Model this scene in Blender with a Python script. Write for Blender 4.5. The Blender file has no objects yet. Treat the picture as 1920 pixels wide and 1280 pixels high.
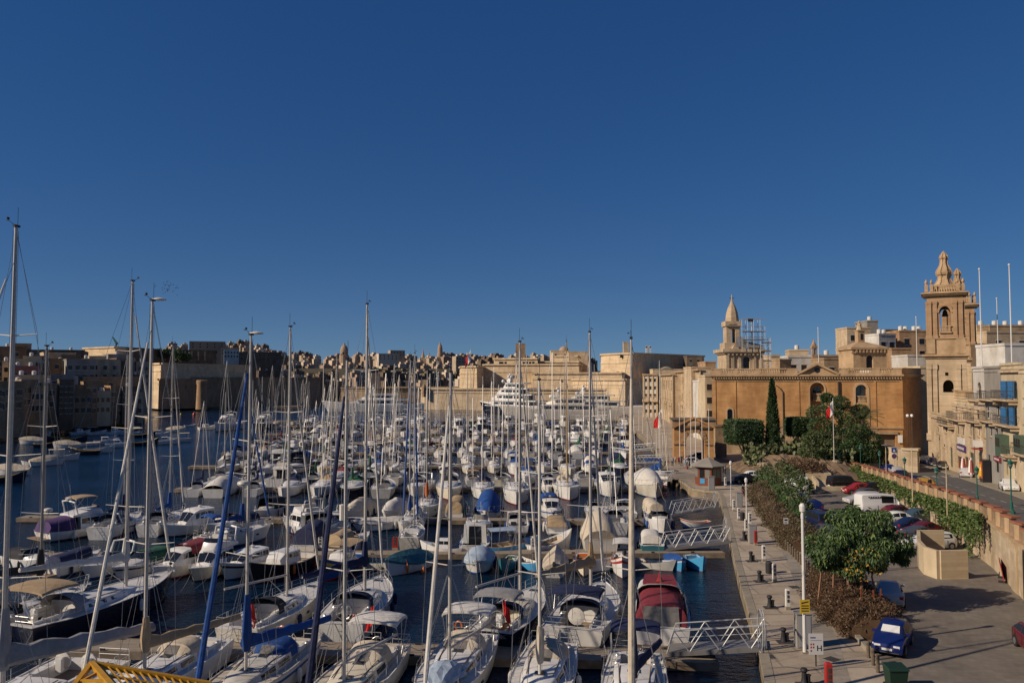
import bpy, math, random
from mathutils import Vector, Matrix
R = math.radians
random.seed(7)
SC = bpy.context.scene
COL = SC.collection
# ------------------------------------------------------------------ camera, sky, sun, exposure
CAM_H = 16.5; PITCH = R(2.748); FPX = 1500.0
cd = bpy.data.cameras.new('camera'); cam = bpy.data.objects.new('camera', cd); COL.objects.link(cam)
cam.location = (0, 0, CAM_H); cam.rotation_euler = (R(90) + PITCH, 0, 0)
cd.sensor_width = 36; cd.lens = 36*FPX/1920; cd.clip_start = .5; cd.clip_end = 30000
SC.camera = cam
SUN_EL = R(30); SUN_DIR = Vector((-.94, -.342, 0)).normalized()
W = bpy.data.worlds.new('World'); SC.world = W; W.use_nodes = True
nt = W.node_tree; bg = nt.nodes['Background']
sky = nt.nodes.new('ShaderNodeTexSky'); sky.sky_type = 'NISHITA'; sky.sun_disc = False
sky.sun_elevation = SUN_EL; sky.sun_rotation = math.atan2(SUN_DIR.x, SUN_DIR.y) % (2*math.pi)
sky.air_density = .6; sky.dust_density = 0; sky.ozone_density = 3; sky.altitude = 0
gm = nt.nodes.new('ShaderNodeGamma'); gm.inputs[1].default_value = .55; nt.links.new(sky.outputs[0], gm.inputs[0])
hs = nt.nodes.new('ShaderNodeHueSaturation'); hs.inputs['Saturation'].default_value = 1.75; nt.links.new(gm.outputs[0], hs.inputs['Color'])
ml = nt.nodes.new('ShaderNodeMixRGB'); ml.blend_type = 'MULTIPLY'; ml.inputs[0].default_value = 1; ml.inputs[2].default_value = (1.02, .84, 1.0, 1); nt.links.new(hs.outputs[0], ml.inputs[1])
tc = nt.nodes.new('ShaderNodeTexCoord'); va = nt.nodes.new('ShaderNodeVectorMath'); va.operation = 'ADD'; va.inputs[1].default_value = (0, 0, .048)
nt.links.new(tc.outputs['Generated'], va.inputs[0]); nt.links.new(va.outputs[0], sky.inputs[0])
se = nt.nodes.new('ShaderNodeSeparateColor'); co_ = nt.nodes.new('ShaderNodeCombineColor'); pw = nt.nodes.new('ShaderNodeMath'); pw.operation = 'POWER'; pw.inputs[1].default_value = 1.2
mu = nt.nodes.new('ShaderNodeMath'); mu.operation = 'MULTIPLY'; mu.inputs[1].default_value = 1.04
nt.links.new(ml.outputs[0], se.inputs[0]); nt.links.new(se.outputs[1], pw.inputs[0]); nt.links.new(pw.outputs[0], mu.inputs[0]); nt.links.new(se.outputs[0], co_.inputs[0]); nt.links.new(mu.outputs[0], co_.inputs[1]); nt.links.new(se.outputs[2], co_.inputs[2])
nt.links.new(co_.outputs[0], bg.inputs[0]); bg.inputs[1].default_value = 0.132
sd = bpy.data.lights.new('sun', 'SUN'); sun = bpy.data.objects.new('sun', sd); COL.objects.link(sun)
sd.energy = 5.0; sd.angle = R(.5); sd.color = (1, .84, .66)
s3 = Vector((SUN_DIR.x*math.cos(SUN_EL), SUN_DIR.y*math.cos(SUN_EL), math.sin(SUN_EL)))
sun.rotation_euler = s3.to_track_quat('Z', 'Y').to_euler(); sun.location = (-60, -20, 80)
SC.view_settings.view_transform = 'Standard'; SC.view_settings.look = 'None'
SC.view_settings.exposure = -0.08; SC.view_settings.gamma = 1
# ------------------------------------------------------------------ photo pixel -> place in the world
def ray(px, py):
    u = 640 - py; c, s = math.cos(PITCH), math.sin(PITCH)
    return Vector((px - 960, FPX*c - u*s, FPX*s + u*c))
def P(px, py, z=0.0):
    d = ray(px, py); t = (z - CAM_H)/d.z
    return Vector((d.x*t, d.y*t, z))
def PY(px, py, Y):
    d = ray(px, py); t = Y/d.y
    return Vector((d.x*t, Y, CAM_H + d.z*t))
def ZY(py, Y, px=960): return PY(px, py, Y).z
def XY(px, Y, z=0.0):
    # x of a thing seen at column px, depth Y, height z
    return (px - 960)/FPX*(Y*math.cos(PITCH) + (z - CAM_H)*math.sin(PITCH))
# ------------------------------------------------------------------ materials
MATS = {}
def mat(name, col, rough=.6, col2=None, scale=3.0, metal=0.0, bump=0.0, bscale=20.0, bricks=None, alpha=None, emit=None, spec=None, stretch=None, streak=0):
    if name in MATS: return MATS[name]
    m = bpy.data.materials.new(name); m.use_nodes = True; MATS[name] = m
    n = m.node_tree; b = n.nodes['Principled BSDF']; L = n.links.new
    b.inputs['Base Color'].default_value = (*col, 1); b.inputs['Roughness'].default_value = rough
    b.inputs['Metallic'].default_value = metal
    if spec is not None: b.inputs['Specular IOR Level'].default_value = spec
    m.diffuse_color = (*col, 1)
    g = n.nodes.new('ShaderNodeNewGeometry'); vec = g.outputs['Position']
    if stretch:
        mp = n.nodes.new('ShaderNodeMapping'); mp.inputs['Scale'].default_value = stretch
        L(vec, mp.inputs[0]); vec = mp.outputs[0]
    src = None
    if col2:
        t = n.nodes.new('ShaderNodeTexNoise'); t.inputs['Scale'].default_value = scale; t.inputs['Detail'].default_value = 6
        t.inputs['Roughness'].default_value = .65
        L(vec, t.inputs['Vector'])
        r = n.nodes.new('ShaderNodeValToRGB'); r.color_ramp.elements[0].position = .36; r.color_ramp.elements[1].position = .66
        r.color_ramp.elements[0].color = (*col, 1); r.color_ramp.elements[1].color = (*col2, 1)
        L(t.outputs[0], r.inputs[0]); src = r.outputs[0]
    if streak:
        mp = n.nodes.new('ShaderNodeMapping'); mp.inputs['Scale'].default_value = (.45, .45, .16); L(g.outputs['Position'], mp.inputs[0])
        t = n.nodes.new('ShaderNodeTexNoise'); t.inputs['Scale'].default_value = 1.0; t.inputs['Detail'].default_value = 8; L(mp.outputs[0], t.inputs['Vector'])
        r = n.nodes.new('ShaderNodeValToRGB'); r.color_ramp.elements[0].position = .38; r.color_ramp.elements[1].position = .6
        k = 1 - streak; r.color_ramp.elements[0].color = (k, k*.97, k*.92, 1); r.color_ramp.elements[1].color = (1, 1, 1, 1)
        L(t.outputs[0], r.inputs[0])
        mx = n.nodes.new('ShaderNodeMixRGB'); mx.blend_type = 'MULTIPLY'; mx.inputs[0].default_value = 1
        if src: L(src, mx.inputs[1])
        else: mx.inputs[1].default_value = (*col, 1)
        L(r.outputs[0], mx.inputs[2]); src = mx.outputs[0]
    if bricks:
        bw, bh, mc = bricks[:3]
        sp = n.nodes.new('ShaderNodeSeparateXYZ'); L(g.outputs['Position'], sp.inputs[0])
        cb = n.nodes.new('ShaderNodeCombineXYZ')
        if len(bricks) > 3 and bricks[3] == 'flat':
            L(sp.outputs[0], cb.inputs[0]); L(sp.outputs[1], cb.inputs[1])
        else:
            ad = n.nodes.new('ShaderNodeMath'); ad.operation = 'ADD'
            L(sp.outputs[0], ad.inputs[0]); L(sp.outputs[1], ad.inputs[1])
            L(ad.outputs[0], cb.inputs[0]); L(sp.outputs[2], cb.inputs[1])
        bt = n.nodes.new('ShaderNodeTexBrick'); bt.inputs['Scale'].default_value = 1; bt.inputs['Brick Width'].default_value = bw
        bt.inputs['Row Height'].default_value = bh; bt.inputs['Mortar Size'].default_value = min(bw, bh)*.035
        bt.inputs['Color1'].default_value = (1, 1, 1, 1); bt.inputs['Color2'].default_value = (.82, .8, .78, 1)
        bt.inputs['Mortar'].default_value = (mc, mc, mc, 1)
        L(cb.outputs[0], bt.inputs['Vector'])
        mx = n.nodes.new('ShaderNodeMixRGB'); mx.blend_type = 'MULTIPLY'; mx.inputs[0].default_value = 1
        if src: L(src, mx.inputs[1])
        else: mx.inputs[1].default_value = (*col, 1)
        L(bt.outputs[0], mx.inputs[2]); src = mx.outputs[0]
    if src: L(src, b.inputs['Base Color'])
    if bump:
        t = n.nodes.new('ShaderNodeTexNoise'); t.inputs['Scale'].default_value = bscale; t.inputs['Detail'].default_value = 5
        L(vec, t.inputs['Vector'])
        bp = n.nodes.new('ShaderNodeBump'); bp.inputs['Strength'].default_value = bump; bp.inputs['Distance'].default_value = .05
        L(t.outputs[0], bp.inputs['Height']); L(bp.outputs[0], b.inputs['Normal'])
    if alpha is not None:
        b.inputs['Alpha'].default_value = alpha
    if emit:
        b.inputs['Emission Color'].default_value = (*emit, 1); b.inputs['Emission Strength'].default_value = 1
    return m
M = lambda n: MATS[n]
# boats
mat('gelcoat', (.72, .72, .71), .28, (.60, .595, .58), 1.4, streak=.10); mat('gelcoat_old', (.62, .60, .55), .4, (.50, .47, .41), 1.6, streak=.15)
mat('gelcoat_cream', (.66, .60, .47), .35, (.58, .52, .40), 1.5); mat('navy_hull', (.010, .014, .030), .15); mat('black_hull', (.010, .010, .012), .2)
mat('deck', (.60, .59, .56), .5, (.52, .50, .46), 4, bump=.1); mat('teak', (.30, .21, .13), .7, (.22, .15, .09), 6, bricks=(3, .07, .4, 'flat'))
mat('deck_tan', (.52, .46, .37), .6, (.44, .38, .30), 3)
mat('antifoul', (.02, .04, .10), .7); mat('antifoul_red', (.20, .03, .02), .7)
mat('stripe_blue', (.02, .08, .28), .3); mat('stripe_red', (.35, .03, .03), .35); mat('stripe_black', (.015, .015, .02), .3)
mat('glass_dark', (.012, .014, .018), .06, spec=.8); mat('glass_clear', (.20, .19, .16), .12); mat('vinyl', (.20, .185, .165), .15, (.13, .12, .11), 2.5, bump=.6, bscale=3)
mat('alu', (.50, .47, .42), .45, (.40, .37, .33), 5, metal=.15); mat('alu_dark', (.22, .21, .20), .5, metal=.4); mat('mast_white', (.60, .57, .51), .45)
mat('mast_wood', (.42, .27, .11), .45, (.34, .20, .08), 6); mat('steel', (.50, .50, .49), .35, metal=.35); mat('wire', (.30, .30, .31), .4, metal=.6)
mat('rope', (.40, .37, .30), .8); mat('black_rubber', (.015, .015, .017), .7)
for nm, c, c2 in (('blue', (.008, .065, .27), (.006, .05, .20)), ('navy', (.012, .020, .075), (.009, .014, .05)), ('white', (.62, .60, .56), (.52, .50, .46)),
                  ('grey', (.30, .30, .31), (.22, .22, .23)), ('cream', (.55, .48, .38), (.46, .40, .31)), ('tan', (.40, .29, .17), (.33, .24, .14)),
                  ('red', (.34, .025, .02), (.26, .02, .02)), ('maroon', (.20, .022, .035), (.15, .018, .028)), ('green', (.012, .10, .05), (.01, .07, .035)),
                  ('teal', (.03, .15, .19), (.02, .11, .15)), ('black', (.015, .015, .018), (.022, .022, .026)), ('lightblue', (.32, .40, .50), (.26, .33, .42)),
                  ('orange', (.55, .14, .02), (.45, .10, .02)), ('purple', (.07, .03, .13), (.05, .025, .10)), ('skyblue', (.06, .30, .55), (.04, .22, .45)), ('yellow', (.60, .40, .03), (.5, .33, .02))):
    mat('cloth_'+nm, c, .85, c2, 2.2, bump=.9, bscale=3.2, streak=.12)
    mat('paint_'+nm, c, .35)
mat('flag_red', (.55, .02, .02), .8); mat('flag_white', (.75, .74, .72), .8); mat('mark_dark', (.02, .025, .06), .5)
mat('pontoon_top', (.30, .25, .19), .8, (.24, .20, .155), 2, bump=.3, bricks=(2.4, .14, .75, 'flat')); mat('pontoon_side', (.27, .21, .145), .8, (.16, .12, .085), 1.4, streak=.4)
mat('pontoon_float', (.030, .032, .026), .9)
# ------------------------------------------------------------------ mesh builder
class MB:
    def __init__(s): s.v = []; s.f = []; s.m = []; s.M = Matrix.Identity(4)
    def add(s, pts): 
        n = len(s.v); s.v.extend([tuple(s.M @ Vector(p)) for p in pts]); return n
    def face(s, pts, m=0):
        n = s.add(pts); s.f.append(tuple(range(n, n+len(pts)))); s.m.append(m)
    def idx(s, ids, m=0): s.f.append(tuple(ids)); s.m.append(m)
    def box(s, a, b, m=0):
        x0, y0, z0 = a; x1, y1, z1 = b
        n = s.add([(x0,y0,z0),(x1,y0,z0),(x1,y1,z0),(x0,y1,z0),(x0,y0,z1),(x1,y0,z1),(x1,y1,z1),(x0,y1,z1)])
        for q in ((0,3,2,1),(4,5,6,7),(0,1,5,4),(1,2,6,5),(2,3,7,6),(3,0,4,7)): s.idx([n+i for i in q], m)
    def cbox(s, c, d, m=0): s.box((c[0]-d[0]/2, c[1]-d[1]/2, c[2]-d[2]/2), (c[0]+d[0]/2, c[1]+d[1]/2, c[2]+d[2]/2), m)
    def bar(s, p, q, w, h, m=0):
        # rectangular bar from p to q
        p = Vector(p); q = Vector(q); d = (q-p).normalized()
        a = d.cross(Vector((0,0,1)))
        if a.length < 1e-4: a = Vector((1,0,0))
        a.normalize(); b = d.cross(a); A = a*w/2; B = b*h/2
        n = s.add([p-A-B, p+A-B, p+A+B, p-A+B, q-A-B, q+A-B, q+A+B, q-A+B])
        for k in ((0,3,2,1),(4,5,6,7),(0,1,5,4),(1,2,6,5),(2,3,7,6),(3,0,4,7)): s.idx([n+i for i in k], m)
    def rings(s, rs, m=0, cap0=True, cap1=True, closed=True):
        # rs: list of equal-length point rings
        k = len(rs[0]); st = [s.add(r) for r in rs]
        for a, b in zip(st, st[1:]):
            for i in range(k if closed else k-1):
                j = (i+1) % k; s.idx((a+i, a+j, b+j, b+i), m if not isinstance(m, (list, tuple)) else m[i])
        c = m if not isinstance(m, (list, tuple)) else m[0]
        if cap0: s.idx([st[0]+i for i in range(k)][::-1], c)
        if cap1: s.idx([st[-1]+i for i in range(k)], c)
    def tube(s, pts, r, n=6, m=0, sy=1.0):
        pts = [Vector(p) for p in pts]; rr = r if isinstance(r, (list, tuple)) else [r]*len(pts); rs = []
        for i, p in enumerate(pts):
            d = (pts[min(i+1, len(pts)-1)] - pts[max(i-1, 0)]).normalized()
            a = d.cross(Vector((0,0,1)) if abs(d.z) < .95 else Vector((0,1,0))).normalized(); b = d.cross(a)
            rs.append([p + a*rr[i]*math.cos(2*math.pi*k/n) + b*rr[i]*sy*math.sin(2*math.pi*k/n) for k in range(n)])
        s.rings(rs, m)
    def lathe(s, prof, c=(0,0,0), n=12, m=0, rot=0):
        rs = [[(c[0]+r*math.cos(rot+2*math.pi*k/n), c[1]+r*math.sin(rot+2*math.pi*k/n), c[2]+z) for k in range(n)] for r, z in prof]
        s.rings(rs, m)
    def prism(s, poly, z0, z1, m=0, mt=None, top=None):
        # poly CCW ground outline; top: optional other outline (batter)
        t = top or poly; n = len(poly)
        a = s.add([(x, y, z0) for x, y in poly]); b = s.add([(x, y, z1) for x, y in t])
        for i in range(n): j = (i+1) % n; s.idx((a+i, a+j, b+j, b+i), m)
        s.idx([b+i for i in range(n)], m if mt is None else mt); s.idx([a+i for i in range(n)][::-1], m)
    def ell(s, c, r, m=0, n=10, k=6):
        rs = []
        for i in range(1, k):
            t = math.pi*i/k
            rs.append([(c[0]+r[0]*math.sin(t)*math.cos(2*math.pi*j/n), c[1]+r[1]*math.sin(t)*math.sin(2*math.pi*j/n), c[2]-r[2]*math.cos(t)) for j in range(n)])
        s.rings(rs, m)
    def pane(s, A, B, C, D, u0, u1, v0, v1, off=.012, th=.012, m=0):
        # slab on the quad A(lower left) B(lower right) C(upper right) D(upper left)
        A, B, C, D = map(Vector, (A, B, C, D)); nn = (B-A).cross(D-A).normalized()
        def q(u, v): return (A*(1-u)+B*u)*(1-v) + (D*(1-u)+C*u)*v
        o = [q(u0,v0), q(u1,v0), q(u1,v1), q(u0,v1)]
        n = s.add([p - nn*th for p in o] + [p + nn*off for p in o])
        for k in ((4,5,6,7),(0,1,5,4),(1,2,6,5),(2,3,7,6),(3,0,4,7)): s.idx([n+i for i in k], m)
    def build(s, name, mats, parent=None, label=None, cat=None, group=None, kind=None, smooth=False, loc=None):
        if not s.f: return None
        me = bpy.data.meshes.new(name); me.from_pydata(s.v, [], s.f)
        if not isinstance(mats, (list, tuple)): mats = [mats]
        for x in mats: me.materials.append(MATS[x] if isinstance(x, str) else x)
        if len(mats) > 1: me.polygons.foreach_set('material_index', s.m)
        if smooth:
            me.polygons.foreach_set('use_smooth', [True]*len(s.f))
            try: me.set_sharp_from_angle(angle=R(35))
            except Exception: pass
        me.update()
        o = bpy.data.objects.new(name, me); COL.objects.link(o)
        if parent: o.parent = parent
        if loc is not None: o.location = loc
        tag(o, label, cat, group, kind); return o
def tag(o, label=None, cat=None, group=None, kind=None):
    if label: o['label'] = label
    if cat: o['category'] = cat
    if group: o['group'] = group
    if kind: o['kind'] = kind
_o1 = 'first second third fourth fifth sixth seventh eighth ninth'.split(); _o2 = 'tenth eleventh twelfth thirteenth fourteenth fifteenth sixteenth seventeenth eighteenth nineteenth'.split()
ordn = _o1 + _o2 + sum([[t_.replace('y','ieth')] + [t_+' '+x for x in _o1] for t_ in ('twenty','thirty','forty','fifty','sixty','seventy')], [])
def thing(name, label, cat, loc=(0,0,0), rz=0, group=None):
    o = bpy.data.objects.new(name, None); COL.objects.link(o); o.empty_display_size = .3
    o.location = loc; o.rotation_euler = (0,0,rz); tag(o, label, cat, group); return o
def part(name, parent, mats, fn, label=None, smooth=False):
    b = MB(); fn(b); return b.build(name, mats, parent, label, smooth=smooth)
KIDS = {}
def dup(o, loc=None, rz=None, label=None, group=None, parent=None, scale=None):
    c = o.copy(); COL.objects.link(c)
    if parent is not None: c.parent = parent
    if loc is not None: c.location = loc
    if rz is not None: c.rotation_euler = (c.rotation_euler[0], c.rotation_euler[1], rz)
    if label: c['label'] = label
    if group: c['group'] = group
    if scale is not None: c.scale = (scale,)*3 if not isinstance(scale, tuple) else scale
    if o.name not in KIDS: KIDS[o.name] = list(o.children)
    for k in KIDS[o.name]: dup(k, parent=c)
    return c
def struct(name, b, mats): return b.build(name, mats, kind='structure')
# ================================================================== THE SETTING
QZ = 1.3
wm = bpy.data.materials.new('sea_water'); wm.use_nodes = True; MATS['sea_water'] = wm
_n = wm.node_tree; _b = _n.nodes['Principled BSDF']; _b.inputs['Base Color'].default_value = (.002, .014, .034, 1); _b.inputs['Roughness'].default_value = .12
_b.inputs['IOR'].default_value = 1.33
_g = _n.nodes.new('ShaderNodeNewGeometry'); _mp = _n.nodes.new('ShaderNodeMapping'); _mp.inputs['Scale'].default_value = (.8, 1.5, 1); _mp.inputs['Rotation'].default_value = (0, 0, R(12))
_n.links.new(_g.outputs['Position'], _mp.inputs[0])
_t = _n.nodes.new('ShaderNodeTexNoise'); _t.inputs['Scale'].default_value = 1.5; _t.inputs['Detail'].default_value = 5; _t.inputs['Roughness'].default_value = .6
_n.links.new(_mp.outputs[0], _t.inputs['Vector'])
_bp = _n.nodes.new('ShaderNodeBump'); _bp.inputs['Strength'].default_value = .85; _bp.inputs['Distance'].default_value = .35
_t2 = _n.nodes.new('ShaderNodeTexNoise'); _t2.inputs['Scale'].default_value = .045; _t2.inputs['Detail'].default_value = 3; _n.links.new(_g.outputs['Position'], _t2.inputs['Vector'])
_mr = _n.nodes.new('ShaderNodeMapRange'); _mr.inputs[1].default_value = .38; _mr.inputs[2].default_value = .62; _mr.inputs[3].default_value = .35; _mr.inputs[4].default_value = .95; _n.links.new(_t2.outputs[0], _mr.inputs[0]); _n.links.new(_mr.outputs[0], _bp.inputs['Strength'])
_n.links.new(_t.outputs[0], _bp.inputs['Height']); _n.links.new(_bp.outputs[0], _b.inputs['Normal'])
b = MB(); b.face([(-6000,-300,0),(6000,-300,0),(6000,12000,0),(-6000,12000,0)]); struct('sea', b, 'sea_water')
mat('quay_concrete', (.46, .385, .29), .85, (.31, .25, .185), .35, bump=.2, bscale=8, bricks=(3.2, 2.4, .62, 'flat'))
mat('quay_stone', (.36, .28, .18), .85, (.22, .17, .11), 1.1, bump=.5, bscale=6, bricks=(1.3, .5, .6), streak=.4)
mat('paver', (.20, .175, .14), .85, (.14, .12, .10), .35, bump=.2, bricks=(.42, .42, .72, 'flat'))
mat('asphalt', (.075, .072, .068), .85, (.105, .10, .092), .5, bump=.15)
mat('kerb', (.30, .26, .19), .8, (.22, .19, .14), 2); mat('soil', (.13, .085, .05), .95, (.20, .14, .085), 1.2, bump=.6, bscale=6)
mat('road_white', (.42, .41, .38), .7, (.22, .22, .21), 3)
# quay edge (pixels at quay height), near to far, then land outline
EDGE = [P(1447,1330,QZ), P(1437,1280,QZ), P(1420,1195,QZ), P(1385,1075,QZ), P(1352,932,QZ), P(1347,921,QZ), P(1322,919,QZ), P(1298,915,QZ), P(1284,905,QZ), P(1262,892,QZ), P(1242,882,QZ),
        P(1250,868,QZ), P(1225,838,QZ), P(1205,818,QZ), P(1176,795,QZ), P(1150,780,QZ), P(1140,773,QZ)]
EDGE = [Vector((EDGE[0].x - 1, -30, QZ)), Vector((EDGE[0].x-.2, 30, QZ))] + EDGE[0:]
far = [Vector((70, 700, QZ)), Vector((900, 900, QZ)), Vector((900, -30, QZ))]
b = MB(); pl = [(p.x, p.y) for p in EDGE + far]
ar = sum(pl[i][0]*pl[(i+1)%len(pl)][1]-pl[(i+1)%len(pl)][0]*pl[i][1] for i in range(len(pl)))
if ar < 0: pl = pl[::-1]
b.prism(pl, -3, QZ, 0, 1); struct('ground', b, ['quay_stone', 'quay_concrete'])
b = MB()   # coping stones along the edge
for p, q in zip(EDGE[1:], EDGE[2:]):
    d = (q-p).normalized(); nrm = Vector((d.y, -d.x, 0)); 
    b.face([p - nrm*.06 + Vector((0,0,.02)), p + nrm*.45 + Vector((0,0,.02)), q + nrm*.45 + Vector((0,0,.02)), q - nrm*.06 + Vector((0,0,.02))], 0)
    b.face([p - nrm*.06 + Vector((0,0,-.28)), p - nrm*.06 + Vector((0,0,.02)), q - nrm*.06 + Vector((0,0,.02)), q - nrm*.06 + Vector((0,0,-.28))], 0)
struct('quay_coping', b, 'kerb')
# car park (pavers) : bounded by planter line on the left, retaining wall on the right
PARK_L = [P(1700,1330,QZ), P(1652,1240,QZ), P(1600,1160,QZ), P(1535,1095,QZ), P(1500,1020,QZ), P(1440,940,QZ), P(1415,905,QZ), P(1470,893,QZ), P(1600,905,QZ)]
WALL = [Vector((32.3, 46, 0)), Vector((34.6, 54, 0)), Vector((38.9, 65.5, 0)), Vector((43.2, 80, 0)), Vector((47.6, 98, 0)), Vector((52.0, 116, 0)), Vector((54.5, 128, 0)), Vector((56, 138, 0))]
def flat(name, pts, z, m, th=None):
    b = MB(); n = Vector((0,0,0)); ps = [(p[0], p[1], z) for p in pts]
    a = sum(ps[i][0]*ps[(i+1)%len(ps)][1]-ps[(i+1)%len(ps)][0]*ps[i][1] for i in range(len(ps)))
    b.face(ps if a > 0 else ps[::-1]); return struct(name, b, m)
flat('car_park', [(PARK_L[0].x+.5, 20), *PARK_L, *[w + Vector((2.0, 0, 0)) for w in WALL[::-1]], (33, 20)], QZ+.004, 'paver')
flat('lower_road', [P(1350,905,QZ), P(1352,880,QZ), P(1300,868,QZ), P(1290,860,QZ), P(1345,856,QZ), P(1400,870,QZ), P(1480,893,QZ), P(1640,880,QZ), P(1660,862,QZ), P(1735,868,QZ), (80,150,0), (57,136,0), P(1600,897,QZ), P(1470,900,QZ), P(1420,915,QZ), P(1395,907,QZ)], QZ+.008, 'asphalt')
flat('quay_strip', [P(1545,1290,QZ), P(1530,1200,QZ), P(1478,1060,QZ), P(1425,940,QZ), P(1440,940,QZ), P(1500,1060,QZ), P(1572,1200,QZ), P(1600,1290,QZ)], QZ+.004, mat('quay_grey', (.32,.28,.225), .85, (.24,.21,.17), .8, bump=.2, bricks=(1.2,.6,.7,'flat')))
# upper road, sloping up towards the camera behind the retaining wall
def zr(Y): return max(QZ+.02, min(5.2, 5.0 - (Y-66)*.0475))
FAC = [(52.5, 77), (56.5, 88), (74.4, 142), (80, 158)]
b = MB(); NY = 28
for i in range(NY):
    ya, yb = 40 + i*4.0, 44 + i*4.0
    def wx(y):
        W2 = [(w.x, w.y) for w in WALL]; W2 = [(30.6,40)] + W2 + [(57.5,152)]
        for (x0,y0),(x1,y1) in zip(W2, W2[1:]):
            if y0 <= y <= y1: return x0+(x1-x0)*(y-y0)/(y1-y0)
        return W2[-1][0]
    b.face([(wx(ya)+.5,ya,zr(ya)),(130,ya,zr(ya)),(130,yb,zr(yb)),(wx(yb)+.5,yb,zr(yb))])
struct('upper_road', b, 'asphalt')
def strip(bm, x0, y0, x1, y1, w, m=0, dz=.012):
    d = Vector((x1-x0, y1-y0, 0)).normalized()*w/2; n = Vector((d.y, -d.x, 0))
    bm.face([(x0-n.x, y0-n.y, zr(y0)+dz), (x0+n.x, y0+n.y, zr(y0)+dz), (x1+n.x, y1+n.y, zr(y1)+dz), (x1-n.x, y1-n.y, zr(y1)+dz)][::-1], m)
b = MB()
for i in range(22):
    y = 70 + i*3.4; x = wx(y)+5.4+ (y-66)*.035
    strip(b, x, y, x+.5, y+1.8, .14)
for i in range(9):    # zebra crossing across the road
    x = wx(115)+2.2+i*1.25; strip(b, x, 114.0, x+.9, 117.0, .5)
struct('road_marking', b, 'road_white')
b = MB()   # footway in front of the houses
for (x0,y0),(x1,y1) in zip(FAC, FAC[1:]):
    n = 8
    for k in range(n):
        ya = y0+(y1-y0)*k/n; yb = y0+(y1-y0)*(k+1)/n; xa = x0+(x1-x0)*k/n; xb = x0+(x1-x0)*(k+1)/n
        b.face([(xa-2,ya,zr(ya)+.13),(xa+.5,ya,zr(ya)+.13),(xb+.5,yb,zr(yb)+.13),(xb-2,yb,zr(yb)+.13)])
        b.face([(xa-2,ya,zr(ya)),(xa-2,ya,zr(ya)+.13),(xb-2,yb,zr(yb)+.13),(xb-2,yb,zr(yb))])
struct('footway', b, 'kerb')
# ------------------------------------------------ pontoons
def pontoon(a, c, w, label, z=.5, fingers=()):
    a = Vector(a); c = Vector(c); d = (c-a).normalized(); L = (c-a).length
    t = thing('pontoon', label, 'pontoon', (a.x, a.y, 0), math.atan2(d.y, d.x), 'floating pontoons of the marina')
    part('decking', t, 'pontoon_top', lambda b: b.box((0,-w/2+.1,z-.06),(L,w/2-.1,z)))
    part('side_beam', t, 'pontoon_side', lambda b: (b.box((0,-w/2,z-.45),(L,-w/2+.098,z+.02)), b.box((0,w/2-.098,z-.45),(L,w/2,z+.02)), b.box((L+.001,-w/2,z-.45),(L+.08,w/2,z+.02))))
    def fl(b):
        k = 0
        while k < L-3: b.box((k+.4,-w/2+.15,-.3),(min(k+3.6,L-.3),w/2-.15,z-.065)); k += 4.4
    part('float', t, 'pontoon_float', fl)
    k = 1.5
    while k < L and a.y < 100:
        for s in (-1,1): part('cleat', t, 'black_rubber', lambda b: b.box((k,s*(w/2-.2)-.05,z+.02),(k+.3,s*(w/2-.2)+.05,z+.12)))
        k += 3.7
    return t
PT = []
def gpt(px, py, z=.5): return P(px, py, z)
a, c = gpt(-60,1203), gpt(1338,1229)
pontoon(a, c, 2.4, 'brown plank pontoon nearest the camera, behind the row of white bows'); PT.append((a, c))
PY2 = [(60, 1039, 1352, 1032, 'second pontoon, lined with small boats and a red pedestal'), (40, 968, 1262, 975, 'third pontoon, behind the open blue water'),
       (330, 915, 1248, 915, 'fourth pontoon, ending near the wooden kiosk')]
for x0,y0,x1,y1,l in PY2:
    a, c = gpt(x0,y0), gpt(x1,y1); pontoon(a, c, 2.0, l); PT.append((a, c))
for k, (Y, x0, x1) in enumerate(((150,-60,24), (178,-64,29), (207,-68,33), (240,-74,37), (277,-84,43), (316,-98,46))):
    pontoon((x0,Y,0), (x1,Y,0), 2.0, ['fifth','sixth','seventh','eighth','ninth','farthest'][k] + ' pontoon counted from the camera, crowded by sterns'); PT.append((Vector((x0,Y,0)), Vector((x1,Y,0))))
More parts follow.
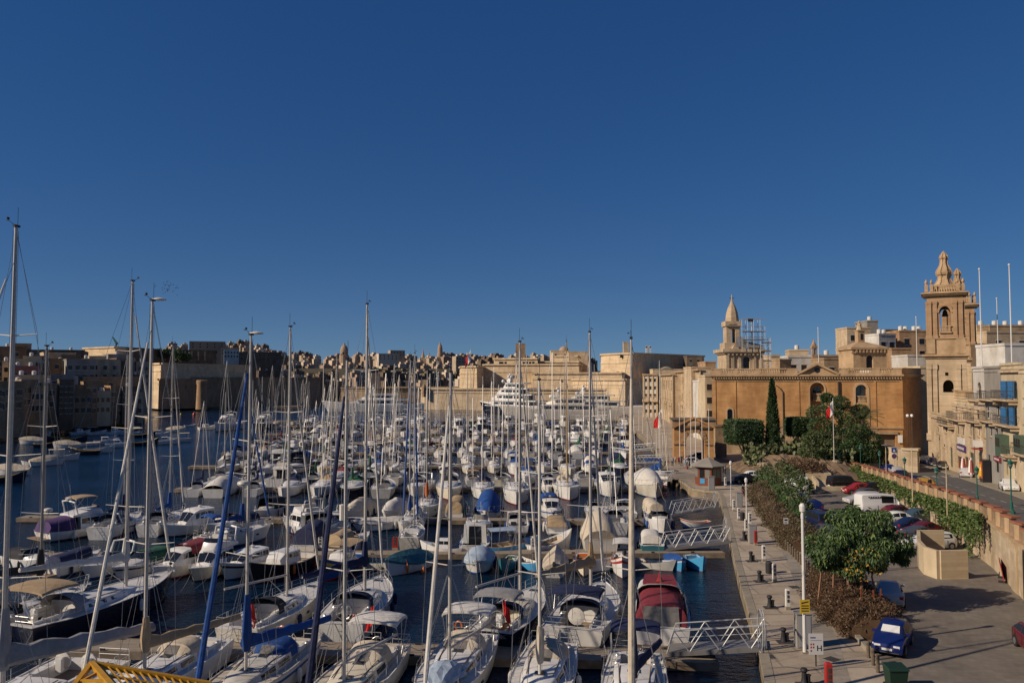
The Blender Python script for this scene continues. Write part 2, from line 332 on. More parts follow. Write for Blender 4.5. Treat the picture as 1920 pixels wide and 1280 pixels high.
# ================================================================== BOATS
def lerp(a, b, t): return a+(b-a)*t
class Hull:
    def __init__(s, L, B, fb, ts=.8, rake=.6, flare=.0, sheer=.28, tm=.42, pw=2.3):
        s.L, s.B, s.fb, s.ts, s.rake, s.flare, s.sheer, s.tm, s.pw = L, B, fb, ts, rake, flare, sheer, tm, pw
    def b(s, t):
        if t < s.tm: k = t/s.tm; return s.B/2*(s.ts+(1-s.ts)*math.sin(k*math.pi/2))
        k = (t-s.tm)/(1-s.tm); return max(.03, s.B/2*(1-k**s.pw))
    def z(s, t): return s.fb*(1 + s.sheer*(t-.25)**2*1.6 + (.05 if t < .1 else 0))
    def y(s, t): return s.L*(t-.5)
    def t(s, y): return y/s.L+.5
    def mesh(s, mb, ms=(0,1,2,3,2), n=20, lip=.05):
        rows = [(-.4,.30,0),(0.0,.84,.05),(.10,.88,.1),(.72,.975,.72),(.86,.99,.86),(1,1,1)]
        st = []
        for i in range(n+1):
            t = (i/n)**.85 if i else 0; t = 1-(1-t)**1.15
            bb, zz = s.b(t), s.z(t); pts = []
            for z, w, v in rows:
                Z = z if v < .05 else (.02+.10*v*5 if v < .2 else v*zz)
                if z == -.4: Z = -.4
                if z == 0.0: Z = .03
                if z == .10: Z = .14
                w2 = w - s.flare*(1-v)*t**2
                yy = s.y(t) - s.rake*(1-v)*t**5 + .25*(1-v)*(1-t)**6*(1 if s.ts > 0 else 0)
                pts.append((bb*max(w2,.02), yy, Z))
            st.append(pts)
        r = len(rows); base = []
        for pts in st:
            base.append(mb.add([(-x,y,z) for x,y,z in pts[::-1]] + pts))
        for a, b2 in zip(base, base[1:]):
            for i in range(2*r-1):
                if i == r-1: mi = ms[0]
                else: k = (r-2-i) if i < r-1 else i-r; mi = ms[k]
                mb.idx((a+i, b2+i, b2+i+1, a+i+1), mi)
        mb.idx([base[0]+i for i in range(2*r)], ms[2])
        # toe rail
        for sgn in (-1,1):
            pr = None
            for i, pts in enumerate(st):
                x,y,z = pts[-1]; q = [(sgn*x,y,z),(sgn*x,y,z+lip),(sgn*max(x-.06,0),y,z+lip),(sgn*max(x-.06,0),y,z-.02)]
                if pr: 
                    n0 = mb.add(pr); n1 = mb.add(q)
                    for k in range(3): mb.idx((n0+k,n1+k,n1+k+1,n0+k+1) if sgn > 0 else (n0+k+1,n1+k+1,n1+k,n0+k), ms[4] if len(ms) < 6 else ms[5])
                pr = q
    def deck(s, mb, ck=None, m=0, mw=0, ms=0, n=22, depth=.45):
        # ck = (y0, y1, halfwidth) cockpit hole
        ys = sorted(set([s.y(i/n) for i in range(n+1)] + ([ck[0], ck[1]] if ck else [])))
        for ya, yb in zip(ys, ys[1:]):
            ta, tb = s.t(ya), s.t(yb); za, zb = s.z(ta)-.005, s.z(tb)-.005; ba, bb = s.b(ta)-.02, s.b(tb)-.02; cr = .05
            if ck and ya >= ck[0]-1e-5 and yb <= ck[1]+1e-5:
                w = min(ck[2], ba-.15, bb-.15) if ck[0] > s.y(0)+.05 else min(ck[2], ba-.15)
                for q in (-1, 1):
                    f = [(q*w,ya,za),(q*ba,ya,za),(q*bb,yb,zb),(q*w,yb,zb)]; mb.face(f if q > 0 else f[::-1], m)
                    f = [(q*w,ya,za),(q*w,yb,zb),(q*w,yb,zb-depth),(q*w,ya,za-depth)]; mb.face(f if q > 0 else f[::-1], mw)
                mb.face([(-w,ya,za-depth),(w,ya,za-depth),(w,yb,zb-depth),(-w,yb,zb-depth)], ms)
            else:
                mb.face([(-ba,ya,za),(0,ya,za+cr),(0,yb,zb+cr),(-bb,yb,zb)], m); mb.face([(0,ya,za+cr),(ba,ya,za),(bb,yb,zb),(0,yb,zb+cr)], m)
        if ck:
            for yy, sg in ((ck[0],1),(ck[1],-1)):
                t = s.t(yy); w = min(ck[2], s.b(t)-.17); z = s.z(t)
                mb.face([(-w,yy,z-depth-.01),(w,yy,z-depth-.01),(w,yy,z+.03),(-w,yy,z+.03)][::sg], mw)
def house(mb, secs, m=0, crown=.06):
    # secs: (y, halfwidth bottom, halfwidth top, z bottom, z top); returns side quads per bay for windows
    rs = []
    for y, wb, wt, z0, z1 in secs:
        rs.append([(-wb,y,z0),(-wt,y,z1-.04),(-wt*.86,y,z1),(0,y,z1+crown),(wt*.86,y,z1),(wt,y,z1-.04),(wb,y,z0)])
    mb.rings(rs, m)
    out = []
    for a, b in zip(rs, rs[1:]): out.append((a, b))
    return out
def side_windows(parent, bays, spec, name='window', mats='glass_dark', both=True):
    # spec: (bay, u0, u1, v0, v1) on each side of a house
    for i, u0, u1, v0, v1 in spec:
        a, b = bays[i]
        part(name, parent, mats, lambda q: q.pane(a[6], b[6], b[5], a[5], u0, u1, v0, v1))
        if both: part(name, parent, mats, lambda q: q.pane(b[0], a[0], a[1], b[1], 1-u1, 1-u0, v0, v1))
def arch(mb, y0, y1, w0, w1, z0, h0, h1, m=0, n=10, p=2.6, th=.03, ztop=None):
    # canopy surface: superelliptic arch across the boat, from y0 (height h0, halfwidth w0) to y1
    rs = []
    for k in range(5):
        f = k/4; y = lerp(y0,y1,f); w = lerp(w0,w1,f); h = lerp(h0,h1,math.sin(f*math.pi/2))
        ring = []
        for i in range(n+1):
            a = math.pi*i/n; c, s_ = math.cos(a), math.sin(a)
            ring.append((w*math.copysign(abs(c)**(2/p), c), y, z0+h*s_**(2/p)))
        rs.append(ring)
    mb.rings(rs, m, False, False, closed=False)
    mb.rings([[(x*.985,y,z-th) for x,y,z in r_][::-1] for r_ in rs], m, False, False, closed=False)
    return rs
def crumple(pts, amt): return [(x+random.uniform(-amt,amt), y+random.uniform(-amt,amt), z+random.uniform(-amt,amt)) for x,y,z in pts]
def rails(parent, H, y0, y1, z=.6, step=1.9, lines=2, r=.014, name='guard_rail'):
    def f(b):
        ys = []; y = y0
        while y < y1-.2: ys.append(y); y += step
        ys.append(y1)
        for s in (-1,1):
            pts = [(s*(H.b(H.t(y))-.05), y, H.z(H.t(y))) for y in ys]
            for p in pts: b.tube([p, (p[0],p[1],p[2]+z)], r, 5)
            for l in range(lines):
                hz = z*(l+1)/lines; b.tube([(p[0],p[1],p[2]+hz) for p in pts], r*.55, 4)
    return part(name, parent, 'steel', f)
def pulpit(parent, H, y0=None):
    y0 = y0 or H.y(1)-1.3; ye = H.y(1)-.05
    def f(b):
        a = H.b(H.t(y0))-.04; z = H.z(.9)
        for hz in (.32,.62):
            b.tube([(-a,y0,z+hz),(-a*.6,(y0+ye)/2,z+hz+.03),(-.12,ye,z+hz+.08),(.12,ye,z+hz+.08),(a*.6,(y0+ye)/2,z+hz+.03),(a,y0,z+hz)], .016, 5)
        for s in (-1,1):
            b.tube([(s*a,y0,z),(s*a,y0,z+.62)], .016, 5); b.tube([(s*.14,ye-.25,z),(s*.12,ye,z+.7)], .016, 5)
    part('pulpit', parent, 'steel', f)
def pushpit(parent, H):
    def f(b):
        y = H.y(0)+.06; w = H.b(0)-.06; z = H.z(0)
        for hz in (.32,.62):
            for s in (-1,1): b.tube([(s*.35,y,z+hz),(s*w,y,z+hz),(s*(w+.02),y+1.3,z+hz)], .016, 5)
        for s in (-1,1):
            for yy, ww in ((y,.35),(y,w),(y+1.3,w+.02)): b.tube([(s*ww,yy,z),(s*ww,yy,z+.62)], .016, 5)
    part('stern_rail', parent, 'steel', f)
def fenders(parent, H, ys, side, m='cloth_navy', r=.15):
    for y in ys:
        for s in side:
            x = s*(H.b(H.t(y))+r*.9); z = H.z(H.t(y))*.55
            part('fender', parent, m, lambda b: (b.lathe([(.02,-.42),(r*.7,-.36),(r,-.22),(r,.2),(r*.7,.34),(.02,.42)], (x,y,z), 8), b.tube([(x,y,z+.4),(s*(H.b(H.t(y))-.05),y,H.z(H.t(y))+.3)], .012, 4)), smooth=True)
def mast_rig(t, H, ym, h, z0, p, lod):
    r = p.get('mr', .11)*.76; mm = p.get('mast', 'alu')
    zt = z0+h
    mo = part('mast', t, mm, lambda b: b.tube([(0,ym,z0-.1),(0,ym,z0+h*.6),(0,ym-.02*h*0,zt)], [r, r*.95, r*.62], 8 if lod < 2 else 5, sy=1.0), smooth=True)
    ns = p.get('spr', 2)
    if lod < 2:
        for k in range(ns):
            z = z0+h*(k+1)/(ns+1)*1.02; w = H.B/2*(.78-.16*k)
            for s in (-1,1): part('spreader', mo, 'mast_white', lambda b: b.tube([(0,ym,z),(s*w,ym-.25,z+.10)], [.035,.02], 5))
        def hd(b):
            b.cbox((0,ym-.02,zt+.03),(.14,.34,.10)); b.tube([(0,ym-.1,zt),(0,ym-.1,zt+.95)], .012, 4)
            b.tube([(0,ym+.1,zt+.05),(0,ym+.5,zt+.22)], .012, 4); b.cbox((0,ym+.52,zt+.30),(.03,.16,.10)); b.cbox((.12,ym+.42,zt+.24),(.1,.05,.05))
        part('masthead_gear', mo, 'black_rubber', hd)
        if p.get('radar'):
            zr_ = z0+h*p['radar']
            part('radar_dome', mo, 'mast_white', lambda b: (b.lathe([(.02,-.12),(.27,-.11),(.31,-.02),(.27,.08),(.10,.13),(.01,.14)], (0,ym+.55,zr_), 12), b.cbox((0,ym+.25,zr_-.14),(.08,.5,.05))), smooth=True)
        if p.get('topdome'):
            part('antenna_dish', mo, 'mast_white', lambda b: b.lathe([(.02,-.04),(.38,0),(.36,.05),(.10,.13),(.01,.14)], (0,ym-.55,zt+.08), 12), smooth=True)
        if p.get('reflector'):
            zr_ = z0+h*p['reflector']
            part('radar_reflector', mo, 'mast_white', lambda b: b.lathe([(.02,-.4),(.15,-.38),(.15,.38),(.02,.42)], (.22,ym-.1,zr_), 8), smooth=True)
    wr = .013 if lod == 0 else (.013 if lod == 1 else .016)
    bow = Vector((0, H.y(1)-.12, H.z(1)+.05)); stern = Vector((0, H.y(0)+.1, H.z(0)+.6)); tj = p.get('frac', .93)
    def rg(b):
        n = 4 if lod == 0 else 3
        w = H.b(H.t(ym))-.08; z = H.z(H.t(ym))
        for s in (-1,1):
            k = [(s*w,ym-.25,z)]
            for q in range(ns): k.append((s*H.B/2*(.78-.16*q), ym-.25, z0+h*(q+1)/(ns+1)*1.02+.10))
            k.append((0,ym,zt-.15)); b.tube(k, wr, n)
            if lod < 2:
                b.tube([(s*w*.96,ym-.5,z),(0,ym,z0+h/(ns+1)*1.0)], wr, n)
                b.tube([(s*w*.96,ym+.3,z),(0,ym,z0+h/(ns+1)*1.02)], wr, n)
        b.tube([(0,ym,zt),(-.0,stern.y,stern.z)], wr, n)
        if lod < 2:
            b.tube([(.07,ym+.16,z0+.2),(.05,ym+.12,zt-.2)], wr*.8, 3); b.tube([(-.09,ym-.2,z0+.3),(-.04,ym-.12,zt-.2)], wr*.8, 3)
            b.tube([(0,ym,z0+h*tj),(bow.x,bow.y,bow.z)], wr, n)
    part('rigging', mo, 'wire', rg)
    if p.get('jib'):
        top = Vector((0,ym+.1,z0+h*tj)); a = bow.lerp(top,.045); c = bow.lerp(top,.95)
        jr = p.get('jr', .085)
        part('furled_jib', t, p['jib'], lambda b: b.tube([a, a.lerp(c,.05), a.lerp(c,.3), a.lerp(c,.5), a.lerp(c,.8), c], [jr*.7, jr*1.25, jr*1.15, jr*1.0, jr*.8, jr*.45], 8 if lod < 2 else 5), smooth=True)
        part('furler_drum', t, 'black_rubber', lambda b: b.lathe([(.04,-.1),(.12,-.08),(.12,.08),(.04,.1)], tuple(bow.lerp(top,.025)), 8))
    # boom
    bl = p.get('boom', H.L*.36); bz = z0+p.get('bz', .95); sw = p.get('swing', 0.0)
    e = Vector((sw*bl, ym-.15-bl*math.cos(sw), bz+.12)); g = Vector((0,ym-.15,bz))
    part('boom', t, mm, lambda b: (b.tube([g, e], .075, 6), b.tube([(0,ym-.1,z0+.15),tuple(g.lerp(e,.3))], .03, 4)))
    if p.get('cover'):
        def cv(b):
            N = 12; rs = []
            for i in range(N+1):
                f = i/N; c = g.lerp(e, lerp(-.03,1.0,f)); hh = (.46 if i == 0 else lerp(.42,.16,f**.8))*p.get('cs',1)*(1+.16*math.sin(i*2.3)); ww = lerp(.19,.11,f)*p.get('cs',1)*(1+.15*math.cos(i*1.9))
                ring = [(-ww*.7,-.09),(-ww,.1*hh),(-ww*.75,.5*hh),(-ww*.25,.95*hh),(ww*.25,1.0*hh),(ww*.75,.5*hh),(ww,.1*hh),(ww*.7,-.09)]
                rs.append([(c.x+x, c.y, c.z+z+random.uniform(-.012,.012)*p.get('cs',1)) for x,z in ring])
            b.rings(rs)
            if p.get('collar', 1):
                ch = p.get('ch', 1.5)
                b.rings([[(q*math.cos(2*math.pi*k/8), ym-.05+q*1.35*math.sin(2*math.pi*k/8), bz+zz) for k in range(8)] for q, zz in ((.18,-.25),(.22,.2),(.24,.5),(.17,ch*.8),(.13,ch))])
        part('sail_cover', t, p['cover'], cv, smooth=True)
    return mo
def sprayhood(t, H, y0, y1, w, z, h, m, win='vinyl', lod=0):
    sh = MB(); rs = arch(sh, y0, y1, w, w*.92, z, h, h*.86)
    # front skirt down to the coachroof
    last = rs[-1]; low = [(x*.86,y+.75,z+.02) for x,y,zz in last]
    sh.rings([last, low], 0, False, False, closed=False)
    o = sh.build('sprayhood', m, t, smooth=True)
    if lod < 2:
        for k, (i0, i1) in enumerate(((1,3),(4,6),(7,9))):
            A, B_, C, D = low[i0], low[i1], last[i1], last[i0]
            part('window_panel', o, win, lambda q: q.pane(A, B_, C, D, .06,.94,.14,.9,.02,.01))
        for s in (0, 1):
            r0, r1 = rs[1], rs[3]
            i, j = (0,2) if s == 0 else (10,8)
            A, B_, C, D = r0[i], r1[i], r1[j], r0[j]
            part('window_panel', o, win, (lambda q: q.pane(A,B_,C,D,.1,.95,.25,.9,.02,.005)) if s == 0 else (lambda q: q.pane(B_,A,D,C,.05,.9,.25,.9,.02,.005)))
    return o
def bimini(t, y0, y1, w, z, crown, m, zdeck, lod=0, slope=0):
    def f(b):
        rs = []
        for k in range(7):
            ff = k/6; y = lerp(y0,y1,ff); zz = z+slope*ff - .10*(abs(ff-.5)*2)**2 + (.02 if k in (2,4) else 0)
            rs.append([(w*math.sin(a*math.pi/2*.999)*(1), y, zz+crown*math.cos(a*math.pi/2)**.8 - .0) for a in [x/5 for x in range(-5,6)]])
        b.rings(rs, 0, False, False, closed=False); b.rings([[(x,y,zz-.025) for x,y,zz in r_][::-1] for r_ in rs], 0, False, False, closed=False)
        for r_ in (rs[0], rs[-1]): b.rings([r_, [(x,y,zz-.13) for x,y,zz in r_]], 0, False, False, closed=False)
    o = part('bimini', t, m, f, smooth=True)
    def fr(b):
        for y in (y0+.05, (y0+y1)/2, y1-.05): b.tube([(-w*.97,(y0+y1)/2,zdeck),(-w*.985,y,z-.04)]+[(w*a/4,y,z+crown*math.cos(a*math.pi/8)**.8-.14) for a in (-3,-1,1,3)]+[(w*.985,y,z-.04),(w*.97,(y0+y1)/2,zdeck)], .016, 5)
    part('frame', o, 'steel', fr); return o
def wheel(t, x, y, z, r, cover=None):
    def f(b):
        n = 16; pts = [(x+r*math.cos(2*math.pi*k/n), y, z+r*math.sin(2*math.pi*k/n)) for k in range(n+1)]
        b.tube(pts, .02, 5); 
        for k in range(0,n,3): b.tube([(x,y,z), pts[k]], .012, 4)
    part('steering_wheel', t, 'steel', f)
    if cover: part('wheel_cover', t, cover, lambda b: b.tube([(x,y-.09,z),(x,y-.05,z),(x,y+.05,z),(x,y+.09,z)], [r*.6,r*1.06,r*1.06,r*.6], 18))
    part('pedestal', t, 'gelcoat', lambda b: (b.box((x-.16,y+.1,z-r*1.15),(x+.16,y+.38,z+.18)), b.box((x-.2,y+.12,z+.181),(x+.2,y+.34,z+.26))))
def ensign(t, x, y, z, h=1.6, m='flag_red', tilt=-.35, wd=.75):
    part('flagstaff', t, 'mast_white', lambda b: b.tube([(x,y,z),(x,y+tilt,z+h)], .016, 5))
    def f(b):
        n = 6; A = []
        for i in range(n+1):
            q = i/n; A.append([(x+wd*.55*q+.05*math.sin(q*7), y+tilt*(1-.3*k)+.10*math.sin(q*6+k), z+h*(1-.33*k)-.5*q) for k in range(3)])
        b.rings(A, 0, False, False, closed=False)
    part('flag', t, m, f)
def outboard(t, x, y, z, m='black_rubber', s=1.0):
    part('outboard_motor', t, m, lambda b: (b.rings([[(x+a*s*k,y+c*s*k,z+zz*s) for a,c in ((-.16,-.25),(.16,-.25),(.18,.05),(.13,.2),(-.13,.2),(-.18,.05))] for zz,k in ((.05,.8),(.15,1),(.42,.95),(.5,.6))]), b.box((x-.06*s,y-.08*s,z-.8*s),(x+.06*s,y+.1*s,z+.08*s)), b.box((x-.02,y-.2*s,z-.95*s),(x+.02,y+.12*s,z-.75*s))))
def sailboat(label, p, cat='sailing yacht', group=None, lod=0, name='sailing_yacht'):
    L = p['L']; B = p.get('B', L*.31); fb = p.get('fb', 1.05+L*.015); H = Hull(L, B, fb, p.get('ts', .82), p.get('rake', .7), sheer=p.get('sheer', .25))
    t = thing(name, label, cat, group=group); hc = p.get('hull', 'gelcoat'); dk = p.get('deck', 'deck'); cc = p.get('cabin', 'gelcoat')
    cy0, cy1, cw = H.y(0)+p.get('ck0', .5), H.y(0)+L*p.get('ckl', .30), B*.24
    mats = [p.get('anti', 'antifoul'), p.get('boot', 'stripe_blue'), hc, p.get('stripe', hc), hc, p.get('rail', 'gelcoat')]
    if lod == 2:
        h = MB(); H.mesh(h, (0,1,2,3,4,5), n=10)
        h.build('hull', mats, t, smooth=True)
        part('deck', t, [dk, 'gelcoat', 'deck_tan'], lambda b: H.deck(b, (cy0,cy1,cw), 0, 1, 2, n=8))
    else:
        h = MB(); H.mesh(h, (0,1,2,3,4,5)); ho = h.build('hull', mats, t, smooth=True)
        part('deck', t, [dk, 'gelcoat', p.get('sole', 'teak')], lambda b: H.deck(b, (cy0,cy1,cw), 0, 1, 2))
        if p.get('ports', 1):
            for s in (-1,1):
                for f in (.52,.68):
                    w0 = .35; y = H.y(f); z = H.z(f)*.62; x0 = H.b(H.t(y))*.98; x1 = H.b(H.t(y+w0))*.98
                    A, Bq, C, D = (s*x0,y,z-.07),(s*x1,y+w0,z-.07),(s*x1*1.006,y+w0,z+.07),(s*x0*1.006,y,z+.07)
                    part('hull_window', ho, 'glass_dark', lambda b: b.pane(A,Bq,C,D,0,1,0,1,.03,.03) if s > 0 else b.pane(Bq,A,D,C,0,1,0,1,.03,.03))
        # transom details
        part('swim_ladder', t, 'steel', lambda b: [b.tube([(x,H.y(0)-.04,.25),(x,H.y(0)-.04,H.z(0)+.1)], .016, 4) for x in (-.2,.2)] + [b.tube([(-.2,H.y(0)-.05,z),(.2,H.y(0)-.05,z)], .014, 4) for z in (.35,.6,.85,1.05)])
    yc0, yc1 = cy1, H.y(0)+L*p.get('cl', .74); hh = p.get('ch_', .42); zc = H.z(.5)-.06
    w0 = B*.33
    hb = MB(); secs = [(yc0, w0*1.05, w0*.94, zc, zc+hh+.12), (lerp(yc0,yc1,.35), w0*1.05, w0*.90, zc, zc+hh+.09), (lerp(yc0,yc1,.7), w0*.85, w0*.68, zc, zc+hh*.72+.05), (yc1, w0*.42, w0*.28, zc, zc+.10)]
    bays = house(hb, secs); co = hb.build('coachroof', cc, t, smooth=True)
    side_windows(co, bays, [(0,.15,.85,.30,.80),(1,.05,.75,.32,.80)] if lod < 2 else [(0,.2,.9,.3,.8)])
    ym = H.y(0)+L*p.get('mf', .58)
    zm = H.z(.6)+hh*.6
    if lod < 2:
        for yy, zz in ((lerp(yc0,yc1,.22), zc+hh+.15), (lerp(yc0,yc1,.58), zc+hh*.8+.14), (H.y(.86), H.z(.86)+.07)):
            part('hatch', t, ['glass_dark','steel'], lambda b: (b.cbox((0,yy,zz),(.55,.5,.06)), b.cbox((0,yy,zz-.02),(.63,.58,.05),1)))
        for s in (-1,1):
            part('handrail', t, p.get('hr','teak'), lambda b: b.tube([(s*w0*.75,yc0+.3,zc+hh+.19),(s*w0*.62,lerp(yc0,yc1,.6),zc+hh+.04)], .03, 4))
            for yy, zz in ((cy1-.9,H.z(.3)+.2),(cy0+.7,H.z(.1)+.2)): part('winch', t, 'steel', lambda b: b.lathe([(.08,-.05),(.11,.03),(.07,.1),(.10,.16),(.03,.18)], (s*(cw+.2),yy,zz), 8))
            part('coaming', t, 'gelcoat', lambda b: b.bar((s*(cw+.08),cy0+.1,H.z(.1)+.10),(s*(cw+.10),cy1,H.z(.3)+.16),.16,.26))
        rails(t, H, H.y(0)+1.4, H.y(1)-1.35, .6); pulpit(t, H); pushpit(t, H)
        part('anchor', t, 'steel', lambda b: (b.tube([(0,H.y(1)-.7,H.z(1)+.08),(0,H.y(1)+.22,H.z(1)+.05)], .03, 5), b.cbox((0,H.y(1)+.22,H.z(1)-.06),(.22,.1,.2))))
        for s in (-1,1):
            part('mooring_line', t, 'rope', lambda b: b.tube([(s*(H.b(0)-.1),H.y(0)+.2,H.z(0)),(s*H.b(0)*1.15,H.y(0)-.8,.75),(s*H.b(0)*1.25,H.y(0)-1.5,.62)], .016, 4))
    if p.get('wheel', lod == 0):
        tw = p.get('twin')
        for x in ((-.75,.75) if tw else (0,)): wheel(t, x, cy0+.95, H.z(.1)+.45, .5 if not tw else .42, p.get('wcover'))
    mast_rig(t, H, ym, p['mh'], zm, p, lod)
    if p.get('hood'): sprayhood(t, H, cy1-.75, cy1+.35, w0*1.02, zc+hh*.5, .95, p['hood'], lod=lod)
    if p.get('bim'): bimini(t, cy0+.15, cy1-.75, B*.40, H.z(.1)+1.95, .28, p['bim'], H.z(.1), lod)
    if p.get('ens'): ensign(t, B*.25, H.y(0)+.1, H.z(0)+.5, m=p['ens'])
    if p.get('fend'): fenders(t, H, [H.y(f) for f in p['fend']], p.get('fs', (-1,1)), p.get('fm', 'cloth_navy'))
    if p.get('buoy'):
        part('horseshoe_buoy', t, 'paint_'+p['buoy'], lambda b: b.tube([(B*.3+.2*math.cos(a),H.y(0)-.02,H.z(0)+.38+.26*math.sin(a)) for a in [x*.5-1.0 for x in range(10)]], .06, 6))
    if p.get('ob'): outboard(t, -B*.28, H.y(0)-.02, H.z(0)+.45, s=.7)
    t['ym'] = ym; t['zs'] = H.y(0)
    return t, H
def hd(v):   # heading vector -> rz, with bow along +Y
    return math.atan2(-v[0], v[1])
def place_mast(t, x, y, head):
    rz = hd(head); ym = t['ym']; v = Vector(head).normalized()
    t.location = (x - v[0]*ym, y - v[1]*ym, 0); t.rotation_euler = (0,0,rz)
def strip_props():
    for o in bpy.data.objects:
        for k in ('ym','zs','len'):
            if k in o: del o[k]
# ------------------------------------------------------------------ motor boats
def motorboat(label, p, cat='motorboat', group=None, lod=0, name='motorboat'):
    L = p['L']; B = p.get('B', L*.33); fb = p.get('fb', .95+L*.02); H = Hull(L, B, fb, .90, .9, flare=.16, sheer=p.get('sheer',.45), tm=.35, pw=2.6)
    t = thing(name, label, cat, group=group); hc = p.get('hull', 'gelcoat'); st = p.get('style', 'cabin')
    mats = [p.get('anti', 'antifoul'), p.get('boot', 'stripe_blue'), hc, p.get('stripe', hc), hc, 'gelcoat']
    h = MB(); H.mesh(h, (0,1,2,3,4,5), n=18 if lod < 2 else 9); h.build('hull', mats, t, smooth=True)
    cy0, cy1, cw = H.y(0)+.35, H.y(0)+L*p.get('ckl', .34), B*.38
    part('deck', t, ['gelcoat', 'gelcoat', p.get('sole', 'teak')], lambda b: H.deck(b, (cy0,cy1,cw), 0, 1, 2, n=16 if lod < 2 else 8, depth=.55))
    if lod < 2: part('bathing_platform', t, p.get('sole','teak'), lambda b: b.box((-B*.4,H.y(0)-.75,.28),(B*.4,H.y(0)+.2,.36)))
    zd = H.z(.45)
    if st in ('cabin', 'fly', 'pilot'):
        a0, a1 = p.get('cab', (.34,.74)); y0, y1 = H.y(0)+L*a0, H.y(0)+L*a1; hh = p.get('hh', 1.25); w = B*.40
        hb = MB(); secs = [(y0, w, w*.90, zd-.1, zd+hh), (lerp(y0,y1,.55), w*.98, w*.86, zd-.1, zd+hh*(1.0)), (lerp(y0,y1,.70), w*.93, w*.78, zd-.1, zd+hh*.86), (y1, w*.62, w*.48, zd-.1, zd+.16)]
        bays = house(hb, secs); co = hb.build('cabin', p.get('cabin', 'gelcoat'), t, smooth=True)
        side_windows(co, bays, [(0,.06,.46,.45,.86),(0,.52,.97,.45,.86),(1,.05,.9,.5,.85)] if lod < 2 else [(0,.08,.95,.42,.86)])
        a, b2 = bays[2]   # raked windscreen
        for i,j in (((1,3),(3,5)) if lod < 2 else ((1,5),)):
            A, Bq, C, D = b2[i], b2[j], a[j], a[i]
            part('windscreen', co, p.get('glass', 'glass_dark'), lambda q: q.pane(Bq, A, D, C, .05, .95, .22, .92, .03, .01))
        part('door', co, 'glass_dark', lambda q: q.pane((-w*.55,y0,zd-.45),(w*.55,y0,zd-.45),(w*.5,y0,zd+hh-.15),(-w*.5,y0,zd+hh-.15),0,1,0,1,.02,.01))
        top = zd+hh
        if st == 'fly':
            fb_ = MB(); house(fb_, [(y0-.8, w*.95, w*.92, top+.02, top+.22), (lerp(y0,y1,.35), w*.9, w*.9, top+.02, top+.6), (lerp(y0,y1,.62), w*.75, w*.6, top+.0, top+.62), (lerp(y0,y1,.74), w*.5, w*.4, top-.15, top+.05)])
            fo = fb_.build('flybridge', 'gelcoat', t, smooth=True)
            part('windscreen', fo, 'glass_dark', lambda q: q.rings([[(w*.72*math.sin(k*.35),lerp(y0,y1,.60)+.15*math.cos(k*.35)-r*.35,top+.6+r*.3) for k in range(-3,4)] for r in (0,1)],0,False,False,closed=False))
            if p.get('ftop'):
                bimini(t, y0-.4, lerp(y0,y1,.5), w*.8, top+1.9, .15, p['ftop'], top+.5, lod)
            else:
                part('seat', fo, p.get('seat','cloth_white'), lambda q: (q.box((-w*.6,y0-.3,top+.24),(w*.6,y0+.25,top+.62)), q.box((-w*.6,y0+.3,top+.62),(w*.6,y0+.5,top+1.0))))
            part('radar_arch', t, 'gelcoat', lambda q: (q.tube([(-w*.9,y0-.3,top+.2),(-w*.85,y0-.6,top+1.5),(0,y0-.65,top+1.65),(w*.85,y0-.6,top+1.5),(w*.9,y0-.3,top+.2)], .09, 6), q.lathe([(.05,0),(.3,.05),(.3,.2),(.05,.28)], (0,y0-.62,top+1.7), 10), q.tube([(.5,y0-.6,top+1.6),(.5,y0-.8,top+3.4)], .02, 4)), smooth=True)
        elif lod < 2:
            part('antenna', t, 'mast_white', lambda q: (q.tube([(w*.5,y0+.3,top),(w*.5,y0-.1,top+2.2)], .018, 4), q.lathe([(.03,0),(.2,.03),(.2,.16),(.03,.22)], (0,lerp(y0,y1,.3),top+.1), 8)))
        if p.get('roof'):
            part('roof_canopy', t, p['roof'], lambda q: arch(q, y0-1.2, y0+L*.16, w*.98, w*.95, zd+.75, hh-.35, hh-.5, p=3.5), smooth=True)
    if st in ('open', 'sport'):
        y0 = H.y(0)+L*.50; w = B*.42
        hb = MB(); house(hb, [(y0-.3, w*.95, w*.9, zd-.1, zd+.34), (y0+L*.10, w*.86, w*.7, zd-.1, zd+.32), (y0+L*.27, w*.5, w*.34, zd-.05, zd+.16)], crown=.1); hb.build('foredeck', 'gelcoat', t, smooth=True)
        def ws(q):
            rs = []
            for r in (0,1): rs.append([(w*.93*math.sin(k*.45)*(1-.12*r), y0+.15+ .75*math.cos(k*.45)-r*.55 -.3, zd+.28+r*.55) for k in range(-3,4)])
            q.rings(rs, 0, False, False, closed=False)
        part('windscreen', t, p.get('glass', 'glass_dark'), ws)
        part('windscreen_frame', t, 'steel', lambda q: q.tube([(w*.93*.88*math.sin(k*.45), y0+.15+.75*math.cos(k*.45)-.55-.3, zd+.84) for k in range(-3,4)], .02, 4))
        for bx_ in (((-w*.75,cy0+.1,zd-.5),(w*.75,cy0+.7,zd-.05)),((-w*.7,y0-1.5,zd-.5),(-w*.15,y0-.9,zd+.2)),((w*.15,y0-1.5,zd-.5),(w*.7,y0-.9,zd+.2))): part('seat', t, p.get('seat', 'cloth_white'), lambda q: q.box(*bx_))
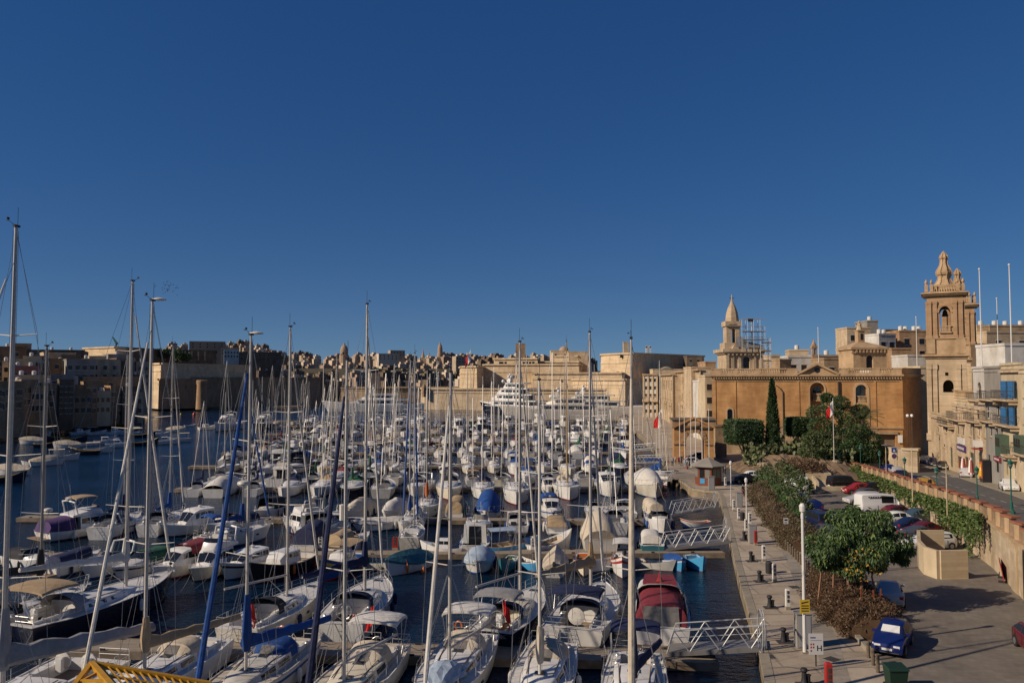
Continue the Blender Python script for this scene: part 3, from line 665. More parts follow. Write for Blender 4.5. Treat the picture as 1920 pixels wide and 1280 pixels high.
    if p.get('canopy'):
        c0, c1 = p.get('cy', (.04,.50)); yy0, yy1 = H.y(0)+L*c0, H.y(0)+L*c1
        cz = p.get('cz', 1.25)
        def cn(q):
            rs = arch(q, yy1, yy0, B*.40, B*.42, zd-.02, cz, cz*.80, p=3.2)
            last = rs[-1]; q.rings([last, [(x*1.0,y-.25,zd-.02) for x,y,z in last]], 0, False, False, closed=False)
        o = part('canopy', t, p['canopy'], cn, smooth=True)
        if p.get('cwin') and lod < 2:
            w = B*.42
            part('window_panel', o, 'vinyl', lambda q: q.pane((-w*.70,yy0-.27,zd+.1),(w*.70,yy0-.27,zd+.1),(w*.66,yy0-.10,zd+cz*.72),(-w*.66,yy0-.10,zd+cz*.72),0,1,0,1,.02,.0))
            for s in (-1,1):
                A, Bq, C, D = (s*w*1.0,yy0+.1,zd+.2),(s*w*.985,yy1-.3,zd+.25),(s*w*.965,yy1-.3,zd+cz*.78),(s*w*.98,yy0+.1,zd+cz*.66)
                part('window_panel', o, 'vinyl', lambda q: q.pane(A,Bq,C,D,0,1,0,1,.03,.0) if s > 0 else q.pane(Bq,A,D,C,0,1,0,1,.03,.0))
    if p.get('tarp'):
        def tp(q):
            N = 12; rs = []
            for i in range(N+1):
                f = i/N; tt = lerp(.02,.93,f); y = H.y(tt); hb_ = H.b(tt)+.03; z = H.z(tt); pk = p.get('tz',1.1)*math.sin(min(1,f*1.6+.25)*math.pi*.55)*(1-f**3)+.12
                if i in (0,): pk *= .75
                ring = [(-hb_*1.01,y,z-.22),(-hb_,y,z+.03),(-hb_*.62,y,z+pk*.74),(-hb_*.2,y,z+pk),(hb_*.2,y,z+pk),(hb_*.62,y,z+pk*.74),(hb_,y,z+.03),(hb_*1.01,y,z-.22)]
                rs.append([(a+random.uniform(-.03,.03),c,d_+random.uniform(-.09,.09)) for a,c,d_ in ring])
            q.rings(rs, 0, True, True, closed=False)
            q.face(rs[0][::-1], 0)
        part('tarpaulin', t, p['tarp'], tp, smooth=True)
    if p.get('arch'):
        part('radar_arch', t, 'gelcoat', lambda q: q.tube([(-B*.44,H.y(.28),zd),(-B*.40,H.y(.20),zd+1.35),(0,H.y(.19),zd+1.5),(B*.40,H.y(.20),zd+1.35),(B*.44,H.y(.28),zd)], .10, 6), smooth=True)
    if lod < 2:
        if p.get('rail', 1): rails(t, H, H.y(.45), H.y(1)-.5, .5, 1.3, 1, .018, 'bow_rail')
        for s in (-1,1): part('mooring_line', t, 'rope', lambda b: b.tube([(s*.2,H.y(1)-.3,H.z(1)-.05),(s*.5,H.y(1)+1.2,.4),(s*.7,H.y(1)+2.4,-.1)], .014, 4))
    if p.get('fend') or lod == 1: fenders(t, H, [H.y(f) for f in p.get('fend', (.25,.5))], (-1,1), p.get('fm', random.choice(['cloth_navy','black_rubber','gelcoat','cloth_blue'])), .12)
    if p.get('ob'): outboard(t, 0, H.y(0)-.12, H.z(0)+.1, m=p['ob'] if isinstance(p['ob'], str) else 'black_rubber')
    if p.get('ens'): ensign(t, B*.3, H.y(0)+.1, H.z(0), m=p['ens'], h=1.3)
    t['len'] = L; return t, H
def smallboat(label, p, cat='small boat', group=None, lod=0, name='small_boat'):
    L = p['L']; B = p.get('B', L*.36); fb = p.get('fb', .55); H = Hull(L, B, fb, p.get('ts', .75), .35, flare=.12, sheer=p.get('sheer', 1.0), tm=.4, pw=2.2)
    t = thing(name, label, cat, group=group); hc = p.get('hull', 'gelcoat')
    mats = ['antifoul_red', p.get('boot', hc), hc, p.get('stripe', hc), p.get('band', hc), p.get('rail', 'paint_white')]
    h = MB(); H.mesh(h, (0,1,2,3,4,5), n=14 if lod < 2 else 8); h.build('hull', mats, t, smooth=True)
    if p.get('tarp'):
        def tp(q):
            N = 10; rs = []
            for i in range(N+1):
                f = i/N; tt = lerp(0,.985,f); y = H.y(tt); hb_ = H.b(tt)+.03; z = H.z(tt); pk = p.get('tz',.55)*math.sin((f*.9+.08)*math.pi)**.8+.03
                ring = [(-hb_,y,z-.16),(-hb_,y,z+.05),(-hb_*.5,y,z+pk*.62),(0,y,z+pk),(hb_*.5,y,z+pk*.62),(hb_,y,z+.05),(hb_,y,z-.16)]
                rs.append([(a+random.uniform(-.015,.015),c,d_+random.uniform(-.03,.03)) for a,c,d_ in ring])
            q.rings(rs, 0, True, True, closed=False)
        part('tarpaulin', t, p['tarp'], tp)
    else:
        part('deck', t, [p.get('deck', 'gelcoat'), p.get('inner', hc), p.get('sole', 'deck_tan')], lambda b: H.deck(b, (H.y(.05),H.y(.74),B*.42), 0, 1, 2, n=12, depth=.38))
        def th(b):
            for f in (.12,.32,.52): 
                w = min(B*.42, H.b(f)-.08); b.box((-w,H.y(f)-.13,H.z(f)-.16),(w,H.y(f)+.13,H.z(f)-.12))
        part('thwart', t, p.get('thw', 'teak'), th)
    if p.get('cuddy'):
        hb = MB(); z = H.z(.5)-.05; w = B*.36
        bays = house(hb, [(H.y(.30), w, w*.9, z, z+p['cuddy']), (H.y(.55), w*.95, w*.82, z, z+p['cuddy']), (H.y(.62), w*.85, w*.7, z, z+p['cuddy']*.55)])
        co = hb.build('cabin', p.get('cabin', 'gelcoat'), t); side_windows(co, bays, [(0,.1,.48,.5,.88),(0,.54,.92,.5,.88)])
        a, b2 = bays[1]; part('windscreen', co, 'glass_dark', lambda q: q.pane(b2[5], b2[1], a[1], a[5], .08, .92, .2, .9, .02, .0))
        part('doorway', co, 'glass_dark', lambda q: q.pane((-w*.4,H.y(.30),z),(w*.4,H.y(.30),z),(w*.4,H.y(.30),z+p['cuddy']*.85),(-w*.4,H.y(.30),z+p['cuddy']*.85),0,1,0,1,.015,.0))
    if p.get('awning'):
        z = H.z(.3)+1.5
        part('awning', t, p['awning'], lambda q: (q.rings([[(B*.42*k/3, H.y(f), z+.12*math.cos(k*.5)) for k in range(-3,4)] for f in (.08,.3,.55)],0,False,False,closed=False), q.rings([[(B*.42*k/3, H.y(f), z-.03+.12*math.cos(k*.5)) for k in range(3,-4,-1)] for f in (.08,.3,.55)],0,False,False,closed=False)))
        part('awning_pole', t, 'steel', lambda q: [q.tube([(s*B*.4,H.y(f),H.z(f)),(s*B*.4,H.y(f),z+.05)], .018, 4) for s in (-1,1) for f in (.1,.53)])
    if p.get('ob'): outboard(t, 0, H.y(0)-.1, H.z(0)+.08, m=p['ob'] if isinstance(p['ob'], str) else 'black_rubber', s=.8)
    if p.get('buoy'):
        x = p['buoy']; part('mooring_line', t, 'rope', lambda q: q.tube([(0,H.y(1)-.05,H.z(1)-.05),(0,H.y(1)+.9,.25)], .014, 4))
    if lod < 2 and p.get('fend'): fenders(t, H, [H.y(f) for f in p['fend']], (-1,1), p.get('fm', 'paint_orange'), .12)
    t['len'] = L; return t, H
# ================================================================== THE FLEET
def yacht(foot, top, head, label, p, group, lod=0, cat='sailing yacht'):
    # foot: pixel of the mast foot on deck (z 1.75), top: pixel row of the masthead
    q = P(foot[0], foot[1], 1.85); p['mh'] = PY(foot[0], top, q.y).z - 1.85
    t, H = sailboat(label, p, cat, group, lod); place_mast(t, q.x, q.y, head); return t, H
G1 = 'yachts moored bow out in front of the nearest pontoon'; G2 = 'yachts moored stern to behind the nearest pontoon'
HF = (-.17, -.985)
yacht((4,1305), 415, (-.14,-.99), 'large white yacht at the left edge with two round white covered wheels and dark fenders', dict(L=15.5, B=4.7, mr=.16, spr=3, twin=1, wcover='cloth_white', cover='cloth_grey', cs=2.1, ch=2.6, swing=-.6, jib='cloth_white', jr=.07, stripe='gelcoat', fend=(.18,.36,.55), fs=(-1,1), fm='cloth_navy', mf=.42, ckl=.26, bz=1.7, ts=.92, boom=6.6, bim=None), G1)
yacht((271,1249), 552, HF, 'white yacht with tan sprayhood and long tan boom cover, dish antenna at its masthead', dict(L=11.4, mf=.56, mr=.13, jib='cloth_white', jr=.085, cover='cloth_tan', cs=1.2, swing=-.42, hood='cloth_cream', topdome=1, boom=5.6, bz=1.3, fend=(.3,.5), fs=(1,)), G1)
yacht((461,1248), 616, HF, 'grey decked yacht with bright blue sprayhood, blue boom cover and blue furled jib', dict(L=11.2, mf=.56, mr=.12, jib='cloth_blue', jr=.12, cover='cloth_blue', hood='cloth_blue', deck='deck_tan', cabin='gelcoat_old', stripe='stripe_blue', rail='gelcoat_old', cs=1.3, ch=2.6, swing=-.5, boom=5.2, bz=1.35, topdome=1, radar=.56, fend=(.35,.6), fs=(1,-1), fm='gelcoat', buoy='orange', ob=1), G1)
yacht((645,1266), 662, HF, 'cream decked yacht with white bimini and almost black furled jib', dict(L=11.4, mf=.58, mr=.13, jib='cloth_navy', jr=.14, cover=None, hood='cloth_cream', bim='cloth_white', deck='deck_tan', cabin='gelcoat_cream', reflector=.52, swing=-.3, boom=4.4, fend=(.3,.5,.7), fs=(1,), fm='black_rubber', ens='flag_red', mast='alu'), G1)
yacht((843,1238), 686, HF, 'white yacht with cream hood and white bimini, crumpled grey cover on its foredeck', dict(L=11.4, mf=.56, mr=.12, jib='cloth_white', jr=.10, hood='cloth_cream', bim='cloth_white', boom=4.8, swing=-.3, fend=(.35,.6), fs=(1,), fm='black_rubber', mast='alu', buoy='orange'), G1)
yacht((1012,1256), 700, HF, 'white yacht with grey sprayhood and cream mast boot cover, fifth full yacht from the left', dict(L=10.8, mf=.57, mr=.10, hood='cloth_cream', cover='cloth_cream', cs=.95, ch=1.6, swing=.1, boom=4.0, mast='mast_white', deck='deck', fend=(.4,.7), fs=(-1,1), fm='gelcoat'), G1)
yacht((1188,1284), 622, HF, 'white yacht with dark blue boom cover and blue bimini next to the first gangway', dict(L=10.8, mr=.09, jib='cloth_cream', jr=.13, cover='cloth_navy', ch=2.0, cs=1.2, bim='cloth_navy', boom=4.4, swing=-.3, mast='alu', fend=(.5,), fs=(1,), mf=.60), G1)
# crumpled cover on the foredeck of the fifth
# stern-to row behind the pontoon
HB = (.22, .97)
yacht((236,1096), 526, (.30,.95), 'long dark hulled yacht with tan bimini and white wheelhouse', dict(L=14, B=4.4, hull='navy_hull', boot='stripe_black', stripe='navy_hull', mr=.16, spr=3, jib='cloth_white', jr=.09, cover='cloth_white', cs=1.2, swing=-.55, bz=1.9, boom=6.4, bim='cloth_tan', hood='cloth_grey', fb=1.5, deck='deck', ens='flag_white', mf=.66, fend=(.6,), fs=(1,), fm='gelcoat', radar=None), G2)
yacht((75,1118), 640, (.12,.99), 'dark yacht behind the left pontoon end with black sail cover and brown mast', dict(L=11.5, hull='navy_hull', mr=.13, mast='alu_dark', cover='cloth_black', cs=1.3, bz=2.0, swing=-.9, boom=5.4, spr=2, hood='cloth_black', mf=.56, radar=.35), G2)
yacht((538,1112), 604, HB, 'white yacht with red ensign and black sprayhood, moored stern to', dict(L=11.4, mf=.55, mr=.12, jib='cloth_white', jr=.08, boom=5.0, swing=-.35, bz=1.6, hood='cloth_black', cover=None, ens='flag_red', ckl=.34, hull='gelcoat_old', boot='stripe_black', fend=(.4,), buoy='red'), G2)
yacht((684,1102), 562, (.08,1), 'white broad sterned yacht with navy boom cover and row of deck windows', dict(L=12, B=4.0, mf=.55, mr=.14, jib='cloth_white', jr=.08, cover='cloth_navy', cs=1.2, bz=2.1, swing=-.5, boom=5.6, hood='cloth_navy', ckl=.34, deck='deck', fend=(.35,.5,.68), fs=(1,), fm='cloth_navy', buoy='red', spr=3), G2)
yacht((975,1118), 632, (.30,.95), 'navy hulled yacht with grey bimini and orange life ring on its stern rail', dict(L=11, hull='navy_hull', boot='stripe_red', cabin='gelcoat_cream', mr=.13, jib='cloth_white', jr=.08, bim='cloth_grey', hood='cloth_navy', boom=4.8, bz=1.9, swing=-.3, mast='mast_wood' if 0 else 'alu', buoy='orange', ens='flag_red', radar=.42, mf=.56), G2)
yacht((1108,1112), 614, (.28,.96), 'broad white yacht with wide navy bimini and round covered wheel', dict(L=11.6, B=4.1, mr=.14, jib='cloth_white', jr=.085, bim='cloth_navy', hood='cloth_navy', cover='cloth_tan', cs=1.5, bz=2.3, swing=-.5, boom=5.2, wcover='cloth_white', deck='deck', fend=(.3,.6), fs=(1,), fm='gelcoat', mf=.55, ts=.92), G2)
t, H = motorboat('white motor cruiser with big dark red cockpit canopy and clear panels', dict(L=10.4, B=3.8, fb=1.3, style='sport', canopy='cloth_maroon', cwin=1, cy=(.06,.44), cz=1.75, fend=(.5,)), group=None)
q = P(1240, 1216, 0); v = Vector((.16,.987)); t.location = (q.x + v.x*4.6, q.y + v.y*4.6, 0); t.rotation_euler = (0,0,hd(v))
part('roof_canopy', t, ['gelcoat','cloth_maroon'], lambda b: (arch(b, -1.7, 1.2, 1.58, 1.42, 2.05, 1.15, .9, 0, p=3.2), b.prism([(-1.1,-1.3),(1.1,-1.3),(.95,.8),(-.95,.8)], 3.05, 3.26, 1)), smooth=True)
part('anchor_light', t, 'cloth_red', lambda b: b.lathe([(.22,0),(.10,.25),(.05,.5),(.02,.62)], (0,-1.1,3.26), 8))
b = MB(); rs = []
for i in range(9):
    f = i/8; y = lerp(.6, 4.0, f); w = lerp(1.15,.55,f)*(1 if i not in (0,8) else .7); hh = .62*math.sin((f*.85+.1)*math.pi)+.06
    rs.append(crumple([(w*math.cos(math.pi*k/10), y, 1.55 + hh*math.sin(math.pi*k/10)) for k in range(11)], .06))
b.rings(rs, 0, closed=False)
t5 = [o for o in bpy.data.objects if o.get('label','').startswith('white yacht with cream hood')][0]
b.build('foredeck_cover', 'cloth_lightblue', t5)
# ------------------------------------------------------------------ second pontoon, near side (bows to camera)
G3 = 'boats moored bow out along the near side of the second pontoon'
def put(t, px, py, head, z=0, along=0):
    q = P(px, py, z); v = Vector(head).normalized(); k_ = (1 if v.y > 0 else -1)*t['len']/2*min(1,abs(v.y)*1.3); cy = q.y + v.y*k_; ext = t['len']/2*abs(v.y) + t['len']*.17*abs(v.x)
    for lo, hi, e, sg in ((1036,1060,73.1,-1),(998,1036,75.6,1),(966,998,91.7,-1),(940,966,93.9,1),(890,940,122,-1)):
        if lo <= py < hi: cy = e + sg*ext
    t.location = (XY(px,cy,0), cy, 0); t.rotation_euler = (0,0,hd(v))
D = (-.18,-.98)
def mo(px, py, head, label, p, **k):
    f_ = .80 if py < 1060 else 1; p['L'] *= f_; p['B'] = p.get('B', p['L']/f_*.33)*.90 if f_ < 1 else p.get('B', p['L']*.33); p['fb'] = p.get('fb', .95)*.95
    for q_ in ('tz','cz'):
        if q_ in p: p[q_] *= .88
    t, H = motorboat(label, p, lod=k.get('lod',1), group=k.get('group')); put(t, px, py, head); return t
def sm(px, py, head, label, p, **k):
    t, H = smallboat(label, p, lod=k.get('lod',1), group=k.get('group'), name=k.get('name','small_boat')); put(t, px, py, head); return t
def sl(foot, top, head, label, p, group=None): return yacht(foot, top, head, label, p, group, 1)[0]
mo(60,1048,(.9,-.45), 'low dark speedboat with black canopy at the left end of the second pontoon', dict(L=7.5, style='sport', canopy='cloth_black', cz=1.0, hull='gelcoat'))
mo(140,1045,(.3,.95), 'speedboat under a navy cover with white outboard, stern to camera at left', dict(L=7, style='open', canopy='cloth_navy', cz=1.15, cy=(.1,.7), ob='gelcoat'))
mo(203,1038,D, 'white sport cruiser with dark windscreen and no canopy, on the second pontoon at left', dict(L=8.5, style='sport', arch=1))
mo(262,1042,D, 'white sport cruiser with green cockpit canopy', dict(L=9, style='sport', canopy='cloth_green', cz=1.1, stripe='stripe_black'))
mo(342,1045,(-.35,-.93), 'white cabin cruiser with dark red roof canopy', dict(L=9, style='cabin', roof='cloth_maroon', canopy='cloth_white', cy=(.0,.3), boot='stripe_red'))
mo(402,1050,D, 'white flybridge cruiser with bulky bow on the second pontoon', dict(L=9.5, style='fly', boot='stripe_black', hull='gelcoat_cream'))
mo(462,1052,(-.3,-.95), 'traditional white launch with long window row and pointed bow', dict(L=9, style='pilot', sheer=.9, hull='gelcoat', stripe='stripe_black', cab=(.25,.72), hh=1.0))
sm(525,1050,(-.35,-.93), 'dark hulled fishing boat with small white cabin', dict(L=8, B=2.7, fb=.85, hull='black_hull', sheer=1.3, rail='paint_tan', cuddy=1.0, inner='gelcoat_old', fend=(.5,)), name='fishing_boat')
sm(637,1046,(-.2,-.98), 'painted wooden fishing boat in bright blue with yellow rail', dict(L=7, B=2.5, fb=.8, hull='paint_blue', boot='paint_red', stripe='paint_yellow', rail='paint_yellow', sheer=1.6, cuddy=.8, awning='cloth_tan'), name='fishing_boat')
sm(712,1047,(.9,-.4), 'open white skiff with teal rail lying side on', dict(L=6, fb=.6, hull='gelcoat_old', rail='paint_teal', inner='gelcoat_old'))
sm(763,1047,(-.55,-.83), 'white boat under a steel blue peaked tarpaulin', dict(L=5.6, B=2.3, fb=.75, hull='gelcoat', tarp='cloth_teal', tz=1.0, fend=(.7,)))
mo(898,1045,(-.05,-1), 'white cuddy boat under a pale blue tarpaulin, bow to camera', dict(L=6.2, B=2.9, style='none', tarp='cloth_lightblue', tz=.95, hull='gelcoat', rail=0))
sm(951,1046,(-.25,-.97), 'small open green boat', dict(L=4.2, fb=.6, hull='paint_teal', rail='paint_green', inner='paint_green', sole='paint_green', sheer=1.4))
sm(992,1043,(.5,-.86), 'small open blue dinghy with white inside', dict(L=4, fb=.5, hull='paint_skyblue', rail='paint_white', inner='gelcoat'))
sm(1042,1046,(.1,1), 'boat under a beige tarpaulin with a black outboard on its stern', dict(L=5.6, B=2.2, fb=.8, tarp='cloth_cream', tz=1.0, ob=1))
sm(1095,1052,(-.1,-1), 'small white boat with orange engine cover and round bow', dict(L=5.2, B=2.0, fb=.8, rail='paint_orange', hull='gelcoat_cream', inner='paint_orange'))
sm(1138,1046,(-.7,-.7), 'small white open boat with teal waterline and grey outboard', dict(L=4.8, fb=.65, boot='paint_teal', rail='paint_white', inner='gelcoat', ob=1))
sm(1168,1049,(-.15,-.98), 'white and orange fishing boat with a pale awning', dict(L=5.8, B=2.1, fb=.8, rail='paint_orange', stripe='paint_red', inner='gelcoat', awning='cloth_white', sheer=1.4), name='fishing_boat')
sm(1222,1041,(.8,-.55), 'small grey green open rowing boat left of the two blue ones', dict(L=4.6, fb=.5, hull='gelcoat_old', rail='paint_grey', inner='gelcoat_old'))
sm(1268,1047,(.1,-1), 'blue rowing boat under a blue cover', dict(L=3.6, B=1.7, fb=.65, hull='paint_skyblue', tarp='cloth_blue', tz=.5, stripe='paint_white'))
sm(1307,1045,(.12,-1), 'open sky blue rowing boat with thwarts', dict(L=3.5, B=1.7, fb=.65, hull='paint_skyblue', inner='paint_skyblue', rail='paint_skyblue', sole='paint_skyblue', sheer=1.2))
# ------------------------------------------------------------------ second pontoon, far side (sterns to camera)
U = (.10,.995)
sl((455,982), 690, (.55,.83), 'sailing yacht with blue awning and blue furled sail behind the second pontoon', dict(L=8.6, mr=.08, cover='cloth_blue', jib='cloth_blue', bim='cloth_blue', hull='gelcoat', boom=3.2))
mo(588,1012,(.12,.99), 'white boat with tall navy canopy, stern to camera', dict(L=7.6, B=2.9, style='sport', canopy='cloth_navy', cy=(.1,.62), cz=2.2))
mo(660,1014,(.4,.9), 'white launch with flat tan awning behind the second pontoon', dict(L=7.5, style='open', canopy='cloth_tan', cz=1.5, cy=(.0,.35), rail=0))
sl((776,982), 655, (.0,1), 'small white sailing boat with bright blue wrapped jib beside the red pedestal', dict(L=7.6, mr=.08, jib='cloth_blue', jr=.10, boom=2.6, hull='gelcoat_old', mf=.55))
sm(828,1019,(-.9,.1), 'tiny white boat with square cabin lying side on', dict(L=4.2, B=1.8, fb=.7, hull='gelcoat', cuddy=.8))
mo(893,1009,(.05,1), 'white pilothouse cruiser with square windows, stern to camera', dict(L=8.5, B=3.2, style='pilot', hh=1.7, cab=(.30,.72), stripe='stripe_blue', sole='deck_tan'))
sm(958,1012,(.95,.3), 'blue painted barge with flat blue canopy', dict(L=5.5, B=2.4, fb=.8, hull='paint_skyblue', rail='paint_tan', awning='cloth_lightblue', inner='paint_tan'))
sm(1032,1019,(.8,.6), 'white open rowing boat with high bow, behind the second pontoon', dict(L=5.4, B=2.2, fb=.8, hull='gelcoat', inner='cloth_cream', sheer=1.5))
mo(1121,1000,(.03,1), 'large motorboat wrapped in a pale grey tarpaulin reaching high above its stern', dict(L=11, B=3.9, fb=1.5, style='none', tarp='cloth_cream', tz=2.7, hull='gelcoat_old'))
mo(1221,1011,(.1,1), 'teal green boat with striped white canopy and wooden cockpit', dict(L=6.2, B=2.6, style='none', hull='paint_teal', canopy='cloth_white', cz=1.1, cy=(.35,.8), boot='paint_teal', sole='teak', rail=0))
# ------------------------------------------------------------------ third pontoon
mo(165,978,(.55,.83), 'flybridge motor yacht with purple cover and tan bridge awning, farthest left', dict(L=12, B=4, style='fly', canopy='cloth_purple', cy=(.02,.28), cz=1.6, ftop='cloth_tan', sole='teak', boot='stripe_black'))
mo(236,982,(.35,.93), 'white motorboat with dark open cockpit beside the purple covered one', dict(L=8.5, style='sport', arch=1, sole='deck_tan', stripe='stripe_black'))
mo(360,978,(-.5,-.86), 'white trawler cruiser with upright square windows', dict(L=10, B=3.5, style='pilot', hh=1.6, cab=(.25,.68), boot='stripe_black', hull='gelcoat', sheer=.7))
mo(436,978,(-.55,-.83), 'white motorboat with navy dome canopy', dict(L=8.6, style='sport', canopy='cloth_navy', cz=1.3, cy=(.1,.55)))
mo(570,982,(-.72,.68), 'white sport fishing yacht with flybridge and swim platform', dict(L=10.5, B=3.7, style='fly', stripe='gelcoat', sole='gelcoat', boot='stripe_red'))
mo(632,984,(-.2,.98), 'white yacht hull with dark blue line between fishing yacht and dark blue jib', dict(L=8.5, style='open', boot='stripe_blue'))
mo(708,981,(-.85,-.5), 'white launch with brown line and long foredeck', dict(L=7.8, style='none', stripe='paint_maroon', tarp='cloth_white', tz=.35, rail=0))
sl((768,963), 668, (-.08,-1), 'white and blue sailing boat with blue foot of jib, bow to camera', dict(L=8.4, mr=.09, hull='gelcoat', boot='stripe_blue', jib='cloth_blue', cover='cloth_blue', hood='cloth_white', jr=.1))
mo(900,968,(.15,-1), 'old wooden decked yacht with low coachroof under the blue tarpaulin boat', dict(L=8, style='open', hull='gelcoat_cream', sole='teak', seat='cloth_cream', glass='glass_clear'))
mo(971,977,(.02,1), 'white bowrider with black open cockpit, stern to camera', dict(L=7.4, B=2.8, style='sport', arch=1, sole='stripe_black', seat='cloth_black', boot='stripe_black'))
mo(1043,974,(.03,1), 'white motorboat with tan flat cockpit cover, stern to camera', dict(L=7, B=2.9, style='none', canopy='cloth_tan', cz=.8, cy=(.0,.6), rail=0, sole='gelcoat'))
mo(1237,980,(.02,-1), 'navy and white bowrider with black windscreen cover beside the second gangway', dict(L=7.4, B=2.9, style='sport', hull='gelcoat', boot='navy_hull', stripe='gelcoat', anti='navy_hull', canopy='cloth_black', cy=(.35,.55), cz=1.0, fb=1.3))
sm(1303,981,(-.95,-.2), 'tiny white rowing boat with orange and blue bands under the second gangway', dict(L=3.6, fb=.55, boot='paint_skyblue', band='paint_orange', inner='paint_orange'))
for px, py, h, l, p in ((672,948,(-.3,-.95),'boat under a crumpled grey beige tarpaulin with sloping folds',dict(L=8,style='none',tarp='cloth_cream',tz=1.5)),
                        (738,946,(-.2,-.98),'boat under a rounded grey tarpaulin beside a small red buoy',dict(L=8,style='none',tarp='cloth_white',tz=1.4)),
                        (859,946,(.1,1),'boat with green hull cover and tan canopy',dict(L=8,style='none',tarp='cloth_green',tz=1.2,canopy='cloth_tan',cz=2.0)),
                        (915,942,(-.05,-1),'boat hidden under a huge bright blue tarpaulin',dict(L=9,B=3.6,style='none',tarp='cloth_blue',tz=2.6)),
                        (1032,946,(.05,-1),'motor cruiser with blue band and blue roof cover',dict(L=9.5,style='cabin',roof='cloth_blue',stripe='stripe_blue',hull='gelcoat')),
                        (502,944,(-.1,-1),'dark covered boat with black canopy left of the grey tarpaulins',dict(L=9,style='sport',canopy='cloth_black',cz=1.7,cy=(.1,.6))),
                        (1115,952,(.0,1),'white motorboat with stacked deck boxes, stern to the third pontoon',dict(L=8.5,style='open')),
                        (1168,950,(.0,1),'white aft cockpit cruiser with pale seats right of the stacked boxes',dict(L=9,style='sport',arch=1)),
                        (1222,945,(-.1,1),'boat with pale cream tent canopy near the gangway',dict(L=7,style='none',canopy='cloth_cream',cz=1.6,cy=(.1,.7)))):
    mo(px, py, h, l, p)
for px, py, top, cv, jb, l in ((800,936,688,'cloth_orange',None,'sailing boat with bright orange sail cover'), (205,1010,700,None,None,''), (232,962,655,'cloth_navy',None,'sailing yacht with navy sail cover behind the dark hulled mast'),
                               (318,958,640,'cloth_blue','cloth_white','sailing yacht with blue boom cover, left end of the third pontoon'), (1145,955,760,None,None,'sailing yacht with bare pale mast beside the wrapped motorboat'),
                               (620,960,690,'cloth_white',None,'sailing yacht with white boom cover behind the navy canopy')):
    if l: sl((px,py), top, (.0,1) if py > 950 else (0,-1), l, dict(L=9.5, mr=.08, cover=cv, jib=jb, hood='cloth_navy'))
# ------------------------------------------------------------------ fourth pontoon (individual big ones)
sl((1063,905), 640, (.02,-1), 'white yacht with wooden mast and beige tent over its cabin', dict(L=12, B=3.9, fb=1.5, mr=.15, mast='mast_wood', cover='cloth_cream', hood='cloth_cream', cs=1.8, boot='stripe_red'))
mo(1217,920,(.05,-1), 'big white motor yacht under a ribbed white cover beside the wooden deck', dict(L=13, B=4.4, fb=1.7, style='none', tarp='cloth_white', tz=2.3, boot='stripe_blue', hull='gelcoat_old'))
mo(1140,918,(.0,-1), 'white trawler yacht with small wheelhouse and pointed high bow', dict(L=12, B=3.9, fb=1.4, style='pilot', cab=(.25,.5), hh=1.5, sheer=.9))
mo(1027,900,(.0,-1), 'motorboat with bright blue square canopy above a white windscreen', dict(L=8.5, style='cabin', canopy='cloth_blue', cz=2.0, cy=(.2,.5)))
sl((968,912), 660, (.0,-1), 'white sailing yacht bow to camera, left of the bright blue canopy', dict(L=12, fb=1.5, mr=.12, cover='cloth_white', hull='gelcoat', boot='stripe_red'))
sl((905,905), 700, (.0,-1), 'white yacht with dark blue sprayhood and bare boom at the fourth pontoon', dict(L=11, mr=.1, hood='cloth_navy', cover='cloth_navy'))
# ------------------------------------------------------------------ far rows: copies of a few yachts and cruisers
FAR_S = []
cov = [('navy','navy'),('blue','blue'),('white','white'),('grey','grey'),('cream','tan'),('green','green'),('maroon','maroon'),('black','black')]
hulls = ['gelcoat','gelcoat','gelcoat_old','gelcoat','gelcoat','navy_hull','gelcoat','gelcoat_cream']
words = {'gelcoat':'white','gelcoat_old':'off white','navy_hull':'dark blue','gelcoat_cream':'cream'}
for i, (c, hcol) in enumerate(cov):
    p = dict(L=10.5+.25*i, mh=14.6+(i*5 % 8)*.7, mr=.085, hull=hulls[i], cover='cloth_'+c, hood='cloth_'+hcol, jib=['cloth_white','cloth_cream',None,'cloth_white',None,None,'cloth_cream','cloth_navy'][i], jr=.075,
             bim=('cloth_'+hcol) if i % 3 == 1 else None, spr=2, mast=['alu','mast_white','alu','alu_dark','mast_white','alu','alu','mast_white'][i], boot=['stripe_blue','stripe_red','stripe_black'][i % 3])
    t, H = sailboat('x', p, 'sailing yacht', 'white yachts packed on the far pontoons', 2)
    FAR_S.append((t, f"{words[hulls[i]]} sailing yacht with {c} sail cover", p['L']))
FAR_M = []
for i, (st, kw, w) in enumerate((('sport', dict(canopy='cloth_navy', cz=1.4), 'white sport cruiser with navy canopy'), ('fly', dict(boot='stripe_black'), 'white flybridge cruiser'),
                                 ('sport', dict(canopy='cloth_black', cz=1.3, stripe='navy_hull'), 'white sport cruiser with black canopy and dark band'), ('cabin', dict(roof='cloth_white', canopy='cloth_cream', cy=(0,.3), cz=1.5), 'white cabin cruiser with cream awning'), ('none', dict(tarp='cloth_white', tz=1.5), 'motorboat under a white tarpaulin'),
                                 ('sport', dict(canopy='cloth_blue', cz=1.5), 'white sport cruiser with blue canopy'), ('fly', dict(ftop='cloth_navy', stripe='stripe_blue'), 'flybridge cruiser with navy top'), ('sport', dict(arch=1), 'open white sport cruiser with radar arch'))):
    t, H = motorboat('x', dict(L=10, B=3.4, style=st, **kw), 'motorboat', 'white cruisers packed on the far pontoons', 2); FAR_M.append((t, w, 10))
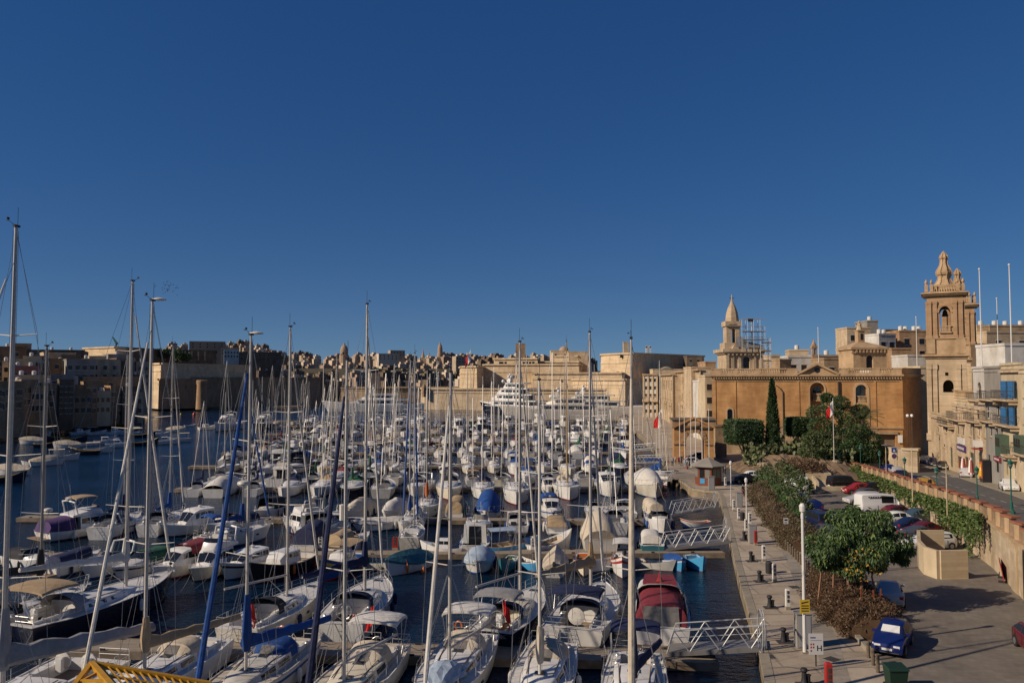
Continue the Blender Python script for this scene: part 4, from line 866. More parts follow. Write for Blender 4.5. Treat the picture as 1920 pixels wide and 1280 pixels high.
rows = [  # pontoon name, Y of pontoon, x0, x1, spacing, share of motorboats, skip side
    ('fourth', 123.4, -50, 27, 4.7, .22), ('fifth', 150, -58, 23, 4.9, .25), ('sixth', 178, -62, 28, 5.2, .28), ('seventh', 207, -66, 32, 5.6, .3), ('eighth', 240, -72, 36, 6.0, .35), ('ninth', 277, -82, 42, 6.4, .45)]
rng = random.Random(11); used = set(); tot = 0
for nm, Y, x0, x1, sp, mr in rows:
    for side in (-1, 1):
        x = x1 - 3 - rng.random()*2; k = 0
        while x > x0+2:
            if nm == 'fourth' and side == -1 and (XY(880,Y-6) < x): x -= 4.6; continue
            L_ = FAR_M if rng.random() < mr else FAR_S
            proto, w, L = rng.choice(L_)
            if rng.random() > (.05 if Y < 200 else .10):
                rz = (math.pi if side < 0 else 0) + rng.uniform(-.09,.09)
                if rng.random() < .18: rz += math.pi
                sc = rng.uniform(.66,.90); off = 1.6 + L*sc/2 + rng.uniform(-.3,.5)
                lab = f"{w}, {ordn[k]} from quay, {'near' if side < 0 else 'far'} side, {nm} pontoon"
                loc = (x, Y + side*off, 0); first = proto.name not in used
                if first:
                    used.add(proto.name); proto.location = loc; proto.rotation_euler = (0,0,rz); proto['label'] = lab
                else: c = dup(proto, loc, rz, lab); c.scale = (sc*1.03, sc, sc*rng.uniform(1.0,1.25))
                k += 1; tot += 1
            x -= sp*rng.uniform(.74,1.08)
print('far boats', tot)
for t, w, L in FAR_S+FAR_M:
    if t.name not in used: print('unused', t.name)
# farthest row: larger motor yachts
t, H = motorboat('x', dict(L=17, B=5, fb=2.0, style='fly', hh=2.2, stripe='gelcoat', sole='gelcoat', boot='stripe_black'), 'motor yacht', 'larger motor yachts on the farthest pontoon', 1, name='motor_yacht')
t2, H = motorboat('x', dict(L=16, B=5, fb=2.0, style='fly', hh=2.2, hull='navy_hull', sole='gelcoat'), 'motor yacht', 'larger motor yachts on the farthest pontoon', 1, name='motor_yacht')
px_ = [(425,806,0,'dark bow'),(495,806,1,''),(582,812,1,''),(650,806,0,''),(702,812,0,''),(752,812,0,''),(790,806,0,''),(862,812,0,''),(905,806,1,''),(955,800,0,''),(1013,800,0,''),(1060,800,0,''),(1090,808,0,''),(1122,808,0,'')]
for i, (px, py, n, _) in enumerate(px_):
    q = P(px, py, 0); src = (t, t2)[n]; rz = math.pi + rng.uniform(-.12,.12)
    lab = ('white' if n == 0 else 'dark hulled') + f" motor yacht with flybridge, {ordn[i]} from the left in the farthest row"
    if src['label'] == 'x': src.location = q; src.rotation_euler = (0,0,rz); src['label'] = lab
    else: c = dup(src, q, rz, lab); s_ = rng.uniform(.8,1.0); c.scale = (s_,)*3
# small fishing boats on moorings off the left shore
pr = []
for w, p in (('white fishing boat with cream awning', dict(L=6.2, fb=.8, awning='cloth_cream', hull='gelcoat', inner='cloth_tan')), ('dark fishing boat with yellow trim', dict(L=6.4, fb=.8, hull='navy_hull', rail='paint_yellow', sheer=1.6)),
             ('grey tarpaulin covered boat', dict(L=6, fb=.8, tarp='cloth_cream', tz=1.1)), ('small cabin boat', dict(L=6, fb=.8, cuddy=1.0)), ('open white dinghy', dict(L=4.2, fb=.55))):
    t, H = smallboat('x', p, 'small boat', 'small boats moored off the left shore', 2, name='fishing_boat'); pr.append([t, w, 0])
spots = [(185,848,0),(118,863,0),(88,872,2),(158,852,1),(22,890,2),(8,905,1),(222,838,3),(272,835,1),(200,832,3),(168,835,4),(62,873,4),(245,815,0),(218,815,3),(140,828,1),(105,826,1),(125,840,2),(300,818,3),(312,832,3),(335,828,0),(60,832,2),(357,800,4),(90,838,1),(150,815,3),(180,815,0),(60,815,4),(75,818,2),(270,820,1),(40,822,1),(205,822,4),(330,810,2),(388,805,3)]
for i, (px, py, n) in enumerate(spots):
    src = pr[n]; q = P(px, py, 0); rz = rng.choice([-1.1,-1.3,-.9,1.9]) + rng.uniform(-.2,.2)
    lab = f"{src[1]}, {ordn[src[2]]} of its kind on the left moorings"; src[2] += 1
    if src[0]['label'] == 'x': src[0].location = q; src[0].rotation_euler = (0,0,rz); src[0]['label'] = lab
    else: dup(src[0], q, rz, lab)
# buoys
for i, (px, py, m, l) in enumerate(((794,1073,'paint_orange','orange mooring buoy alone on the water in front of the second pontoon'), (364,778,'paint_red','red channel buoy far off at left near the bastion'), (339,777,'paint_yellow','yellow float near the far red buoy'), (140,858,'paint_white','white float among the fishing boats'),
                                     (382,1063,'paint_orange','orange buoy under the bow of the flybridge cruiser'), (432,1062,'paint_yellow','yellow buoy right of the flybridge cruiser'), (495,1062,'paint_orange','orange buoy left of the dark fishing boat'), (593,1058,'paint_orange','orange buoy by the bare mast right of the dark fishing boat'),
                                     (941,1059,'paint_orange','pale orange buoy below the green boat'), (1214,1056,'paint_orange','orange buoy between the awning boat and the grey rowing boat'))):
    q = P(px, py, 0); t = thing('buoy', l, 'buoy', q, 0, 'mooring buoys')
    s_ = 3 if i in (1,) else (1.6 if i == 2 else 1)
    o = part('float', t, m, lambda b: b.lathe([(.04,-.25),(.24,-.15),(.27,.05),(.2,.25),(.08,.42),(.03,.5)], (0,0,0), 10), smooth=True); part('ring', t, 'steel', lambda b: b.tube([(-.05,0,.5),(-.04,0,.6),(.04,0,.6),(.05,0,.5)], .015, 5)); t.scale = (s_,)*3
# ------------------------------------------------------------------ superyachts
def superyacht(label, L, B, tiers, hullm, supm, loc, rz, style=0):
    t = thing('superyacht', label, 'superyacht', loc, rz); H = Hull(L, B, 3.6, .88, 3.5, flare=.2, sheer=.6, tm=.35, pw=2.4)
    h = MB(); H.mesh(h, (0,1,2,3,2,4), n=24, lip=.5); h.build('hull', ['antifoul', 'stripe_black', hullm, hullm, supm], t, smooth=True)
    part('deck', t, 'deck', lambda b: H.deck(b, None, n=16))
    z = 3.7
    for i, (y0, y1, w, hh, rk) in enumerate(tiers):
        hb = MB(); bays = house(hb, [(y0, w, w*.97, z, z+hh), (lerp(y0,y1,.6), w, w*.95, z, z+hh), (lerp(y0,y1,.8), w*.8, w*.7, z, z+hh-.1), (y1, w*.42, w*.3, z, z+hh*.35)], crown=.05)
        o = hb.build('superstructure', supm, t, smooth=True)
        side_windows(o, bays, [(0,.05,.47,.35,.82),(0,.52,.97,.35,.82),(1,.03,.8,.4,.82)])
        a, b2 = bays[2]; part('windscreen', o, 'glass_dark', lambda q: q.pane(b2[5], b2[1], a[1], a[5], .04, .96, .2, .9, .04, .0))
        # overhanging deck slab aft
        part('deck_overhang', t, supm, lambda q: q.prism([(-w*1.08,y0-(4.6 if style == 0 else 2.5)),(w*1.08,y0-(4.6 if style == 0 else 2.5)),(w*1.12,lerp(y0,y1,.6)),(w*.8,lerp(y0,y1,.8)),(-w*.8,lerp(y0,y1,.8)),(-w*1.12,lerp(y0,y1,.6))], z+hh+.0, z+hh+.55))
        part('aft_opening', t, 'stripe_black', lambda q: q.box((-w*.8,y0-.08,z+.2),(w*.8,y0-.01,z+hh-.2)))
        z += hh+.56
    part('mast', t, supm, lambda q: (q.rings([[(-1.0,0,z),(1.0,0,z),(.7,3,z),(-.7,3,z)],[(-.4,-.8,z+3.2),(.4,-.8,z+3.2),(.3,.5,z+3.2),(-.3,.5,z+3.2)]]), q.box((-2.2,-.6,z+2.0),(2.2,.1,z+2.2)), q.tube([(0,-.2,z+3),(0,-.2,z+5.4)], .12, 5)))
    for x, y, zz, r_ in ((-1.8,-.2,z+2.9,.75),(1.8,-.2,z+2.9,.75),(0,.5,z+4.0,.6),(-2.2,3,z+.7,.9),(2.2,3,z+.7,.9)):
        part('satellite_dome', t, 'gelcoat', lambda q: q.ell((x,y,zz),(r_,r_,r_)), smooth=True)
    return t
superyacht('tall white superyacht with stacked overhanging decks and navy hull below the pale fort wall', 42, 9, [(-15,16,4.2,2.5,0),(-12,12,3.9,2.4,0),(-9,8,3.4,2.3,0),(-6,4,2.7,2.0,0)], 'navy_hull', 'gelcoat', P(950,777,0)+Vector((2,10,0)), hd((-.75,.66)))
superyacht('long sleek superyacht in shade on the left, bow pointing left', 52, 9, [(-15,14,3.9,2.3,0),(-10,6,3.0,2.1,0)], 'gelcoat', 'gelcoat', P(700,772,0), hd((-.985,-.17)), 1)
superyacht('silver white superyacht lying side on in front of the fort, nearer of two', 50, 8.5, [(-16,14,3.8,2.2,0),(-11,5,3.0,1.9,0)], 'alu', 'alu', P(1030,787,0)+Vector((4,2,0)), hd((-.98,.15)), 1)
superyacht('sleek superyacht with tall mast behind the silver white one', 56, 9, [(-17,16,4.0,2.4,0),(-12,8,3.3,2.2,0)], 'alu', 'gelcoat_old', P(1075,779,0)+Vector((6,12,0)), hd((-.98,.2)), 1)
strip_props()
# ================================================================== BUILDINGS
mat('stone_ochre', (.54, .30, .12), .85, (.42, .215, .08), .28, bump=.25, bscale=4, bricks=(1.1,.42,.82), streak=.26)
mat('stone_ochre_trim', (.48, .33, .19), .85, (.38, .26, .15), 1.2, bump=.2, streak=.25)
mat('stone_base', (.40, .29, .18), .85, (.32, .22, .13), .8, bump=.2, bricks=(1.1,.42,.75), streak=.3)
mat('stone_pale', (.60, .47, .32), .85, (.50, .385, .25), .5, bump=.2, bscale=4, bricks=(.9,.35,.86), streak=.22)
mat('stone_tower', (.45, .29, .165), .85, (.38, .24, .13), .5, bump=.2, bricks=(.9,.4,.82), streak=.25)
mat('stone_fort', (.70, .55, .365), .9, (.58, .445, .285), .06, bump=.3, bscale=1.5, bricks=(2.2,.9,.88), streak=.16)
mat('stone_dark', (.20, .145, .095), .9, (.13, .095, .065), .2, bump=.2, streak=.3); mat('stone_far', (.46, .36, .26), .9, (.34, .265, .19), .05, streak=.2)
mat('stone_far_light', (.60, .49, .37), .9, (.50, .40, .29), .05); mat('stone_far_red', (.38, .27, .19), .9, (.30, .21, .145), .05)
mat('render_white', (.62, .60, .56), .8, (.50, .475, .43), .8, streak=.2); mat('render_cream', (.56, .46, .31), .8, (.48, .385, .25), .8, streak=.2)
mat('render_grey', (.30, .28, .25), .85, (.26, .24, .21), .6, streak=.2); mat('render_pink', (.30, .13, .10), .85, (.26, .11, .09), .6)
mat('roof_flat', (.36, .30, .22), .9, (.28, .23, .17), 1.5); mat('window_hole', (.018, .017, .018), .25); mat('wood_brown', (.20, .055, .022), .6, (.15, .04, .018), 5)
mat('wood_green', (.07, .11, .075), .6, (.05, .085, .06), 5); mat('shutter_blue', (.03, .13, .30), .5, (.02, .10, .24), 5, bricks=(4, .09, .55)); mat('iron', (.05, .045, .04), .6)
mat('tile_red', (.30, .10, .06), .8, (.24, .08, .05), 4)
def wall(mb, O, U, N, Wd, Hh, holes, depth=.4, m=0, mr=None):
    O, U, N = Vector(O), Vector(U), Vector(N); Z = Vector((0,0,1)); mr = m if mr is None else mr
    def q(u, v, d=0): return O + U*u + Z*v - N*d
    us = sorted(set([0, Wd] + [h[0] for h in holes] + [h[1] for h in holes])); vs = sorted(set([0, Hh] + [h[2] for h in holes] + [h[3] for h in holes]))
    for a, b in zip(us, us[1:]):
        for c, d in zip(vs, vs[1:]):
            mu, mv = (a+b)/2, (c+d)/2
            if any(h[0] < mu < h[1] and h[2] < mv < h[3] for h in holes): continue
            mb.face([q(a,c), q(b,c), q(b,d), q(a,d)], m)
    for h in holes:
        u0,u1,v0,v1 = h[:4]; dp = h[5] if len(h) > 5 else depth
        if len(h) > 4 and h[4]:
            r = (u1-u0)/2; cx = (u0+u1)/2; vc = v1-r; n = 10; arc = [(cx - r*math.cos(math.pi*k/n), vc + r*math.sin(math.pi*k/n)) for k in range(n+1)]
            for k in range(n//2): mb.face([q(u0,v1), q(*arc[k]), q(*arc[k+1])], m)
            for k in range(n//2, n): mb.face([q(u1,v1), q(*arc[k]), q(*arc[k+1])], m)
            out = [(u0,v0)] + arc + [(u1,v0)]
        else: out = [(u0,v0),(u0,v1),(u1,v1),(u1,v0)]
        for (a,b),(c,d) in zip(out, out[1:]): mb.face([q(a,b), q(c,d), q(c,d,dp), q(a,b,dp)], mr)
        mb.face([q(u0,v0), q(u0,v0,dp), q(u1,v0,dp), q(u1,v0)], mr)
def infill(mb, O, U, N, h, depth, mf=0, mg=1, bars=1, shut=False):
    O, U, N = Vector(O), Vector(U), Vector(N); Z = Vector((0,0,1)); u0,u1,v0,v1 = h[:4]; d = depth-.06
    def q(u, v, dd=d): return O + U*u + Z*v - N*dd
    mb.face([q(u0,v0),q(u1,v0),q(u1,v1),q(u0,v1)], mg)
    w = min(.09, (u1-u0)*.12)
    fr = [(u0,v0,u0+w,v1),(u1-w,v0,u1,v1),(u0+w,v0,u1-w,v0+w),(u0+w,v1-w,u1-w,v1)]
    for k in range(bars): c = u0+(u1-u0)*(k+1)/(bars+1); fr.append((c-w/2,v0+w,c+w/2,v1-w))
    if (v1-v0) > 1.5: c = v0+(v1-v0)*.62; fr.append((u0+w,c-w/2,u1-w,c+w/2))
    for a,b,c,e in fr: mb.face([q(a,b,d-.05),q(c,b,d-.05),q(c,e,d-.05),q(a,e,d-.05)], mf)
def baluster_row(mb, O, U, n, L, h, r=.13, m=0):
    O, U = Vector(O), Vector(U)
    for k in range(n):
        c = O + U*(L*(k+.5)/n); mb.lathe([(r*.8,0),(r*1.2,h*.3),(r*.55,h*.62),(r*.9,h*.95)], tuple(c), 6, m)
# ------------------------------------------------ ochre church front
CY = 165.0; HL, HR = Vector((XY(1336,168,10),168,0)), Vector((XY(1692,157,10),157,0)); HU = (HR-HL).normalized(); HN = Vector((HU.y,-HU.x,0)); CW = (HR-HL).length
def onpl(px, py, o, N, U):
    d = ray(px, py); t = (o.x*N.x+o.y*N.y)/(d.x*N.x+d.y*N.y); q = Vector((d.x*t, d.y*t, CAM_H+d.z*t)); return (q-o).dot(U), q.z
def cu(px): return onpl(px, 740, HL, HN, HU)[0]
def cz(py, px=1520): return onpl(px, py, HL, HN, HU)[1] - QZ
ch = thing('ochre_hall', 'long ochre stone hall with central pediment and balustrade behind the clipped trees', 'building', (HL.x, HL.y, QZ), math.atan2(HU.y,HU.x))
H0 = cz(705)
nich = [(cu(1519),cu(1546),.6,cz(717),True,1.5), (cu(1604.5),cu(1625),cz(755),cz(721),True,.8), (cu(1363.5),cu(1373),cz(797),cz(768),True,.6), (cu(1645),cu(1677),cz(842),cz(811),False,1.0)]
b = MB(); wall(b, (0,0,0), (1,0,0), (0,-1,0), CW, H0, nich)
CH = 4.5
CD = 6.5; b.face([(CW,0,0),(CW+CH,CD,0),(CW+CH,CD,H0),(CW,0,H0)]); b.face([(CW+CH,CD,0),(CW+CH,30,0),(CW+CH,30,H0),(CW+CH,CD,H0)]); b.face([(0,30,0),(0,0,0),(0,0,H0),(0,30,H0)])
b.face([(0,0,H0),(CW,0,H0),(CW+CH,CD,H0),(CW+CH,30,H0),(0,30,H0)], 1)
for h in nich: 
    u0,u1,v0,v1,_,d = h; b.face([(u0,d,v0),(u1,d,v0),(u1,d,v1),(u0,d,v1)], 0 if d == 1.5 else 0)
b.build('wall', ['stone_ochre', 'roof_flat'], ch)
part('base_course', ch, 'stone_base', lambda q: (wall(q, (0,-.12,0), (1,0,0), (0,-1,0), cu(1518), cz(800), [], .1), wall(q, (cu(1547),-.12,0), (1,0,0), (0,-1,0), cu(1644)-cu(1547), cz(800), [], .1), q.box((cu(1547),-.25,cz(801)),(CW+.2,0,cz(798))), q.box((0,-.25,cz(801)),(cu(1518),0,cz(798))), q.box((cu(1640),-.3,cz(811)),(cu(1682),-.13,cz(806)))))
def corn(q):
    for z0, z1, o in ((H0-.25,H0,.35),(H0+.002,H0+.35,.65),(H0-1.0,H0-.8,.18)):
        q.prism([(-o,-o),(CW+o*.5,-o),(CW+CH+o,CD-o*.2),(CW+CH-.6,CD+.6),(CW-.2,.3),(-o,.3)], z0, z1)
    for k in range(72): x = .3+k*(CW-.6)/71; q.box((x,-.55,H0-.55),(x+.25,-.02,H0-.252))
part('cornice', ch, 'stone_ochre_trim', corn)
def bal(q):
    zb = H0+.36; ht = cz(690)-zb
    xs = [0, cu(1352), cu(1375), cu(1384), cu(1414), cu(1426), cu(1474), cu(1496)]; xs2 = [cu(1574), cu(1592), cu(1633), cu(1650), cu(1672), CW]
    def run(xs, solid):
        for i, (a, c) in enumerate(zip(xs, xs[1:])):
            if i in solid: q.box((a,-.3,zb),(c,.1,zb+ht-.25))
            else:
                q.box((a,-.25,zb),(c,.1,zb+.3)); baluster_row(q, (a,-.1,zb+.3), (1,0,0), max(3,int((c-a)/.42)), c-a, ht-.55)
            q.box((a-.15,-.42,zb+ht-.25 if i not in solid else zb+ht-.248),(a+.15,.15,zb+ht+.05))
        q.box((xs[0]-.1,-.36,zb+ht-.249),(xs[-1]+.1,.12,zb+ht))
    run(xs, (0,2,4,6)); run(xs2, (0,2,4))
    q.prism([(CW,-.3),(CW+CH,CD-.3),(CW+CH,CD),(CW,.1)], zb, zb+ht)
part('balustrade', ch, 'stone_ochre_trim', bal)
def pil(q):
    for px, w in ((1339,.35),(1379,.16),(1497,.22),(1573,.3),(1641,.18),(1690,.25)): x = cu(px); q.box((x-w,-.12,cz(799)),(x+w,-.001,H0-1.01))
part('pilaster', ch, 'stone_ochre', pil)
part('downpipe', ch, 'iron', lambda q: q.tube([(cu(1468),-.15,.3),(cu(1468),-.15,cz(735)),(cu(1463),-.15,cz(728)),(cu(1455),-.15,cz(722))], .10, 6)); part('downpipe', ch, 'iron', lambda q: q.tube([(cu(1572),-.35,.3),(cu(1572),-.35,H0-1)], .16, 6))
def pedi(q):
    x0, x1, xm = cu(1494), cu(1574), cu(1533); z0, zt = H0+.36, cz(682)
    q.rings([[(x0,-.1,z0),(x1,-.1,z0),(xm,-.1,zt-.1)],[(x0,.6,z0),(x1,.6,z0),(xm,.6,zt-.1)]])
    for a, c in (((x0,-.35,z0),(xm,-.35,zt)),((x1,-.35,z0),(xm,-.35,zt))): q.bar(a, c, .9, .4)
pd = part('pediment', ch, 'stone_ochre_trim', pedi); part('round_window', pd, 'window_hole', lambda q: q.rings([[(cu(1533)+.55*math.cos(a*.5236),y,cz(694)+.55*math.sin(a*.5236)) for a in range(12)] for y in (-.14,-.05)]))
for i, (h, dd) in enumerate(((( cu(1525), cu(1541), cz(748), cz(724)),1.5),((cu(1606), cu(1623.5), cz(752), cz(722.5)),.8),((cu(1364), cu(1372.6), cz(797), cz(769)),.6))):
    def wn(q):
        O = (0,0,0); u0,u1,v0,v1 = h; r = (u1-u0)/2; pts = [(u0,v0)] + [(u0+r-r*math.cos(math.pi*k/8), v1-r+r*math.sin(math.pi*k/8)) for k in range(9)] + [(u1,v0)]
        q.face([(u,dd-.06,v) for u,v in pts][::-1], 1); q.box((u0+r-.05,dd-.12,v0),(u0+r+.05,dd-.07,v1), 0); q.box((u0,dd-.12,v0+(v1-v0)*.45),(u1,dd-.07,v0+(v1-v0)*.45+.1), 0)
    part('window', ch, ['iron', 'glass_dark'], wn)
    if i < 2:
        part('balcony_balustrade', ch, 'stone_ochre_trim', lambda q: (baluster_row(q, (h[0],dd-.5,h[2]-.2), (1,0,0), 7, h[1]-h[0], 1.2, .11), q.box((h[0]-.1,dd-.75,h[2]-.4),(h[1]+.1,dd-.1,h[2]-.2)), q.box((h[0]-.1,dd-.65,h[2]+1.0),(h[1]+.1,dd-.35,h[2]+1.15))))
def surr(q):
    for u0,u1,v0,v1,w in ((cu(1604.5),cu(1625),cz(830),cz(721),.5),(cu(1363.5),cu(1373),cz(797),cz(768),.35),(cu(1519),cu(1546),.6,cz(717),.3)):
        r = (u1-u0)/2; cx = (u0+u1)/2; n = 12
        for k in range(n):
            a0, a1 = math.pi*k/n, math.pi*(k+1)/n
            o = [(cx-(r+g)*math.cos(a), v1-r+(r+g)*math.sin(a)) for g in (0.02,w) for a in (a0,a1)]
            q.rings([[(o[0][0],y,o[0][1]),(o[1][0],y,o[1][1]),(o[3][0],y,o[3][1]),(o[2][0],y,o[2][1])] for y in (-.12,-.005)])
        for s in (u0-w,u1+.02): q.box((s,-.12,v0),(s+w-.02,-.005,v1-r))
part('arch_surround', ch, 'stone_ochre_trim', surr)
part('notice_board', ch, 'paint_white', lambda q: q.box((cu(1681),-.35,cz(826)),(cu(1690),-.3,cz(812))))
part('doorway', ch, 'stone_dark', lambda q: q.box((cu(1646),.9,cz(841)),(cu(1676),.98,cz(812))))
# belfry with scaffold
BY = CY+7; bx = lambda px: XY(px, BY, 20); bz = lambda py: ZY(py, BY)
bt = thing('belfry', 'small stone belfry with pointed dome and cross, half hidden by scaffolding', 'tower', (bx(1393), BY, bz(694)))
def L(px, py=0): return bx(px)-bx(1393)
def Zb(py): return bz(py)-bz(694)
w0, w1 = L(1361), L(1430)
def body(q):
    hole = [(L(1393.5)-w0, L(1406)-w0, .3, Zb(668), True)]
    wall(q, (w0,0,0), (1,0,0), (0,-1,0), w1-w0, Zb(661), hole, .5)
    q.face([(w0,7,0),(w0,0,0),(w0,0,Zb(661)),(w0,7,Zb(661))]); q.face([(w1,0,0),(w1,7,0),(w1,7,Zb(661)),(w1,0,Zb(661))]); q.face([(w0,0,Zb(661)),(w1,0,Zb(661)),(w1,7,Zb(661)),(w0,7,Zb(661))]); q.face([(L(1393.5),.5,.3),(L(1406),.5,.3),(L(1406),.5,Zb(668)),(L(1393.5),.5,Zb(668))], 1)
part('wall', bt, ['stone_pale', 'window_hole'], body)
def bc(q):
    q.box((w0-.8,-.8,Zb(660)),(w1+.6,7.5,Zb(654))); q.box((w0-.4,-.4,Zb(663)),(w1+.3,7.2,Zb(660.2)))
    for k in range(9): x = w0+.3+k*(w1-w0-.8)/8; q.box((x,-.6,Zb(666)),(x+.35,-.01,Zb(663.2)))
    for x in (w0+.05,L(1371),L(1384),L(1412),w1-.75): q.box((x,-.25,0),(x+.6,-.005,Zb(666.5)))
    for x0, x1 in ((L(1372),L(1385)),(L(1400),L(1428))): q.rings([[(lerp(x0,x1,k/8), y, Zb(654)+.02+1.0*math.sin(math.pi*k/8)) for k in range(9)] for y in (-.5,.3)])
part('cornice', bt, 'stone_pale', bc)
def bell(q):
    a, c = L(1363.5), L(1388.5); z0, z1 = Zb(654)+.05, Zb(611)
    q.box((a-.5,0,z0),(c+1.2,4,z0+1.3))
    wall(q, (a,.3,z0+1.3), (1,0,0), (0,-1,0), c-a, z1-z0-1.3, [(L(1373)-a, L(1380.5)-a, 0, Zb(616)-z0-1.3, True)], 2.6)
    q.face([(a,3.0,z0+1.3),(a,.3,z0+1.3),(a,.3,z1),(a,3.0,z1)]); q.face([(c,.3,z0+1.3),(c,3.0,z0+1.3),(c,3.0,z1),(c,.3,z1)])
    q.box((a-.3,-.1,z1),(c+.3,3.2,Zb(602))); q.rings([[(L(1366),-.22,Zb(608)),(L(1381),-.22,Zb(608)),(L(1375),-.22,Zb(602.5))],[(L(1366),-.1,Zb(608)),(L(1381),-.1,Zb(608)),(L(1375),-.1,Zb(602.5))]])
part('bell_stage', bt, 'stone_pale', bell)
dm = part('dome', bt, 'stone_pale', lambda q: q.lathe([(L(1390)-L(1377.5)-.0,0),(1.38,.9),(1.2,2.0),(.85,3.1),(.42,4.0),(.18,4.7),(.08,5.9)], (L(1377.5),1.6,Zb(602)), 8, rot=R(22.5)))
part('cross', dm, 'iron', lambda q: (q.box((L(1377.5)-.06,1.55,Zb(566)),(L(1377.5)+.06,1.67,Zb(553))), q.box((L(1377.5)-.5,1.56,Zb(558)),(L(1377.5)+.5,1.66,Zb(556.8))), q.ell((L(1377.5),1.6,Zb(564)),(.22,.22,.22))))
sc_ = thing('scaffold', 'grey tube scaffolding with plank levels around the small belfry', 'scaffold', (bx(1393), BY-1.2, bz(694)))
def scf(q):
    xs = [L(1389), L(1400), L(1411), L(1423), L(1432)]; lv = [598, 612, 622, 632, 640, 648]
    for i, x in enumerate(xs):
        for y in (0, 1.6): q.tube([(x,y,Zb(660) if i < 3 else Zb(692)),(x,y,Zb(600 if i < 4 else 612))], .05, 4)
    for py in lv:
        for y in (0, 1.6): q.tube([(xs[0],y,Zb(py)),(xs[-1],y,Zb(py))], .045, 4)
    for x in (L(1441),L(1442.5)):
        for y in (0,1.6): q.tube([(x,y,Zb(692)),(x,y,Zb(634))], .05, 4)
    for py in (636,646,656,666,676,686): q.tube([(L(1430),0,Zb(py)),(L(1442),0,Zb(py))], .045, 4)
    for k in range(5): q.tube([(L(1431),0,Zb(690-k*11)),(L(1442),0,Zb(679-k*11))], .035, 4)
    q.tube([(L(1410),.8,Zb(650)),(L(1410),.8,Zb(597))], .09, 5); q.tube([(L(1391),.8,Zb(598.5)),(L(1414),.8,Zb(598.5))], .07, 5)
part('tube_frame', sc_, 'steel', scf)
part('planks', sc_, 'pontoon_side', lambda q: [q.box((L(a),-.1,Zb(y)-.12),(L(c),1.7,Zb(y)+.05)) for a,c,y in ((1390,1432,621.5),(1392,1432,636.5),(1430,1443,642),(1424,1443,658),(1429,1443,676))])
part('hoist', sc_, 'black_rubber', lambda q: q.cbox((L(1407),.8,Zb(600.5)),(1.2,.6,.6)))
part('netting', sc_, 'cloth_grey', lambda q: q.rings([[(L(1379),.4,Zb(634)),(L(1386),.3,Zb(630)),(L(1398),.6,Zb(640)),(L(1426),.7,Zb(646))],[(L(1379),.4,Zb(650)),(L(1386),.4,Zb(651)),(L(1398),.5,Zb(651)),(L(1432),.5,Zb(652))]],0,False,False,closed=False))
# pavilion with lantern and statue
pv = thing('pavilion', 'square stone pavilion with pyramid roof, lantern and statue above the ochre hall', 'pavilion', (XY(1627,CY+9,22), CY+9, ZY(694,CY+9)))
vx = lambda px: XY(px,CY+9,22)-XY(1627,CY+9,22); vz = lambda py: ZY(py,CY+9)-ZY(694,CY+9)
def pvb(q):
    a, c = vx(1600), vx(1662)
    wall(q, (a,0,0), (1,0,0), (0,-1,0), c-a, vz(662), [(vx(1624)-a, vx(1637)-a, .2, vz(666), True)], .5)
    q.face([(a-2,3,0),(a,0,0),(a,0,vz(662)),(a-2,3,vz(662))]); q.face([(c,0,0),(c+1,3,0),(c+1,3,vz(662)),(c,0,vz(662))]); q.face([(vx(1624),.5,.2),(vx(1637),.5,.2),(vx(1637),.5,vz(666)),(vx(1624),.5,vz(666))], 1)
    q.box((vx(1594),-.6,vz(655)),(vx(1665),8,vz(651.5))); q.box((vx(1597),-.25,vz(662)),(vx(1663),7,vz(655.1)))
    for k in range(9): x = lerp(vx(1603),vx(1660),k/8.6); q.box((x,-.55,vz(661)),(x+.35,-.26,vz(655.1)))
    q.rings([[(vx(1594),-.5,vz(651.4)),(vx(1665),-.5,vz(651.4)),(vx(1665),8,vz(651.4)),(vx(1594),8,vz(651.4))],[(vx(1618),2.5,vz(640)),(vx(1634),2.5,vz(640)),(vx(1634),4.5,vz(640)),(vx(1618),4.5,vz(640))]])
part('wall', pv, ['stone_ochre_trim', 'window_hole'], pvb)
part('lantern', pv, ['stone_ochre_trim', 'window_hole'], lambda q: (q.box((vx(1619),2.6,vz(640)),(vx(1632),4.2,vz(619))), q.box((vx(1618),2.4,vz(619)),(vx(1634),4.4,vz(617))), q.pane((vx(1624),2.6,vz(636)),(vx(1629),2.6,vz(636)),(vx(1629),2.6,vz(624)),(vx(1624),2.6,vz(624)),0,1,0,1,.03,.01,1)))
part('statue', pv, 'stone_pale', lambda q: (q.lathe([(.75,0),(.6,.4),(.45,.9),(.5,1.3),(.25,1.55)], (vx(1625),3.4,vz(617)), 8), q.ell((vx(1625),3.4,vz(617)+1.85),(.24,.24,.3)), q.tube([(vx(1625)-.4,3.4,vz(617)+1.2),(vx(1625)-1.0,3.3,vz(617)+1.6)], .13, 6)))
